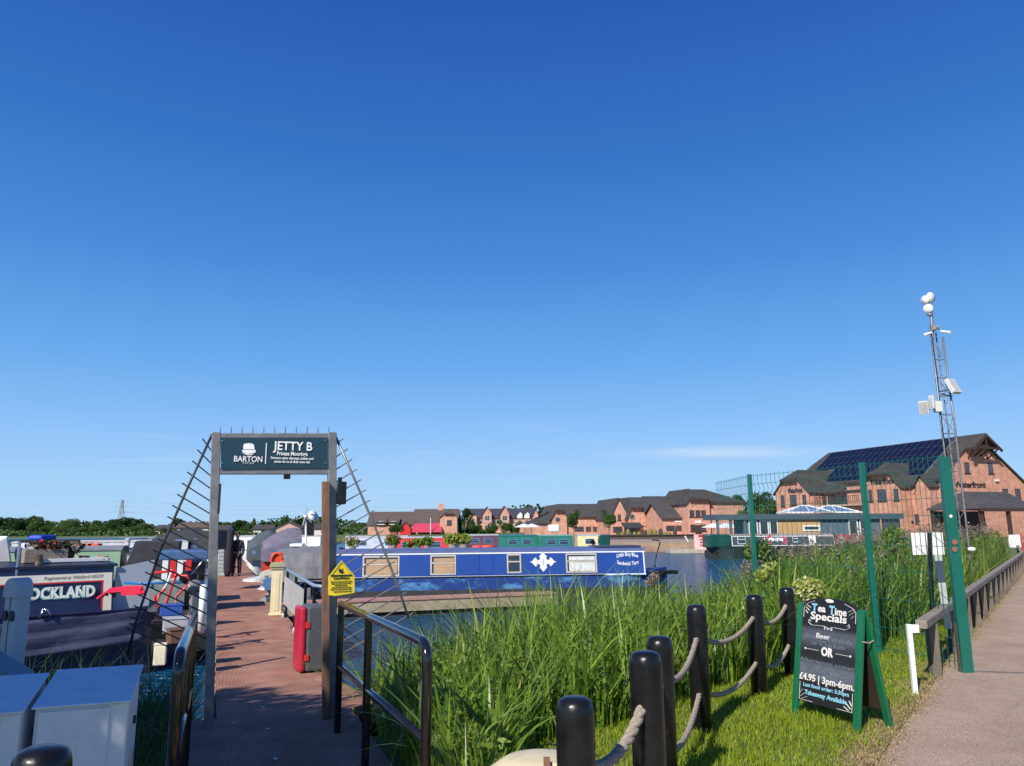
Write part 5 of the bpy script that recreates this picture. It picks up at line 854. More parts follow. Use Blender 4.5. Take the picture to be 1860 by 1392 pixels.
class Part:
    """walls and roofs of one wing inside a building's frame"""
    def __init__(s, T): s.T = T; s.w = MB(); s.r = MB(); s.e = MB()
    def side(s, x0, x1, y0, y1, ez, rz, over=.35, hipL=0, hipR=0, z0=-.05):
        """ridge along x"""
        ym = (y0+y1)/2; s.w.slab([(x0, y0, z0), (x0, y0, ez), (x0, ym, rz if not hipL else ez), (x0, y1, ez), (x0, y1, z0)], x1-x0, d=(1, 0, 0)) if not (hipL or hipR) else s.w.box(x0, x1, y0, y1, z0, ez)
        k = (rz-ez)/(ym-y0); o = over; t = .16; e_ = ez-o*k
        a, b = (x0-o, x1+o); la, lb = (x0+hipL if hipL else a), (x1-hipR if hipR else b)
        s.r.slab([(a, y0-o, e_), (b, y0-o, e_), (lb, ym, rz), (la, ym, rz)], t, d=(0, 0, 1)); s.r.slab([(b, y1+o, e_), (a, y1+o, e_), (la, ym, rz), (lb, ym, rz)], t, d=(0, 0, 1))
        if hipL: s.r.slab([(a, y1+o, e_), (a, y0-o, e_), (la, ym, rz)], t, d=(0, 0, 1))
        if hipR: s.r.slab([(b, y0-o, e_), (b, y1+o, e_), (lb, ym, rz)], t, d=(0, 0, 1))
        s.e.box(a, b, y0-o-.03, y0-o, e_-.05, e_+.14); return s
    def front(s, x0, x1, y0, y1, ez, rz, clip=None, over=.3, z0=-.05, hd=None):
        """gable towards -y, optional half hip at height clip"""
        xm = (x0+x1)/2; k = (rz-ez)/(xm-x0); o = over; e_ = ez-o*k; t = .16
        if clip: xl = x0+(clip-ez)/k; xr = x1-(clip-ez)/k; hd = hd or (xm-xl)*.9; s.w.slab([(x0, y0, z0), (x1, y0, z0), (x1, y0, ez), (xr, y0, clip), (xl, y0, clip), (x0, y0, ez)], y1-y0, d=(0, 1, 0))
        else: s.w.slab([(x0, y0, z0), (x1, y0, z0), (x1, y0, ez), (xm, y0, rz), (x0, y0, ez)], y1-y0, d=(0, 1, 0)); xl = xr = xm; hd = 0
        yo = y0-o; cl = clip-.1 if clip else rz
        if clip:
            s.r.slab([(x0-o, yo, e_), (xl, yo, clip), (xm, y0+hd, rz), (xm, y1, rz), (x0-o, y1, e_)], t, d=(0, 0, 1)); s.r.slab([(x1+o, y1, e_), (xm, y1, rz), (xm, y0+hd, rz), (xr, yo, clip), (x1+o, yo, e_)], t, d=(0, 0, 1)); s.r.slab([(xl-.3, yo-.25, clip-.12), (xr+.3, yo-.25, clip-.12), (xm, y0+hd, rz+.03)], t, d=(0, 0, 1)); s.e.box(xl-.32, xr+.32, yo-.32, yo-.25, clip-.25, clip+.0)
        else: s.r.slab([(x0-o, yo, e_), (xm, yo, rz), (xm, y1, rz), (x0-o, y1, e_)], t, d=(0, 0, 1)); s.r.slab([(x1+o, y1, e_), (xm, y1, rz), (xm, yo, rz), (x1+o, yo, e_)], t, d=(0, 0, 1))
        return s
    def done(s, wm, rm, em=None, xf=None):
        if s.w.v: s.w.build('wall', wm, s.T, xf=xf)
        if s.r.v: s.r.build('roof', rm, s.T, xf=xf)
        if s.e.v: s.e.build('eaves_board', em or WOOD, s.T, xf=xf)
        s.__init__(s.T)
# --- waterfront pub
PBF = Frame((58, 95), 20); PB = fthing('waterfront_pub', 'big red brick waterfront pub with solar panels on its roof at the right', 'pub', PBF)
def pz(px, py, x=None, y=None): return PBF.hit(px, py, y) if y is not None else PBF.hitx(px, py, x)
ax, az = pz(1787, 790, y=-1.2); HWL = 6.6; rz = az; kk = .78
Lp = pz(1505, 825, x=ax)[0]; HR = 9.5
P = Part(PB); zl = rz-HWL*kk; zr_w = rz-HR*kk
P.w.slab([(ax-HWL, 0, -.05), (ax+HR, 0, -.05), (ax+HR, 0, zr_w), (ax, 0, rz-.1), (ax-HWL, 0, zl)], Lp, d=(0, 1, 0))
P.r.slab([(ax-HWL-.5, -.3, zl-.5*kk), (ax-2.2, -.3, rz-2.2*kk), (ax-2.2, -1.5, rz-2.2*kk), (ax, -1.5, rz), (ax, Lp, rz), (ax-2.6, Lp+1.2, rz-2.6*kk), (ax-HWL-.5, Lp+1.2, zl-.5*kk)], .2, d=(0, 0, 1))
P.r.slab([(ax+HR+1.5, -.3, zr_w-1.5*kk), (ax+HR+1.5, Lp, zr_w-1.5*kk), (ax, Lp, rz), (ax, -1.5, rz), (ax+2.2, -1.5, rz-2.2*kk), (ax+2.2, -.3, rz-2.2*kk)], .2, d=(0, 0, 1))
P.done(BRICK, TILEG)
m = MB()
for sx_ in (-1, 1): m.bar((ax, -1.5, rz-.08), (ax+sx_*2.4, -1.5, rz-2.4*kk-.08), .16, .3); m.bar((ax+sx_*.15, -1.3, rz-1.5*kk-.15), (ax+sx_*1.1, -1.3, rz-2.2*kk), .14)
m.bar((ax-2.2, -1.4, rz-2.1*kk), (ax+2.2, -1.4, rz-2.1*kk), .18); m.bar((ax, -1.4, rz-.2), (ax, -1.4, rz-2.1*kk), .16)
for sx_ in (-1, 1): m.bar((ax+sx_*2.0, -1.4, rz-2.1*kk), (ax+sx_*1.6, -.02, rz-3.6*kk), .14); m.bar((ax+sx_*.7, -1.4, rz-2.1*kk), (ax+sx_*.4, -.02, rz-3.2*kk), .12)
m.build('gable_truss', WOOD, PB)
for px, py0, py1 in ((1757, 840, 859), (1800, 841, 860)): a, b = pz(px, py1, y=0), pz(px, py0, y=0); hwin(PB, a[0], a[1], .75, b[1]-a[1], 0)
for px, py0, py1 in ((1826, 888, 897), (1850, 888, 907)): a, b = pz(px, py1, y=0), pz(px, py0, y=0); hwin(PB, a[0], a[1], .9, b[1]-a[1], 0, sill=False)
a, b = pz(1752, 950, y=0), pz(1752, 934, y=0); hwin(PB, a[0], a[1], .8, b[1]-a[1], 0)
tm = text('Waterfront', 1.0, .03); a, b = pz(1733, 880, y=0), pz(1790, 880, y=0); f_ = (b[0]-a[0])/xtent(tm); tm.v = [(v[0]*f_, v[1], v[2]*20) for v in tm.v]; put(tm, (a[0]+b[0])/2, -.04, a[1]).build('lettering', M('dark_letters', (.03, .02, .02), .6), PB)
a = pz(1809, 873, y=0); m = MB(); m.box(a[0]-.25, a[0]+.25, -.25, 0, a[1]-.12, a[1]+.12); m.build('wall_light', WFRM, PB)
# wings facing the water (local -x)
rot = lambda v: Vector((v.y, -v.x, v.z))      # wing built facing -y, turned to face -x:  (x,y)->(y,-x)
def wing(u0, u1, V, ez, rzw, clip, back, wm=BRICK):
    P = Part(PB); P.front(-u1, -u0, -V, -back, ez, rzw, clip); P.done(wm, TILEG, xf=lambda v: Vector((v.y+ax, -v.x, v.z)))
V1 = 11; y0_, _ = pz(1475, 960, x=ax-V1); y1_, _ = pz(1413, 960, x=ax-V1); zf = lambda px, py, V: pz(px, py, x=ax-V)[1]
W1 = (min(y0_, y1_), max(y0_, y1_)); e1, c1_, r1_ = zf(1475, 893, V1), zf(1440, 871, V1), zf(1462, 856, V1-2.5); wing(W1[0], W1[1], V1, e1, r1_, c1_, 2.5)
V2 = 9.2; y0_, _ = pz(1643, 960, x=ax-V2); y1_, _ = pz(1574, 960, x=ax-V2); W2 = (min(y0_, y1_), max(y0_, y1_)); wing(W2[0], W2[1], V2, zf(1643, 882, V2), zf(1615, 844, V2-2.4), zf(1600, 861, V2), 2.5)
V3 = 8.0; e4_ = zf(1690, 880, V3); wing(.35, 2.2, V3, e4_, e4_+1.1, None, 3)
e2 = zf(1665, 881, V3-.6); P = Part(PB); 
P.w.box(ax-V3+.6, ax-HWL+.5, 2.21, W2[0]-.01, -.05, e2); P.r.slab([(ax-V3+.2, 2.0, e2-.1), (ax-V3+.2, W2[0]+.4, e2-.1), (ax-HWL+.3, W2[0]+.4, rz-kk*(HWL-.3)+.12), (ax-HWL+.3, 2.0, rz-kk*(HWL-.3)+.12)], .15, d=(0, 0, 1))
e3 = zf(1520, 894, V2-.4); P.w.box(ax-V2+.4, ax-HWL+.5, W2[1]+.01, W1[0]-.01, -.05, e3); P.r.slab([(ax-V2+.0, W2[1]-.3, e3-.1), (ax-V2+.0, W1[0]+.3, e3-.1), (ax-HWL+.3, W1[0]+.3, rz-kk*(HWL-.3)+.12), (ax-HWL+.3, W2[1]-.3, rz-kk*(HWL-.3)+.12)], .15, d=(0, 0, 1))
yb0, yb1 = sorted((pz(1539, 900, x=ax-V2+.2)[0], pz(1566, 900, x=ax-V2+.2)[0])); P.w.box(ax-V2+.2, ax-HWL, yb0, yb1, -.05, zf(1550, 879, V2)); P.e.box(ax-V2-.1, ax-HWL, yb0-.2, yb1+.2, zf(1550, 879, V2)+.002, zf(1550, 875, V2)); P.done(BRICK, TILEG)
for px, x_, V, py0, py1, w_ in ((1423, 0, V1, 900, 920, .7), (1442, 0, V1, 899, 918, 1.3), (1462, 0, V1, 899, 917, .7), (1603, 0, V2, 889, 910, 1.3), (1629, 0, V2, 888, 909, .7), (1582, 0, V2, 890, 911, .6)):
    a, b = pz(px, py1, x=ax-V), pz(px, py0, x=ax-V); hwin(PB, a[0], a[1], w_, b[1]-a[1], ax-V, 'left')
for px, py0, py1, w_ in ((1496, 899, 917, 1.3), (1512, 899, 917, 1.5), (1524, 899, 917, 1.5), (1535, 899, 917, 1.4)):
    a, b = pz(px, py1, x=ax-V2+.4), pz(px, py0, x=ax-V2+.4); hwin(PB, a[0], a[1], w_, b[1]-a[1], ax-V2+.4, 'left', sill=False)
m = MB(); bz = zf(1510, 917, V2); m.box(ax-V2-.9, ax-V2+.4, W2[1], W1[0], bz-.25, bz-.05); m.build('balcony', STONE, PB); m = MB()
for i in range(24): yy = W2[1]+(W1[0]-W2[1])*i/23; m.bar((ax-V2-.85, yy, bz-.05), (ax-V2-.85, yy, bz+1), .04)
m.bar((ax-V2-.85, W2[1], bz+1), (ax-V2-.85, W1[0], bz+1), .06); m.build('balcony_railing', BLACKP, PB)
for (pxa, pxb, py, V) in ((1580, 1623, 876, V2), (1431, 1458, 892, V1)):
    tm = text('Waterfront', 1.0, .03); a, b = pz(pxa, py, x=ax-V), pz(pxb, py, x=ax-V); f_ = abs(b[0]-a[0])/xtent(tm); tm.v = [(v[0]*f_, v[1]*.95, v[2]*20) for v in tm.v]; put(tm, ax-V-.04, (a[0]+b[0])/2, a[1], 'left').build('lettering', M('dark_letters'), PB)
for px, py in ((1650, 925), (1705, 925), (1661, 952)): a = pz(px, py, x=ax-V3+.5); m = MB(); m.lathe([(.05, 0), (.18, .1), (.14, .35), (.03, .45)], (ax-V3+.1, a[0], a[1]), 8); m.build('wall_lantern', BLACKP, PB)
a = pz(1672, 945, x=ax-V3+.6); hwin(PB, a[0], a[1]-.6, 2.0, 1.3, ax-V3+.6, 'left', sill=False)
# solar panels on the left slope
SOL = M('solar_glass', (.006, .008, .02), .22, var=.2, spec=.35, scale=2); sm0 = MB(); pwd, phg = 1.0, 1.64
sl_l = math.hypot(1, kk); ux = Vector((-1/sl_l, 0, -kk/sl_l)); uy = Vector((0, 1, 0)); nn = ux.cross(uy)*-1; nn = nn if nn.z > 0 else -nn
ncol = 20; dy_ = (Lp-3.4)/ncol; nr = 5; ds_ = (HWL*sl_l-.5)/nr; sm0.slab([Vector((0, 0, 0)), ux*(ds_-.09), ux*(ds_-.09)+uy*(dy_-.09), uy*(dy_-.09)], .05, d=nn); proto = None
for r_ in range(nr):
    for c_ in range(ncol):
        if r_ == 3 and c_ in (7, 16) or (r_ == 4 and c_ in (6, 7)): continue
        if proto is None: o = sm0.build('solar_panel', SOL, PB); proto = o
        else: o = proto.copy(); COL.objects.link(o)
        o.location = Vector((ax, 2.4, rz+.22))+ux*(.35+r_*ds_)+uy*(c_*dy_)+nn*.06
m = MB()
for r_ in range(nr+1): p_ = Vector((ax, 2.35, rz+.22))+ux*(.305+r_*ds_)+nn*.03; m.bar(p_, p_+uy*(Lp-3.4), .07, .1)
for c_ in range(ncol+1): p_ = Vector((ax, 2.355+c_*dy_, rz+.22))+ux*.305+nn*.032; m.bar(p_, p_+ux*(nr*ds_), .07, .1)
m.build('panel_rails', M('alu_rail', (.30, .31, .34), .4, .5), PB)
# porch
PO = pz(1800, 960, y=-9); PX = Part(PB); xa = pz(1762, 920, y=-8)[0]; xb = xa+8.2; pe, pr_ = pz(1800, 925, y=-9.2)[1], pz(1800, 896, y=-6)[1]
PX.r.slab([(xa-.3, -9.3, pe), (xb, -9.3, pe), (xb, -6, pr_), (xa+1.6, -6, pr_)], .15, d=(0, 0, 1)); PX.r.slab([(xb, -2.7, pe), (xa-.3, -2.7, pe), (xa+1.6, -6, pr_), (xb, -6, pr_)], .15, d=(0, 0, 1)); PX.r.slab([(xa-.3, -2.7, pe), (xa-.3, -9.3, pe), (xa+1.6, -6, pr_)], .15, d=(0, 0, 1))
PX.e.box(xa-.3, xb, -9.36, -9.3, pe-.25, pe+.1)
for x_ in (xa+.2, xa+4.2, xb-.4):
    for y_ in (-9.0, -3): PX.e.box(x_-.16, x_+.16, y_-.16, y_+.16, 0, pe-.01)
PX.e.bar((xb-.1, -9.2, pe), (xb-.1, -6, pr_), .25); PX.e.bar((xb-.1, -2.8, pe), (xb-.1, -6, pr_), .25); PX.e.bar((xb-.1, -9.2, pe), (xb-.1, -2.8, pe), .22); PX.e.bar((xb-.1, -6, pe), (xb-.1, -6, pr_), .2)
for yy in (-7.6, -4.4): PX.e.bar((xb-.1, -6, pe+.1), (xb-.1, yy, (pe+pr_)/2), .16)
PX.e.box(xa+.4, xb-.6, -3.2, -3.0, 0, pe-.1); PX.done(BRICK, TILE)
for o_ in [o for o in bpy.data.objects if o.parent == PB and o.name.startswith('eaves_board')][-1:]: o_.name = 'porch_frame'

# --- row of brick shops across the water
def block(label, pxa, pxb, d, deg=14, group='brick shops on the far quay'):
    a = W(pxa, 960, d); fr = Frame((a.x, a.y), deg); x1 = fr.hit(pxb, 960, 0)[0]; return fthing('brick_shop', label, 'shop', fr, group), fr, x1
def zat(fr, px, py, y=0): return fr.hit(px, py, y)[1]
# C4
T, fr, x1 = block('tall brick shop with clipped gable and arched panel nearest the mesh fence', 1250, 1291, 122, 10)
P = Part(T); P.front(0, x1, 0, 12, zat(fr, 1250, 913), zat(fr, 1284, 890, 4), zat(fr, 1265, 907), hd=3.5); x2 = fr.hit(1350, 960, 1)[0]; P.side(x1+.01, x2, .6, 11.5, zat(fr, 1300, 912), zat(fr, 1300, 891, 6), hipR=4); P.done(BRICK2, TILEG)
for px in (1257, 1268, 1278): a, b = fr.hit(px, 939), fr.hit(px, 927); hwin(T, a[0], a[1], .75, b[1]-a[1], 0)
for px in (1259, 1278): a, b = fr.hit(px, 965), fr.hit(px, 953); hwin(T, a[0], a[1], .8, b[1]-a[1], 0)
a, b = fr.hit(1269, 971), fr.hit(1269, 954); m = MB(); m.box(a[0]-.5, a[0]+.5, -.06, 0, 0, b[1]); m.build('door', WOOD, T); a = fr.hit(1268, 948); m = MB(); m.box(a[0]-.5, a[0]+.5, -.1, 0, a[1]-.2, a[1]+.2); m.build('shop_sign', WFRM, T)
m = MB(); c_ = fr.hit(1268, 918); m.tube([(c_[0]+1.3*math.cos(q), -.05, c_[1]-.6+.9*math.sin(q)) for q in [math.pi*k/10 for k in range(11)]], .08, 6); m.build('arch_moulding', STONE, T)
# C3 low block and C2 long block
T, fr, x1 = block('low brick shop with slate roof and red doors between the tall gables', 1205, 1249, 124, 10)
P = Part(T); P.side(0, x1-.1, 0, 9, zat(fr, 1225, 941), zat(fr, 1225, 916, 4.5)); P.done(BRICK2, TILE)
for px in (1214, 1222, 1231, 1239): a, b = fr.hit(px, 965), fr.hit(px, 955); hwin(T, a[0], a[1], .7, b[1]-a[1], 0, sill=False)
a, b = fr.hit(1247, 972), fr.hit(1247, 954); m = MB(); m.box(a[0]-.5, a[0]-.05, -.1, 0, 0, b[1]); m.build('door', REDP, T); a = fr.hit(1232, 947); m = MB(); m.box(a[0]-.6, a[0]+.6, -.1, 0, a[1]-.18, a[1]+.18); m.build('shop_sign', WFRM, T)
T, fr, x1 = block('long brick shop with pointed gable and dark awning beside the right small tree', 1110, 1205, 132, 8)
xg = fr.hit(1141, 960)[0]; P = Part(T); P.front(0, xg, 0, 14, zat(fr, 1111, 938), zat(fr, 1123, 906), None); xh = fr.hit(1170, 960)[0]; P.front(xg-.3, xh, -1.2, 12, zat(fr, 1168, 938, -1), zat(fr, 1163, 905, 3), zat(fr, 1143, 922, -1), hd=4); P.side(xh-.01, x1, .2, 14, zat(fr, 1190, 934), zat(fr, 1190, 905, 7)); x2_ = fr.hit(1250, 960, 8)[0]; P.side(x1+.01, x2_, 6, 14.5, zat(fr, 1230, 916, 6), zat(fr, 1230, 903, 10)); P.done(BRICK2, TILE)
for px in (1125, 1131): a, b = fr.hit(px, 945), fr.hit(px, 935); hwin(T, a[0], a[1], .5, b[1]-a[1], 0) if px == 1125 else None
a = fr.hit(1148, 939, -1.2); m = MB(); m.tube([(a[0], -1.2, a[1]), (a[0], -1.26, a[1])], .42, 18); m.build('round_window', PANE, T); m = MB(); N_ = 18; m.tube([(a[0]+.46*math.cos(2*math.pi*k/N_), -1.26, a[1]+.46*math.sin(2*math.pi*k/N_)) for k in range(N_+1)], .07, 6); m.build('window_surround', STONE, T)
a, b = fr.hit(1131, 956, -2.4), fr.hit(1166, 951, -2.4); m = MB(); m.slab([(a[0], -3.2, a[1]-.3), (b[0], -3.2, a[1]-.3), (b[0], -1.25, a[1]+.5), (a[0], -1.25, a[1]+.5)], .1, d=(0, 0, 1)); m.build('awning', CANVAS, T)
a, b = fr.hit(1132, 972, -1.2), fr.hit(1164, 957, -1.2); m = MB(); m.box(a[0]+.2, b[0]-.2, -1.25, -1.2, .1, b[1]); m.build('shopfront', PANE, T)
for px in (1118, 1126): a, b = fr.hit(px, 968), fr.hit(px, 957); hwin(T, a[0], a[1], .8, b[1]-a[1], 0, sill=False)
# C1
T, fr, x1 = block('brick shop with half hipped gable and long slate roof behind the first small tree', 1003, 1112, 140, 8)
xg = fr.hit(1030, 960)[0]; P = Part(T); P.front(0, xg, 0, 14, zat(fr, 1004, 940), zat(fr, 1017, 918, 3), zat(fr, 1014, 927), hd=3); P.side(xg-.01, x1, .5, 14, zat(fr, 1070, 939), zat(fr, 1070, 917, 7)); xl_ = fr.hit(968, 960)[0]; P.side(xl_, -.01, 1, 10, zat(fr, 985, 950), zat(fr, 985, 930, 5), hipL=5); P.done(BRICK2, TILE)
a = fr.hit(1013, 944); m = MB(); m.tube([(a[0], 0, a[1]), (a[0], -.06, a[1])], .4, 16); m.build('round_window', PANE, T)
for px in (1049, 1057, 1070, 1083, 1097): a, b = fr.hit(px, 966), fr.hit(px, 957); hwin(T, a[0], a[1], .9, b[1]-a[1], .5, sill=False)
# A restaurant with red awning
a = W(668, 960, 195); fr = Frame((a.x, a.y), 2); x1 = fr.hit(830, 960)[0]; xm_ = fr.hit(750, 960)[0]; T = fthing('restaurant', 'long low building with brown roofs and red awnings across the marina', 'restaurant', fr)
P = Part(T); P.side(0, xm_, 0, 13, zat(fr, 700, 953), zat(fr, 700, 931, 6)); xe = fr.hit(800, 960)[0]; P.side(xm_+.01, x1, .5, 14, zat(fr, 770, 952), zat(fr, 770, 926, 7)); P.done(BRICK2, TILEB)
P.front(xe, x1+.1, -1.5, 8, zat(fr, 830, 940), zat(fr, 815, 928, 3), zat(fr, 815, 933), hd=4); P.done(BRICK2, TILEB)
a, b = fr.hit(816, 954, -1.5), fr.hit(816, 945, -1.5); hwin(T, a[0], a[1], 1.2, b[1]-a[1], -1.5)
for px in (692, 715): a = fr.hit(px, 955, -.5); b = fr.hit(px, 947, -.5); q_ = Part(T); q_.side(a[0]-1.1, a[0]+1.1, -.6, 3, b[1]-.2, b[1]+.7, z0=a[1]+.2); q_.done(M('cream_render', (.55, .42, .33), .8), TILEB); hwin(T, a[0], a[1]+.3, 1.2, .8, -.6, frame=WFRM)
q_ = Part(T); a, b = fr.hit(726, 960, -3), fr.hit(746, 960, -3); q_.front(a[0], b[0], -3, 1, zat(fr, 727, 960, -3), zat(fr, 735, 949, -3)); q_.done(REDP, TILEB)
a, b = fr.hit(749, 963, -2), fr.hit(803, 953, -2); m = MB(); m.slab([(a[0], -3, a[1]), (b[0], -3, a[1]), (b[0], .3, b[1]+.2), (a[0], .3, b[1]+.2)], .1, d=(0, 0, 1)); m.build('awning', M('awning_red', (.55, .05, .10), .7, var=.2), T); m = MB(); m.box(a[0], b[0], -3.05, -3, a[1]-.6, a[1]); m.build('valance', M('awning_red'), T)
m = MB(); a = fr.hit(801, 925, 7); m.box(a[0]-.7, a[0]+.7, 6.6, 7.4, a[1]-1, a[1]+1.4); m.build('chimney', BRICK2, T); m = MB(); a = fr.hit(782, 965, -4); b = fr.hit(782, 941, -4); m.tube([(a[0], -4, 0), (a[0], -4, b[1])], .1, 6); m.build('flagpole', WFRM, T)
# B hotel
a = W(846, 960, 235); fr = Frame((a.x, a.y), 4); x1 = fr.hit(977, 960)[0]; T = fthing('hotel', 'dark roofed brick hotel with tall gabled bays behind the green hedge across the marina', 'hotel', fr)
P = Part(T); P.side(0, x1, 0, 14, zat(fr, 900, 941), zat(fr, 900, 925, 7)); P.done(BRICK2, M('blue_slate', (.055, .055, .075), .7, var=.15))
for pa, pb, top, ev, cl in ((847, 866, 930, 938, 932), (877, 893, 921, 933, None), (909, 925, 920, 933, None), (968, 978, 925, 936, None)):
    a, b = fr.hit(pa, 960, -2)[0], fr.hit(pb, 960, -2)[0]; e_, r_ = zat(fr, pa, ev, -2), zat(fr, (pa+pb)/2, top, -2); P.front(a, b, -2, 7, e_, r_, zat(fr, pa, cl, -2) if cl else None); P.done(BRICK2, M('blue_slate'))
    hwin(T, (a+b)/2, e_-2.2, (b-a)*.55, 1.6, -2, frame=WFRM); hwin(T, (a+b)/2, e_-5, (b-a)*.55, 1.6, -2, frame=WFRM)
for px in (944, 957): a = fr.hit(px, 939, -.3)[0]; q_ = Part(T); ez_ = zat(fr, px, 938, -.3); q_.front(a-.8, a+.8, -.4, 3, ez_+.7, ez_+1.5, z0=ez_-.6); q_.done(WFRM, M('blue_slate'))
for px in (869, 873, 898, 904, 932, 944, 957): a = fr.hit(px, 949); hwin(T, a[0], a[1]-.6, 1.0, 1.3, 0, frame=WFRM)
# --- floating clubhouse
a = W(1297, 985, 61); fr = Frame((a.x, a.y), 3); X = lambda px, py=960: fr.hit(px, py); T = fthing('floating_clubhouse', 'flat roofed blue-grey floating clubhouse with timber panel behind the mesh fence', 'clubhouse', fr)
zt_ = X(1450, 934)[1]; zb_ = zt_-.42; z0_ = -.35; x1 = X(1640)[0]
SLATE = M('blue_grey_cladding', (.085, .13, .17), .6, var=.12, stretch=(1, 1, 12), scale=2); m = MB(); m.box(.1, x1, -.3, 3, zb_, zt_); m.build('roof', M('grey_fascia', (.065, .09, .12), .5), T)
xa = X(1355)[0]; m = MB(); m.box(xa, X(1600)[0], 0, 2.8, z0_, zb_); m.build('wall', SLATE, T); m = MB(); m.box(.1, x1, -1, 3, -.9, z0_); m.build('float_deck', HBLK, T)
xt0, xt1 = X(1414)[0], X(1490)[0]; m = MB(); m.box(xt0, xt1, -.06, 0, z0_+.1, zb_); m.build('timber_panel', M('light_timber', (.48, .30, .13), .6, var=.18, stretch=(7, 1, 1), scale=1.5), T)
for pa, pb in ((1359, 1376), (1379, 1396), (1397, 1413), (1541, 1558), (1561, 1575)):
    m = MB(); a, b = X(pa)[0], X(pb)[0]; m.box(a, b, -.09, -.03, z0_+.1, z0_+.2); m.box(a, b, -.09, -.03, zb_-.15, zb_-.02); m.box(a, a+.09, -.09, -.03, z0_+.2, zb_-.15); m.box(b-.09, b, -.09, -.03, z0_+.2, zb_-.15); o = m.build('glazed_door', WFRM, T); m = MB(); m.box(a+.09, b-.09, -.06, -.035, z0_+.2, zb_-.15); m.build('pane', GLASS, o)
m = MB(); a, b = X(1458, 965), X(1488, 954); m.box(a[0], b[0], -.12, -.061, a[1], b[1]); o = m.build('window', WFRM, T); m = MB(); m.box(a[0]+.12, b[0]-.12, -.13, -.121, a[1]+.12, b[1]-.12); m.build('pane', GLASS, o)
for px in (1303, 1327, 1352): m = MB(); a = X(px)[0]; m.box(a-.08, a+.08, -.2, 0, z0_, zb_); m.build('porch_post', SLATE, T)
m = MB()
for px in range(1304, 1354, 3): a = X(px)[0]; m.bar((a, -.25, z0_), (a, -.25, z0_+.95), .02)
m.bar((X(1303)[0], -.25, z0_+.95), (X(1354)[0], -.25, z0_+.95), .05); m.build('deck_railing', DKG, T)
m = MB(); a, b = X(1603)[0], X(1636)[0]; m.box(a, b, 0, .06, z0_+.1, zb_); m.build('side_glazing', PANE, T)
for pc in (1482, 1531): a = X(pc, 925)[0]; m = MB(); h_ = X(pc, 921)[1]; w_ = 2.0; m.add([(a-w_, 1, zt_+.14), (a+w_, 1, zt_+.14), (a+w_, 2.9, zt_+.14), (a-w_, 2.9, zt_+.14), (a-.3, 2, h_+.15), (a+.3, 2, h_+.15)], [(0, 1, 5, 4), (1, 2, 5), (2, 3, 4, 5), (3, 0, 4), (0, 3, 2, 1)]); o = m.build('roof_lantern', M('lantern_glass', (.12, .20, .32), .1, spec=.8), T)
for pc in (1482, 1531): a = X(pc, 925)[0]; m = MB(); h_ = X(pc, 921)[1]+.17; P4_ = [(a-2, 1, zt_+.14), (a+2, 1, zt_+.14), (a+2, 2.9, zt_+.14), (a-2, 2.9, zt_+.14)]; [m.bar(P4_[i], (a+(.3 if i in (1, 2) else -.3), 2, h_), .08) for i in range(4)]; [m.bar(P4_[i], P4_[(i+1) % 4], .12) for i in range(4)]; m.bar((a-.3, 2, h_), (a+.3, 2, h_), .08); m.bar((a, 1, zt_+.14), (a, 2, h_), .05); m.build('lantern_frame', WFRM, T)
# charcoal narrowboat with painted roses moored before the clubhouse
fr = Frame(W(1283, 1000, 57.5)[:2], 2); X = lambda px, py=980: fr.hit(px, py, -.9)
CHAR = M('charcoal_cabin', (.055, .065, .085), .35, var=.1, coat=.3); zt_ = X(1450, 993)[1]; ch_ = X(1450, 972)[1]-zt_; c1 = X(1517)[0]; c0_ = X(1328)[0]
wins = [(X(1340)[0], X(1355)[0], zt_+.2, zt_+.75, GLASS), (X(1382)[0], X(1390)[0], zt_+.3, zt_+.75, GLASS), (X(1440)[0], X(1450)[0], zt_+.3, zt_+.75, GLASS)]
T, bb, kk_ = narrowboat('narrowboat', 'charcoal narrowboat with painted roses and white outline in front of the floating clubhouse', fr, X(1590)[0], HBLK, CHAR, M('dusty_roof', (.32, .28, .24), .8), c0_, c1, zt=zt_, ch=ch_, bowR=False, bowL=True, wins=wins, winframe=WFRM)
xs_ = lambda v: Vector((v.x, v.y+(v.z-zt_)*kk_, v.z)); m = MB()
for z_ in (zt_+.06, zt_+ch_-.1): m.box(c0_+.05, c1-.05, -bb-.015, -bb, z_, z_+.05)
m.box(c0_+.05, c0_+.1, -bb-.014, -bb, zt_+.11, zt_+ch_-.1); m.box(c1-.1, c1-.05, -bb-.014, -bb, zt_+.11, zt_+ch_-.1); a = X(1476)[0]; m.box(a-.25, a+.25, -bb-.02, -bb, zt_+.12, zt_+.78); m.build('white_outline', WHITE, T, xf=xs_)
for (pa, pb, mt) in ((1393, 1402, 'pink'), (1421, 1432, 'pink')):
    a, b = X(pa)[0], X(pb)[0]; m = MB()
    for i in range(9): m.sph((random.uniform(a, b), -bb-.01, zt_+.25+random.random()*.5), .13, .01, .1, 8, 4)
    m.build('painted_roses', M('rose_paint', (.45, .08, .15), .5), T, xf=xs_)
tm = text('Wander', .5, .02, .2); a, b = X(1398)[0], X(1421)[0]; f_ = (b-a)/xtent(tm); tm.v = [(v[0]*f_, v[1], v[2]*5) for v in tm.v]
ws_ = MB(); [ws_.sph((a+(b-a)*i/8, -bb-.01, zt_+.52+.05*math.sin(i*2.3)), .13, .01, .10+.03*math.sin(i*1.7), 8, 4) for i in range(9)]; ws_.build('white_scrollwork', WHITE, T, xf=xs_)
m = MB(); a, b = X(1519)[0], X(1573)[0]; m.box(a, b, -.86, .8, zt_, zt_+ch_*.95); m.build('red_cabin', M('faded_red', (.42, .06, .09), .5), T)
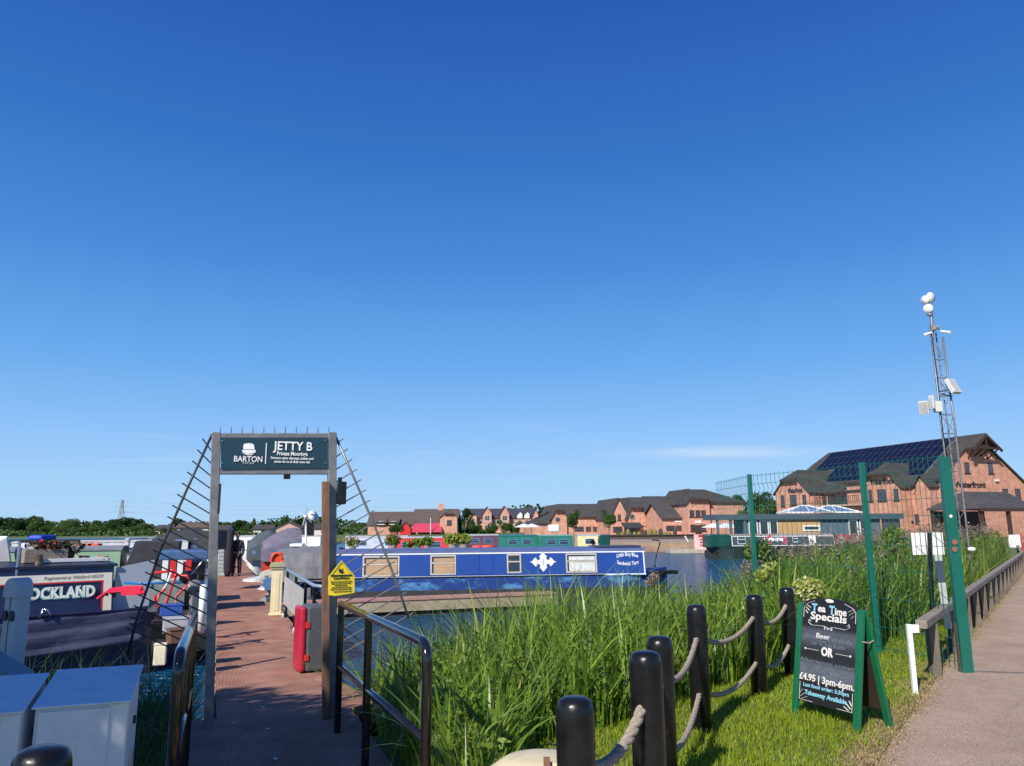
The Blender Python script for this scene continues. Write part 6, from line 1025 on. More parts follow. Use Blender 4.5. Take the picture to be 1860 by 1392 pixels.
for px in (1529, 1558): a = X(px)[0]; m = MB(); m.tube([(a, -.87, zt_+.45), (a, -.9, zt_+.45)], .26, 18); m.build('castle_roundel', LGR, T)
m = MB(); a, b = X(1287)[0], X(1326)[0]; m.box(a, b, -.8, .8, zt_-.05, zt_+.9); m.build('bow_tent', DKG, T, bevel=.08)
# floating stage with banner
a = W(1222, 1000, 70); m = MB(); fr = Frame(a[:2], 2); T = fthing('floating_stage', 'low floating stage with a red and white banner at the end of the quay', 'stage', fr, None); x1 = fr.hit(1285, 992)[0]; m.box(-.2, x1, 0, 3, -.78, -.45); m.build('deck', conc, T)
a, b = fr.hit(1263, 991), fr.hit(1292, 971); m = MB(); m.box(a[0], b[0], .3, .36, -.45, b[1]); m.build('banner', M('banner_pink', (.75, .5, .48), .6), T); m = MB(); zz = (b[1]+.45); m.box(a[0]+.4, b[0], .28, .3, b[1]-.25, b[1]-.02)
for i in range(3): m.box(a[0]+.5, b[0]-.15-.1*i, .28, .299, b[1]-.5-.25*i, b[1]-.38-.25*i)
m.build('banner_stripes', REDP, T)
m = MB(); a0_, b0_ = fr.hit(1244, 974), fr.hit(1250, 985); m.bar((a0_[0], 0, a0_[1]), (b0_[0], 0, b0_[1]), .12); m.build('handrail', WFRM, T)
# parasols / posts on the quay
def parasol(label, px, d, mat, grp='parasols outside the shops'):
    q = W(px, 955, d); T = thing('parasol', label, 'parasol', (q.x, q.y, 0), random.random(), grp); z_ = q.z+.3; m = MB(); m.tube([(0, 0, 0), (0, 0, z_)], .04, 6); m.build('pole', BLACKP, T); m = MB(); m.lathe([(1.7, z_-.55), (1.68, z_-.5), (.05, z_+.05)], n=8); m.build('canopy', mat, T)
parasol('white parasol left of the porch posts, nearest the arched brick shop', 1296, 108, WHITE); parasol('white parasol seen between the clubhouse porch posts', 1318, 100, WHITE); parasol('white parasol right of the clubhouse porch posts', 1341, 98, WHITE)
parasol('white parasol left of the half hipped shop, the left one', 952, 132, WHITE); parasol('white parasol left of the half hipped shop, the right one', 966, 130, WHITE)
parasol('dark closed parasol by the shopfront below the dark awning', 1155, 126, CANVAS)
for i, px in enumerate((1123, 1131, 1141, 1146, 1153, 1161, 1172, 1182, 1190, 1200, 1208, 1216, 1226)):
    q = W(px, 972, 101); m = MB(); m.lathe([(.22, 0), (.26, .3), (.2, .32), (.28, .6), (.24, .95), (.02, 1.1)], n=8); o = m.build('clipped_shrub', leafmat('olive_leaf', (.10, .12, .03), (.34, .28, .07), .2) if i % 3 else M('dark_post', (.05, .05, .04), .8)); o.location = (q.x, q.y, .02); o.scale = (1, 1, random.uniform(.8, 1.3)); tag(o, 'small yellowish potted shrub in the row on the quay edge before the brick shops', 'shrub', 'potted shrubs along the quay edge')

# ------------------------------------------------------------------ TREES
FOL = [leafmat('foliage_dark', (.018, .05, .012), (.05, .10, .022), .25), leafmat('foliage_mid', (.035, .08, .018), (.085, .15, .03), .25), leafmat('foliage_light', (.06, .11, .02), (.14, .20, .045), .3)]
BARK = M('bark', (.07, .055, .045), .9, var=.3)
def crown_mesh(n, ls, seed, tall=1.0, lobes=9):
    rg = np.random.default_rng(seed); out = []; k = n//lobes
    for i in range(lobes):
        c = np.array([rg.uniform(-.55, .55), rg.uniform(-.55, .55), rg.uniform(-.45, .6)*tall]); r = rg.uniform(.32, .55); u = rg.normal(size=(k, 3)); u /= np.linalg.norm(u, axis=1)[:, None]; p = c+u*r*(.55+.45*rg.random((k, 1))**.5)*np.array([1, 1, .85])
        a = rg.normal(size=(k, 3)); a /= np.linalg.norm(a, axis=1)[:, None]; b = np.cross(a, rg.normal(size=(k, 3))); b /= np.linalg.norm(b, axis=1)[:, None]; s = ls*(.6+.8*rg.random((k, 1))); out.append(np.stack([p-a*s, p-b*s*.6, p+a*s, p+b*s*.6], 1).reshape(-1, 3))
    V = np.concatenate(out); V[:, 2] -= V[:, 2].min(); return V, np.arange(len(V)).reshape(-1, 4)
CM = []
for i in range(6): V, F4 = crown_mesh(3600, .058, 40+i, .9 if i % 2 else 1.1, 9+i % 3); CM.append((V, F4))
tree_protos = []
for i in range(6):
    o = bigmesh('crown', CM[i][0], CM[i][1], FOL[i % 3]); t = MB(); t.tube([(0, 0, -.6), (0.02, 0, .1), (0, .02, .5)], [.08, .06, .03], 7); t.tube([(0, 0, .1), (.3, .1, .6)], [.04, .015], 5); t.tube([(0, 0, .15), (-.25, -.15, .7)], [.04, .015], 5); tr_ = t.build('trunk', BARK); tree_protos.append((o.data, tr_.data)); bpy.data.objects.remove(o); bpy.data.objects.remove(tr_)
def tree(label, px, pytop, hw_px, d, kind, group='trees beyond the marina', base=0.0, trunk=.0, name='broadleaf_tree'):
    top = W(px, pytop, d); x, y = top.x, top.y; hw_ = hw_px/FPX*d*1.02; T = thing(name, label, 'tree', (x, y, 0), random.uniform(0, 6.28), group)
    cd, td = tree_protos[kind]; zmax = max(v.co.z for v in cd.vertices); h = top.z-base-trunk; c = bpy.data.objects.new('crown', cd); t_ = bpy.data.objects.new('trunk', td)
    for o in (c, t_): COL.objects.link(o); o.parent = T; o.scale = (hw_, hw_, h/zmax); o.location = (0, 0, base+trunk)
    if trunk: t_.scale = (hw_*.6, hw_*.6, trunk/.6)
    return T
tl = [(-6, 940, 30, 260), (22, 941, 20, 250), (48, 938, 22, 255), (76, 940, 20, 250), (88, 950, 14, 235), (126, 943, 18, 255), (108, 955, 16, 230), (143, 957, 16, 230), (156, 956, 9, 260), (172, 957, 14, 235), (190, 947, 18, 262), (212, 944, 18, 258), (232, 941, 18, 255), (250, 944, 14, 255), (262, 950, 16, 240), (240, 956, 18, 230), (275, 951, 12, 262), (290, 955, 12, 262), (308, 955, 14, 262), (325, 943, 14, 268), (342, 951, 13, 262), (360, 954, 14, 250), (378, 952, 14, 262),
      (405, 951, 13, 255), (422, 948, 15, 262), (437, 946, 15, 262), (450, 952, 12, 255), (462, 942, 4, 270), (478, 948, 13, 262), (497, 948, 12, 258), (514, 939, 12, 266), (528, 950, 14, 255), (543, 942, 12, 262), (555, 952, 12, 262), (590, 950, 14, 262), (630, 948, 14, 262), (645, 946, 12, 250), (656, 952, 12, 240), (618, 955, 12, 240), (570, 957, 12, 235)]
ORD = ['first', 'second', 'third', 'fourth', 'fifth', 'sixth', 'seventh', 'eighth', 'ninth', 'tenth', 'eleventh', 'twelfth', 'thirteenth', 'fourteenth', 'fifteenth', 'sixteenth', 'seventeenth', 'eighteenth', 'nineteenth', 'twentieth']; cnt = {}
for i, (px, py, hw_, d) in enumerate(sorted(tl)):
    where = 'above the left boats' if px < 270 else ('behind the left gate fan' if px < 390 else ('inside the gate opening' if px < 590 else 'left of the restaurant'))
    cnt[where] = cnt.get(where, 0)+1; size = 'tall dark' if py < 945 else ('mid sized green' if py < 951 else 'low bushy')
    if px == 462: size = 'narrow columnar'
    tree('%s tree, %s from the left in the far belt %s' % (size, ORD[cnt[where]-1], where), px, py-(2 if py < 948 else 0), hw_*1.08, d, [0, 3, 1, 4, 0, 3, 2][i % 7] if py < 950 else [1, 2, 4, 5][i % 4], 'tree belt beyond the marina, ' + where)
for px, py, hw_, d, k_, lab in ((848, 922, 16, 215, 0, 'dark tree between the restaurant and the hotel'), (835, 940, 8, 205, 3, 'small dark tree right of the brick end of the restaurant'), (985, 920, 9, 245, 3, 'dark tree on the skyline right of the hotel'), (1001, 921, 8, 240, 0, 'second dark tree on the skyline behind the half hipped shop'),
                              (862, 948, 16, 205, 4, 'bushy tree at the left foot of the hotel'), (895, 949, 14, 205, 1, 'bushy tree at the foot of the hotel below the first tall gable'), (915, 944, 15, 205, 4, 'largest bushy tree at the foot of the hotel'), (940, 947, 12, 205, 1, 'bushy tree at the right foot of the hotel'), (722, 949, 16, 185, 4, 'green tree before the restaurant, left of its red porch'),
                              (1395, 905, 24, 118, 1, 'big green tree left of the pub behind the mesh fence'), (1372, 915, 18, 125, 4, 'green tree behind the first thin fence post'), (1350, 925, 16, 112, 2, 'yellow-green bush behind the clubhouse porch'), (1382, 893, 30, 170, 3, 'dark tree on the skyline left of the pub'), (1340, 897, 22, 175, 0, 'dark skyline tree behind the mesh fence top')):
    tree(lab, px, py, hw_, d, k_, None)
tree('small round street tree before the long slate roof, the left one', 1041, 925, 14, 112, 1, 'pair of street trees on the far quay', 0, 1.3); tree('small round street tree before the pointed brick gable, the right one', 1105, 925, 15, 108, 4, 'pair of street trees on the far quay', 0, 1.3)
# far wood
V = []; rg = np.random.default_rng(3); n = 16000; xx = rg.uniform(-330, 330, n); yy = rg.uniform(330, 380, n); hh = 4.2+1.6*np.sin(xx*.05)+1.2*np.sin(xx*.13+1)+rg.uniform(-.6, .6, n)+np.clip((xx+60)/60, 0, 1)*5; zz = rg.random(n)**.6*hh
a = rg.normal(size=(n, 3)); a /= np.linalg.norm(a, axis=1)[:, None]; b = np.cross(a, rg.normal(size=(n, 3))); b /= np.linalg.norm(b, axis=1)[:, None]; p = np.stack([xx, yy, zz], 1); s_ = .9; V = np.stack([p-a*s_, p-b*s_*.7, p+a*s_, p+b*s_*.7], 1).reshape(-1, 3)
fw = bigmesh('far_wood', V, np.arange(4*n).reshape(-1, 4), FOL[0]); tag(fw, 'low dark far-off wood closing the horizon', 'wood', kind='stuff')
n = 9000; xx = rg.uniform(-230, -5, n); yy = rg.uniform(205, 225, n)+np.abs(xx)*.1; zz = rg.random(n)*(1.3+.5*np.sin(xx*.11)); p = np.stack([xx, yy, zz], 1); a = rg.normal(size=(n, 3)); a /= np.linalg.norm(a, axis=1)[:, None]; b = np.cross(a, rg.normal(size=(n, 3))); b /= np.linalg.norm(b, axis=1)[:, None]; s_ = .55; V = np.stack([p-a*s_, p-b*s_*.7, p+a*s_, p+b*s_*.7], 1).reshape(-1, 3)
tag(bigmesh('hedge', V, np.arange(4*n).reshape(-1, 4), FOL[1]), 'long low green hedge bordering the far side of the marina', 'hedge', kind='stuff')
# cottages among the far trees
for px, py, d, w_, lab, rm in ((421, 949, 250, 9, 'grey roofed white cottage between the far trees, above the person', TILEB), (463, 955, 245, 5, 'small white gabled cottage below the narrow columnar tree', TILE), (533, 954, 245, 5, 'small white cottage among the far trees in the gate opening', TILE), (577, 949, 230, 6, 'pinkish gabled cottage beside the wind generator', TILEB), (372, 954, 250, 4, 'tiny white cottage behind the charcoal canopy', TILE), (632, 952, 230, 5, 'small white cottage left of the restaurant behind the gate fan', TILE)):
    q = W(px, py, d); fr = Frame((q.x-w_/2, q.y-30), 5); T = fthing('cottage', lab, 'cottage', fr, None); P = Part(T); k2 = (d-30)/d; rz_ = H+(q.z-H)*k2; P.side(0, w_, 0, 6, rz_*.62, rz_) if px != 577 else P.front(0, w_, 0, 6, rz_*.55, rz_); P.done(M('white_render', (.6, .57, .52), .8) if px != 577 else M('pink_render', (.5, .33, .27), .8), rm); hwin(T, w_/2, rz_*.25, .9, .9, 0)
# pylon and wires
q = W(218, 962, 560); PY = thing('electricity_pylon', 'lattice electricity pylon on the horizon above the left boats', 'pylon', (q.x, q.y, 0)); hz = W(218, 908, 560).z; m = MB(); PM = M('pylon_steel', (.30, .33, .36), .6)
for sx_ in (-1, 1):
    for sy_ in (-1, 1): m.bar((sx_*2.3, sy_*2.3, 0), (sx_*.35, sy_*.35, hz), .38)
for i in range(7): z0, z1 = hz*i/7, hz*(i+1)/7; w0, w1 = 2.3-1.95*i/7, 2.3-1.95*(i+1)/7; m.bar((-w0, -w0, z0), (w1, -w1, z1), .2); m.bar((w0, -w0, z0), (-w1, -w1, z1), .2); m.bar((-w0, -w0, z0), (w0, -w0, z0), .2)
m.build('tower', PM, PY)
for i, (zf_, ww) in enumerate(((.62, 6.5), (.78, 5.5), (.93, 4.2))): m = MB(); m.bar((-ww, 0, hz*zf_), (ww, 0, hz*zf_), .3); m.bar((-ww, 0, hz*zf_), (0, 0, hz*(zf_+.06)), .2); m.bar((ww, 0, hz*zf_), (0, 0, hz*(zf_+.06)), .2); m.build('cross_arm', PM, PY)
m = MB()
for zf_, dx_ in ((.62, -5), (.78, 4.5), (.93, 0)):
    for tx, ty in ((-420, 60), (420, 180)): A_ = Vector((dx_, 0, hz*zf_)); B_ = Vector((dx_+tx, ty, hz*zf_+4)); m.tube([A_.lerp(B_, t/10)-Vector((0, 0, 10*(t/10)*(1-t/10)*4*.5)) for t in range(11)], .075, 4)
m.build('power_line', PM, PY)
# ------------------------------------------------------------------ VEGETATION NEAR THE CAMERA
def blades(pts, h, w, lean, segs=4, droop=.5, rg=RNG, twist=.6):
    """ribbon blades: pts (n,3) h,w,lean (n,)"""
    n = len(pts); ph = rg.uniform(0, 2*math.pi, n); dx, dy = np.cos(ph), np.sin(ph); fa = ph+math.pi/2+rg.uniform(-twist, twist, n); wx, wy = np.cos(fa), np.sin(fa)
    V = np.zeros((n, (segs+1)*2, 3)); ben = rg.random(n)**2*droop
    for k in range(segs+1):
        t = k/segs; r = lean*h*t**2; z = h*(t-ben*t**3.2*.75); ww = w*(1-t**1.8)*.5*(.75+.5*min(1, t*3))+.0004
        for j, sg in ((0, -1), (1, 1)): V[:, k*2+j, 0] = pts[:, 0]+dx*r+wx*ww*sg; V[:, k*2+j, 1] = pts[:, 1]+dy*r+wy*ww*sg; V[:, k*2+j, 2] = pts[:, 2]+z
    base = (np.arange(n)*(segs+1)*2)[:, None]; Q = np.concatenate([base+np.array([[2*k, 2*k+1, 2*k+3, 2*k+2]]) for k in range(segs)], 0)
    return V.reshape(-1, 3), Q
def rail_side(x, y):      # >0 = left (water side) of the timber rail / fence line
    xs = [p.x for p in TR]; ys = [p.y for p in TR]; return np.interp(y, ys, xs)-x
def path_side(x, y): return np.interp(y, [p[1] for p in PL], [p[0] for p in PL])-x
def jn(x, y): return x*math.cos(R(JA))+y*math.sin(R(JA))
def sample(n, x0, x1, y0, y1, fn, seed=1):
    rg = np.random.default_rng(seed); X = rg.uniform(x0, x1, n); Y = rg.uniform(y0, y1, n); k = fn(X, Y); return X[k], Y[k]
def ztop(x, y):
    z = np.interp(y, [3.5, 5, 6.5, 8, 10, 12, 14, 18, 24, 40, 60], [.62, .66, .70, .74, .78, .82, 1.08, 1.28, 1.30, 1.35, 1.35]); az_ = x/np.maximum(y, .1)
    k = np.interp(az_, [-.27, -.17, -.12, -.05, .02], [-.38, -.30, -.08, .0, .04]); k2 = np.interp(az_, [.2, .3, .38], [0, .12, .22])*(y < 17)-np.interp(az_, [.12, .17, .26, .31], [0, .30, .30, 0])*np.clip((y-9)/3, 0, 1)
    cap = 1.6-y*np.interp(az_, [-.21, -.17, -.11, -.06, -.02, .01, .05, .17, .27, .30, .36, .42, .46, .56, .68], [.165, .145, .125, .110, .092, .080, .073, .069, .068, .056, .034, .022, .018, .010, .0])
    return np.maximum(np.minimum(z+k+k2, cap), .05)+.07*np.sin(x*2.1+y*1.3)*np.cos(y*1.7-x)
REED = leafmat('reed_leaf', (.06, .13, .014), (.27, .38, .045), .45, .38, (.46, .42, .17), .45); REED2 = leafmat('reed_leaf_far', (.06, .115, .018), (.20, .27, .05), .4, .5, (.30, .26, .13))
WEED = leafmat('weed_leaf', (.06, .13, .014), (.26, .36, .045), .45, .42)
def reg(X, Y):
    sd = sdist(X, Y); lim = np.interp(Y, [5, 8, 10, 13, 17], [2.9, 2.8, 3.1, 4.3, 6.5]); lim = np.where(X < np.interp(Y, [4, 6, 7.5], [-.15, .1, .2]), 6.5, lim); ok = (sd > -1.2) & (sd < lim) & (jn(X, Y) > np.where(Y < 6.6, 1.27, np.where(Y < 8.2, 1.45, 1.75)))
    return ok & ((Y < 8.4) | (rail_side(X, Y) > .35)) & ((Y < 60))
X, Y = sample(160000, -2.2, 9, 3.7, 17.5, reg, 11); near = Y < 17.5; 
dens = np.interp(Y, [5, 10, 17], [1, .75, .5]); k = np.random.default_rng(5).random(len(X)) < dens*.42; X, Y = X[k], Y[k]
rg = np.random.default_rng(12); G0 = gheight(X, Y); Z1 = ztop(X, Y); hh = np.maximum(.18, (Z1-G0)*(.55+.55*rg.random(len(X)))); tall = rg.random(len(X)) < .05; hh = np.where(tall, hh*1.18, hh)
V, Q = blades(np.stack([X, Y, G0-.03], 1), hh, .010+.022*rg.random(len(X))**2, rg.random(len(X))**1.3*.85+.02, 6, 1.0, rg); tag(bigmesh('reed_bed', V, Q, REED), 'dense green reeds between the rope fence and the water', 'reeds', kind='stuff')
print('reeds', len(X))
X, Y = sample(22000, -2.0, 6.5, 4.0, 13.5, reg, 61); k = rg.random(len(X)) < .42; X, Y = X[k], Y[k]; G0 = gheight(X, Y); Z1 = ztop(X, Y); hh = np.maximum(.3, (Z1-G0)*(.75+.45*rg.random(len(X))))
V, Q = blades(np.stack([X, Y, G0-.03], 1), hh*1.1, .022+.02*rg.random(len(X)), .15+1.0*rg.random(len(X))**1.6, 8, 1.35, rg); tag(bigmesh('broad_reeds', V, Q, leafmat('broad_reed', (.08, .19, .02), (.30, .44, .05), .45, .34, (.44, .42, .16), .5)), 'broad arching yellow-green leaves standing out of the reeds', 'reeds', kind='stuff')
# broad leaved weeds filling the lower front and the top
X, Y = sample(100000, -2.2, 9, 3.7, 16, reg, 21); k = rg.random(len(X)) < .5; X, Y = X[k], Y[k]; G0 = gheight(X, Y); Z1 = ztop(X, Y); zz = G0+(Z1-G0)*rg.random(len(X))**.9*.86; n = len(X)
a = rg.normal(size=(n, 3)); a[:, 2] *= .6; a /= np.linalg.norm(a, axis=1)[:, None]; b = np.cross(a, rg.normal(size=(n, 3))); b /= np.linalg.norm(b, axis=1)[:, None]; s_ = (.012+.03*rg.random(n)**2)[:, None]; p = np.stack([X, Y, zz], 1); V = np.stack([p-a*s_*1.5, p-b*s_*.45, p+a*s_*1.5, p+b*s_*.45], 1).reshape(-1, 3)
tag(bigmesh('weeds', V, np.arange(4*n).reshape(-1, 4), WEED), 'small leaved weeds tangled through the reeds', 'weeds', kind='stuff')
# far bank reeds up to the pub
X, Y = sample(120000, 3, 32, 16.5, 60, lambda X, Y: (sdist(X, Y) > -1) & (rail_side(X, Y) > .5) & (sdist(X, Y) < 9), 31); dens = np.interp(Y, [16, 30, 60], [1, .6, .3]); k = rg.random(len(X)) < dens*.8; X, Y = X[k], Y[k]; G0 = gheight(X, Y); Z1 = ztop(X, Y)+.12*np.sin(X*.9)*np.sin(Y*.6); hh = (Z1-G0)*(.6+.45*rg.random(len(X)))
V, Q = blades(np.stack([X, Y, G0-.03], 1), hh, .022+.022*rg.random(len(X)), rg.random(len(X))*.4+.02, 4, .6, rg); tag(bigmesh('bank_reeds', V, Q, REED2), 'tall reeds covering the bank beyond the mesh fence up to the pub', 'reeds', kind='stuff'); print('far reeds', len(X))
n = 60000; X, Y = sample(n, 3, 30, 13, 58, lambda X, Y: (sdist(X, Y) > -.5) & (rail_side(X, Y) > .6) & (sdist(X, Y) < 9) & (Y > 14), 33); n = len(X); G0 = gheight(X, Y); zz = G0+(ztop(X, Y)-G0)*(.35+.62*rg.random(n)); a = rg.normal(size=(n, 3)); a /= np.linalg.norm(a, axis=1)[:, None]; b = np.cross(a, rg.normal(size=(n, 3))); b /= np.linalg.norm(b, axis=1)[:, None]; s_ = (.03+.05*rg.random(n))[:, None]; p = np.stack([X, Y, zz], 1); V = np.stack([p-a*s_, p-b*s_*.5, p+a*s_, p+b*s_*.5], 1).reshape(-1, 3)
tag(bigmesh('bank_weeds', V, np.arange(4*n).reshape(-1, 4), leafmat('bank_leaf', (.05, .10, .018), (.16, .23, .05), .4)), 'leafy weeds among the reeds on the far part of the bank', 'weeds', kind='stuff')
# seed heads
X, Y = sample(20000, 1.5, 20, 11.5, 40, lambda X, Y: (X/Y > .27) & (sdist(X, Y) > -.6) & (rail_side(X, Y) > .7) & (sdist(X, Y) < 6), 35); k = rg.random(len(X)) < .13; X, Y = X[k], Y[k]; Vs = []; Z1 = ztop(X, Y)
for x, y, z in zip(X, Y, Z1):
    m_ = 14; c = np.array([x, y, z+rg.uniform(-.12, .16)]); p = c+rg.normal(size=(m_, 3))*np.array([.028, .028, .07]); a = rg.normal(size=(m_, 3))*.018+np.array([0, 0, .01]); b = rg.normal(size=(m_, 3))*.009; Vs.append(np.stack([p-a, p-b, p+a, p+b], 1).reshape(-1, 3))
V = np.concatenate(Vs); tag(bigmesh('seed_heads', V, np.arange(len(V)).reshape(-1, 4), leafmat('seed_head', (.20, .14, .10), (.36, .26, .20), .3)), 'brownish pink seed heads above the reeds behind the mesh fence', 'seed heads', kind='stuff')
# individual plants that stand out
def bush(label, px, py, d, r, mat, n=500, ls=.035, sq=(1, .8, .9), fl=None):
    q = W(px, py, d); g0 = float(gheight(q.x, q.y)); T = thing('flowering_shrub', label, 'shrub', (q.x, q.y, g0)); V = np.concatenate([leafcloud(n//5, (random.uniform(-.55, .55)*r, random.uniform(-.4, .4)*r, q.z-g0+random.uniform(-.5, .45)*r), r*random.uniform(.45, .75), ls, sq, .1)[0] for _ in range(5)]); bigmesh('foliage', V, np.arange(len(V)).reshape(-1, 4), mat, T)
    m = MB(); [m.tube([(random.uniform(-.05, .05), 0, 0), (random.uniform(-r*.6, r*.6), random.uniform(-r*.5, r*.5), q.z-g0)], .006, 5) for _ in range(9)]; m.build('stems', M('green_stem', (.12, .18, .04), .6), T)
    if fl: V, F4 = leafcloud(140, (0, -.02, q.z-g0+.02), r*1.03, .022, sq, .9); bigmesh('flowers', V, F4, fl, T)
YEL2 = leafmat('yellow_green_leaf', (.26, .34, .05), (.55, .58, .16), .4); CRF = leafmat('cream_flower', (.6, .58, .35), (.75, .68, .45), .3)
bush('yellow-green flowering shrub just above the left end of the chalkboard', 1468, 1072, 9.6, .16, YEL2, fl=CRF); bush('paler yellow-green shrub head among the reeds left of the first fence post', 1392, 1040, 11.3, .17, YEL2, 380); bush('tall leafy weed with pink heads beside the first thin fence post', 1395, 1010, 12.6, .35, WEED, 900, .04, (1, .8, 1.1), leafmat('pink_head', (.35, .2, .2), (.5, .33, .3), .3)); bush('bushy bright green weed between the second fence post and the white notice', 1620, 990, 14.5, .42, WEED, 1100, .045)
bush('round tuft of dull pink flower heads at the right end of the blue boat', 1185, 1050, 12.5, .14, leafmat('dull_pink', (.25, .15, .12), (.42, .30, .26), .3), 260, .02)
# shaded grass left of the jetty
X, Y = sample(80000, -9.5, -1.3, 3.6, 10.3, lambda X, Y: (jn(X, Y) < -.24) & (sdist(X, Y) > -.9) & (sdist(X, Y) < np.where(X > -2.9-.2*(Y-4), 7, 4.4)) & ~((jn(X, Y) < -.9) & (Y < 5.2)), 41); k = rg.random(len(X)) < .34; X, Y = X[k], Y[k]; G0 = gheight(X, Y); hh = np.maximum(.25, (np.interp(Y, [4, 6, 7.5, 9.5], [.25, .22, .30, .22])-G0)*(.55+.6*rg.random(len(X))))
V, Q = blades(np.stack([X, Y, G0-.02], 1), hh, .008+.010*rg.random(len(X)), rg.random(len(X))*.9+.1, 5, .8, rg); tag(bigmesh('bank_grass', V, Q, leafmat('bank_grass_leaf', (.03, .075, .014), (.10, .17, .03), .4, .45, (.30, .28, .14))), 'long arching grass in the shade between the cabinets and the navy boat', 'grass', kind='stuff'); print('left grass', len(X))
# reeds around the right handrail (shaded)
# lawn
def lawn(X, Y): sd = sdist(X, Y); return (sd > 1.9) & (path_side(X, Y) > .02) & (jn(X, Y) > 1.35) 
X, Y = sample(420000, -.9, 8.5, 3.0, 15, lawn, 51); ps = path_side(X, Y); k = (rg.random(len(X)) < np.interp(Y, [3, 8, 15], [1, .75, .35])) & (rg.random(len(X)) < np.clip(ps/.30+.08, 0, 1)); X, Y = X[k], Y[k]; G0 = gheight(X, Y); n = len(X); pn = np.sin(X*3.1+1.2*np.sin(Y*2.3))*np.sin(Y*2.7+X)
hh = (.028+.045*rg.random(n))*(1+.35*pn); V, Q = blades(np.stack([X, Y, G0-.004], 1), hh, .0035+.004*rg.random(n), rg.random(n)*1.1, 2, .5, rg)
tag(bigmesh('lawn_grass', V, Q, leafmat('lawn_blade', (.20, .30, .015), (.42, .52, .035), .5, .5, (.55, .46, .16))), 'short bright green lawn grass between the rope fence and the path', 'grass', kind='stuff'); print('lawn', n)
n = 70000; Y = 3.0+23*rg.random(n)**1.9; off = rg.normal(.10, .13, n)+.05*np.sin(Y*3.1)+.04*np.sin(Y*7.7); X = np.interp(Y, [p[1] for p in PL], [p[0] for p in PL])-off; G0 = gheight(X, Y)
V, Q = blades(np.stack([X, Y, G0+.004], 1), (.008+.028*rg.random(n))*np.interp(off, [-.2, -.02, .1], [.3, .6, 1]), .004+.005*rg.random(n), rg.random(n)*2.2, 2, .6, rg); tag(bigmesh('dry_grass', V, Q, leafmat('straw', (.30, .21, .10), (.62, .48, .27), .35, .6)), 'strip of dry straw coloured grass along the edge of the path', 'grass', kind='stuff')
X, Y = sample(90000, 3.5, 26, 8.5, 38, lambda X, Y: (path_side(X, Y) > .1) & (rail_side(X, Y) < .4) & (Y > 8.3), 53); k = rg.random(len(X)) < np.interp(Y, [8, 20, 38], [1, .8, .5]); X, Y = X[k], Y[k]; n = len(X); V, Q = blades(np.stack([X, Y, gheight(X, Y)-.003], 1), np.interp(Y, [8, 30], [.05, .12])*(.5+rg.random(n)), np.interp(Y, [8, 30], [.006, .02])*(.7+.6*rg.random(n)), rg.random(n)*.9, 2, .5, rg)
tag(bigmesh('verge_grass', V, Q, MC['lawn_blade']), 'green verge grass between the rail fence and the path', 'grass', kind='stuff')
# tree standing behind the camera: casts the shade on the ramp and cabinets
ST_ = thing('shade_tree', 'leafy tree behind the viewpoint shading the ramp and the cabinets', 'tree', (-7.3, -1.3, 0)); m = MB(); m.tube([(0, 0, -.1), (.05, .05, 1.5), (.0, .1, 3.6), (.1, 0, 5.5)], [.22, .17, .13, .05], 10)
for q in ((1.6, .6, 4.9), (-1.5, .8, 5), (.4, -1.8, 4.9), (1.0, 1.9, 5.1), (-.8, -1.2, 5.6)): m.tube([(0, .05, 2.6), (q[0]*.5, q[1]*.5, 3.8), q], [.09, .06, .02], 7)
m.build('trunk', BARK, ST_); Vs = []
for c, r_, n_ in (((0, 0, 5.4), 1.9, 6500), ((2.0, .4, 5.0), 1.5, 4500), ((-1.9, .7, 5.1), 1.5, 4500), ((.5, -2, 5), 1.4, 3000), ((.9, 2.1, 5.2), 1.35, 3500), ((-1, -1.5, 5.6), 1.4, 3000), ((2.6, 1.8, 4.9), 1.1, 2200), ((-1.2, 3.1, 5.1), 1.35, 3600), ((.0, 3.3, 5.3), 1.1, 2400)): V, F4 = leafcloud(n_, c, r_, .10, (1, 1, .75), .1); Vs.append(V)
V = np.concatenate(Vs); bigmesh('crown', V, np.arange(len(V)).reshape(-1, 4), FOL[1], ST_)

# ------------------------------------------------------------------ PERSON on the jetty
pf = G(428, 1047, -.32); PT_ = thing('person', 'person in dark jacket and trousers standing on the jetty beside a tall dark wrapped bundle', 'person', pf, R(JA-10)); hgt = 1.78
def skin(name, verts, edges, radii, mat, parent, sub=2):
    me = bpy.data.meshes.new(name); me.from_pydata(verts, edges, []); me.materials.append(mat); o = bpy.data.objects.new(name, me); COL.objects.link(o); o.parent = parent
    o.modifiers.new('Skin', 'SKIN'); s_ = o.modifiers.new('Sub', 'SUBSURF'); s_.levels = sub; s_.render_levels = sub
    for v, r in zip(me.skin_vertices[0].data, radii): v.radius = r if isinstance(r, tuple) else (r, r)
    me.skin_vertices[0].data[0].use_root = True
    dg = bpy.context.evaluated_depsgraph_get(); m2_ = bpy.data.meshes.new_from_object(o.evaluated_get(dg)); o.modifiers.clear(); o.data = m2_; m2_.polygons.foreach_set('use_smooth', [True]*len(m2_.polygons)); return o
SKN = M('skin', (.42, .24, .17), .55, var=.05); JK = M('dark_jacket', (.018, .02, .026), .8, bump=.3, bscale=8)
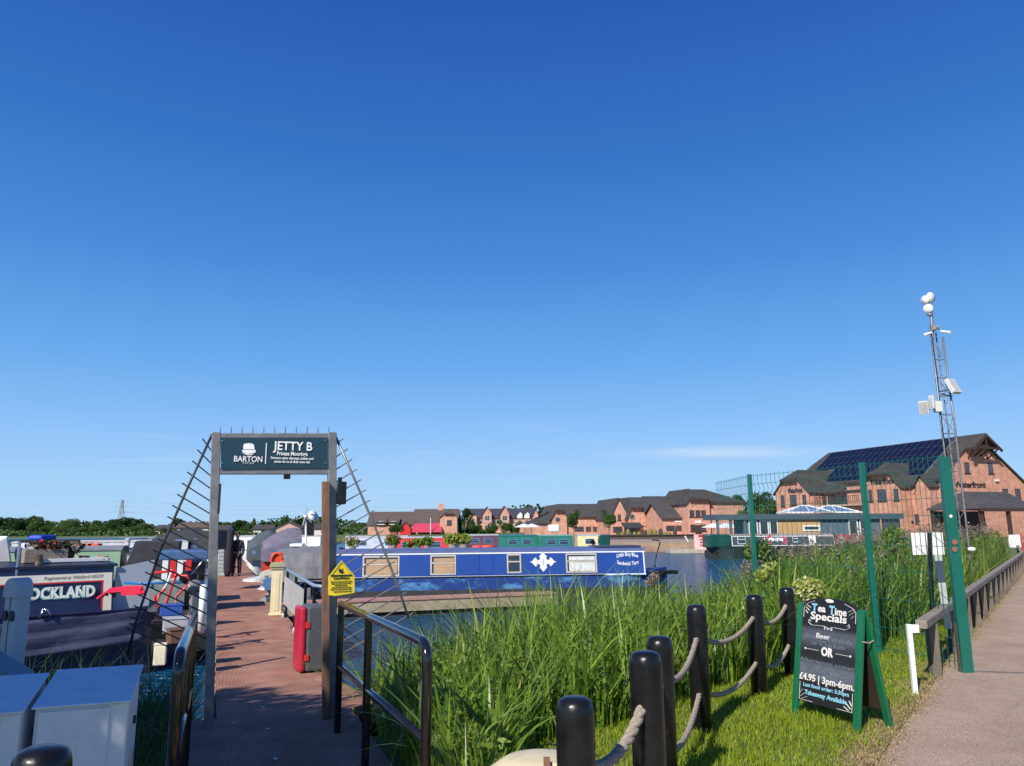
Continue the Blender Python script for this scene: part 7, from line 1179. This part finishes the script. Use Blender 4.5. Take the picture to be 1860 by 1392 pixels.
V_ = [(0, 0, .93), (0, 0, 1.12), (0, 0, 1.35), (0, -.01, 1.47), (0, -.015, 1.56), (0, -.02, 1.66), (0, -.01, 1.74),
      (-.10, 0, .86), (-.12, -.01, .50), (-.12, .01, .09), (-.13, -.10, .04), (.10, 0, .86), (.13, .02, .50), (.13, .02, .09), (.15, -.09, .04),
      (-.19, 0, 1.40), (-.26, -.02, 1.14), (-.30, -.18, 1.06), (-.32, -.27, 1.08), (.19, 0, 1.40), (.25, .0, 1.12), (.24, -.06, .88), (.24, -.08, .80)]
E_ = [(0, 1), (1, 2), (2, 3), (3, 4), (4, 5), (5, 6), (0, 7), (7, 8), (8, 9), (9, 10), (0, 11), (11, 12), (12, 13), (13, 14), (2, 15), (15, 16), (16, 17), (17, 18), (2, 19), (19, 20), (20, 21), (21, 22)]
Rr = [(.17, .12), (.15, .11), (.19, .13), (.07, .06), (.055, .055), (.085, .10), (.07, .085), .10, .07, .05, .045, .10, .07, .05, .045, .07, .05, .04, .035, .07, .05, .04, .035]
skin('body', V_, E_, Rr, SKN, PT_)
skin('jacket', [V_[0], V_[1], V_[2], (0, 0, 1.45), V_[15], V_[16], V_[17], V_[19], V_[20], V_[21]], [(0, 1), (1, 2), (2, 3), (2, 4), (4, 5), (5, 6), (2, 7), (7, 8), (8, 9)], [(.20, .15), (.185, .14), (.215, .155), (.10, .08), .09, .068, .055, .09, .068, .055], JK, PT_)
skin('trousers', [(0, 0, .95), V_[7], V_[8], (-.12, .01, .07), V_[11], V_[12], (.13, .02, .07)], [(0, 1), (1, 2), (2, 3), (0, 4), (4, 5), (5, 6)], [(.18, .13), .12, .092, .075, .12, .092, .075], M('dark_trousers', (.022, .02, .025), .85), PT_)
for x_, y_ in ((-.13, -.06), (.14, -.05)): m = MB(); m.sph((x_, y_, .045), .05, .13, .045, 10, 6); m.build('shoe', BLACKP, PT_, smooth=True)
m = MB(); m.sph((0, .0, 1.745), .095, .105, .085, 14, 8); m.build('hair', M('dark_hair', (.03, .02, .015), .7), PT_, smooth=True)
m = MB(); m.sph((0, -.115, 1.655), .014, .02, .02, 8, 5); m.build('nose', SKN, PT_, smooth=True)
for s_ in (-1, 1):
    m = MB(); m.sph((s_*.032, -.104, 1.685), .010, .006, .007, 8, 5); m.build('eye', M('eye_dark', (.05, .04, .035), .3), PT_, smooth=True); m = MB(); m.sph((s_*.088, -.01, 1.67), .012, .022, .032, 8, 5); m.build('ear', SKN, PT_, smooth=True)
    hx, hy, hz_ = ((-.325, -.30, 1.08) if s_ < 0 else (.24, -.085, .76))
    m = MB()
    for f_ in range(4):
        o_x = (f_-1.5)*.018; Ln = (.068, .08, .076, .06)[f_]
        if s_ > 0: m.tube([(hx+.0, hy+o_x, hz_), (hx+.0, hy+o_x, hz_-Ln*.6), (hx-.02, hy+o_x, hz_-Ln)], [.009, .008, .006], 6)
        else: m.tube([(hx, hy, hz_+o_x), (hx-.03, hy-Ln*.5, hz_+o_x), (hx-.07, hy-Ln*.55, hz_+o_x)], [.009, .008, .006], 6)
    m.tube([(hx, hy, hz_), (hx+.02*s_, hy-.03, hz_+(.01 if s_ < 0 else -.03))], [.011, .008], 6); m.build('fingers', SKN, PT_, smooth=True)
bq = G(413, 1048, -.32); bt = W(417, 962, bq.y); m = MB(); N_ = 12
m.tube([(0, 0, 0), (.0, 0, .25), ((bt.x-bq.x)*.5, 0, (bt.z-bq.z)*.55), ((bt.x-bq.x)*.9, 0, (bt.z-bq.z)*.93), (bt.x-bq.x, 0, bt.z-bq.z)], [.10, .17, .18, .19, .12], 12); o = m.build('wrapped_bundle', M('dark_cover', (.03, .022, .028), .85, bump=.4, bscale=6), smooth=True); o.location = bq; tag(o, 'tall dark wrapped bundle standing upright on the jetty at the left of the person', 'bundle')
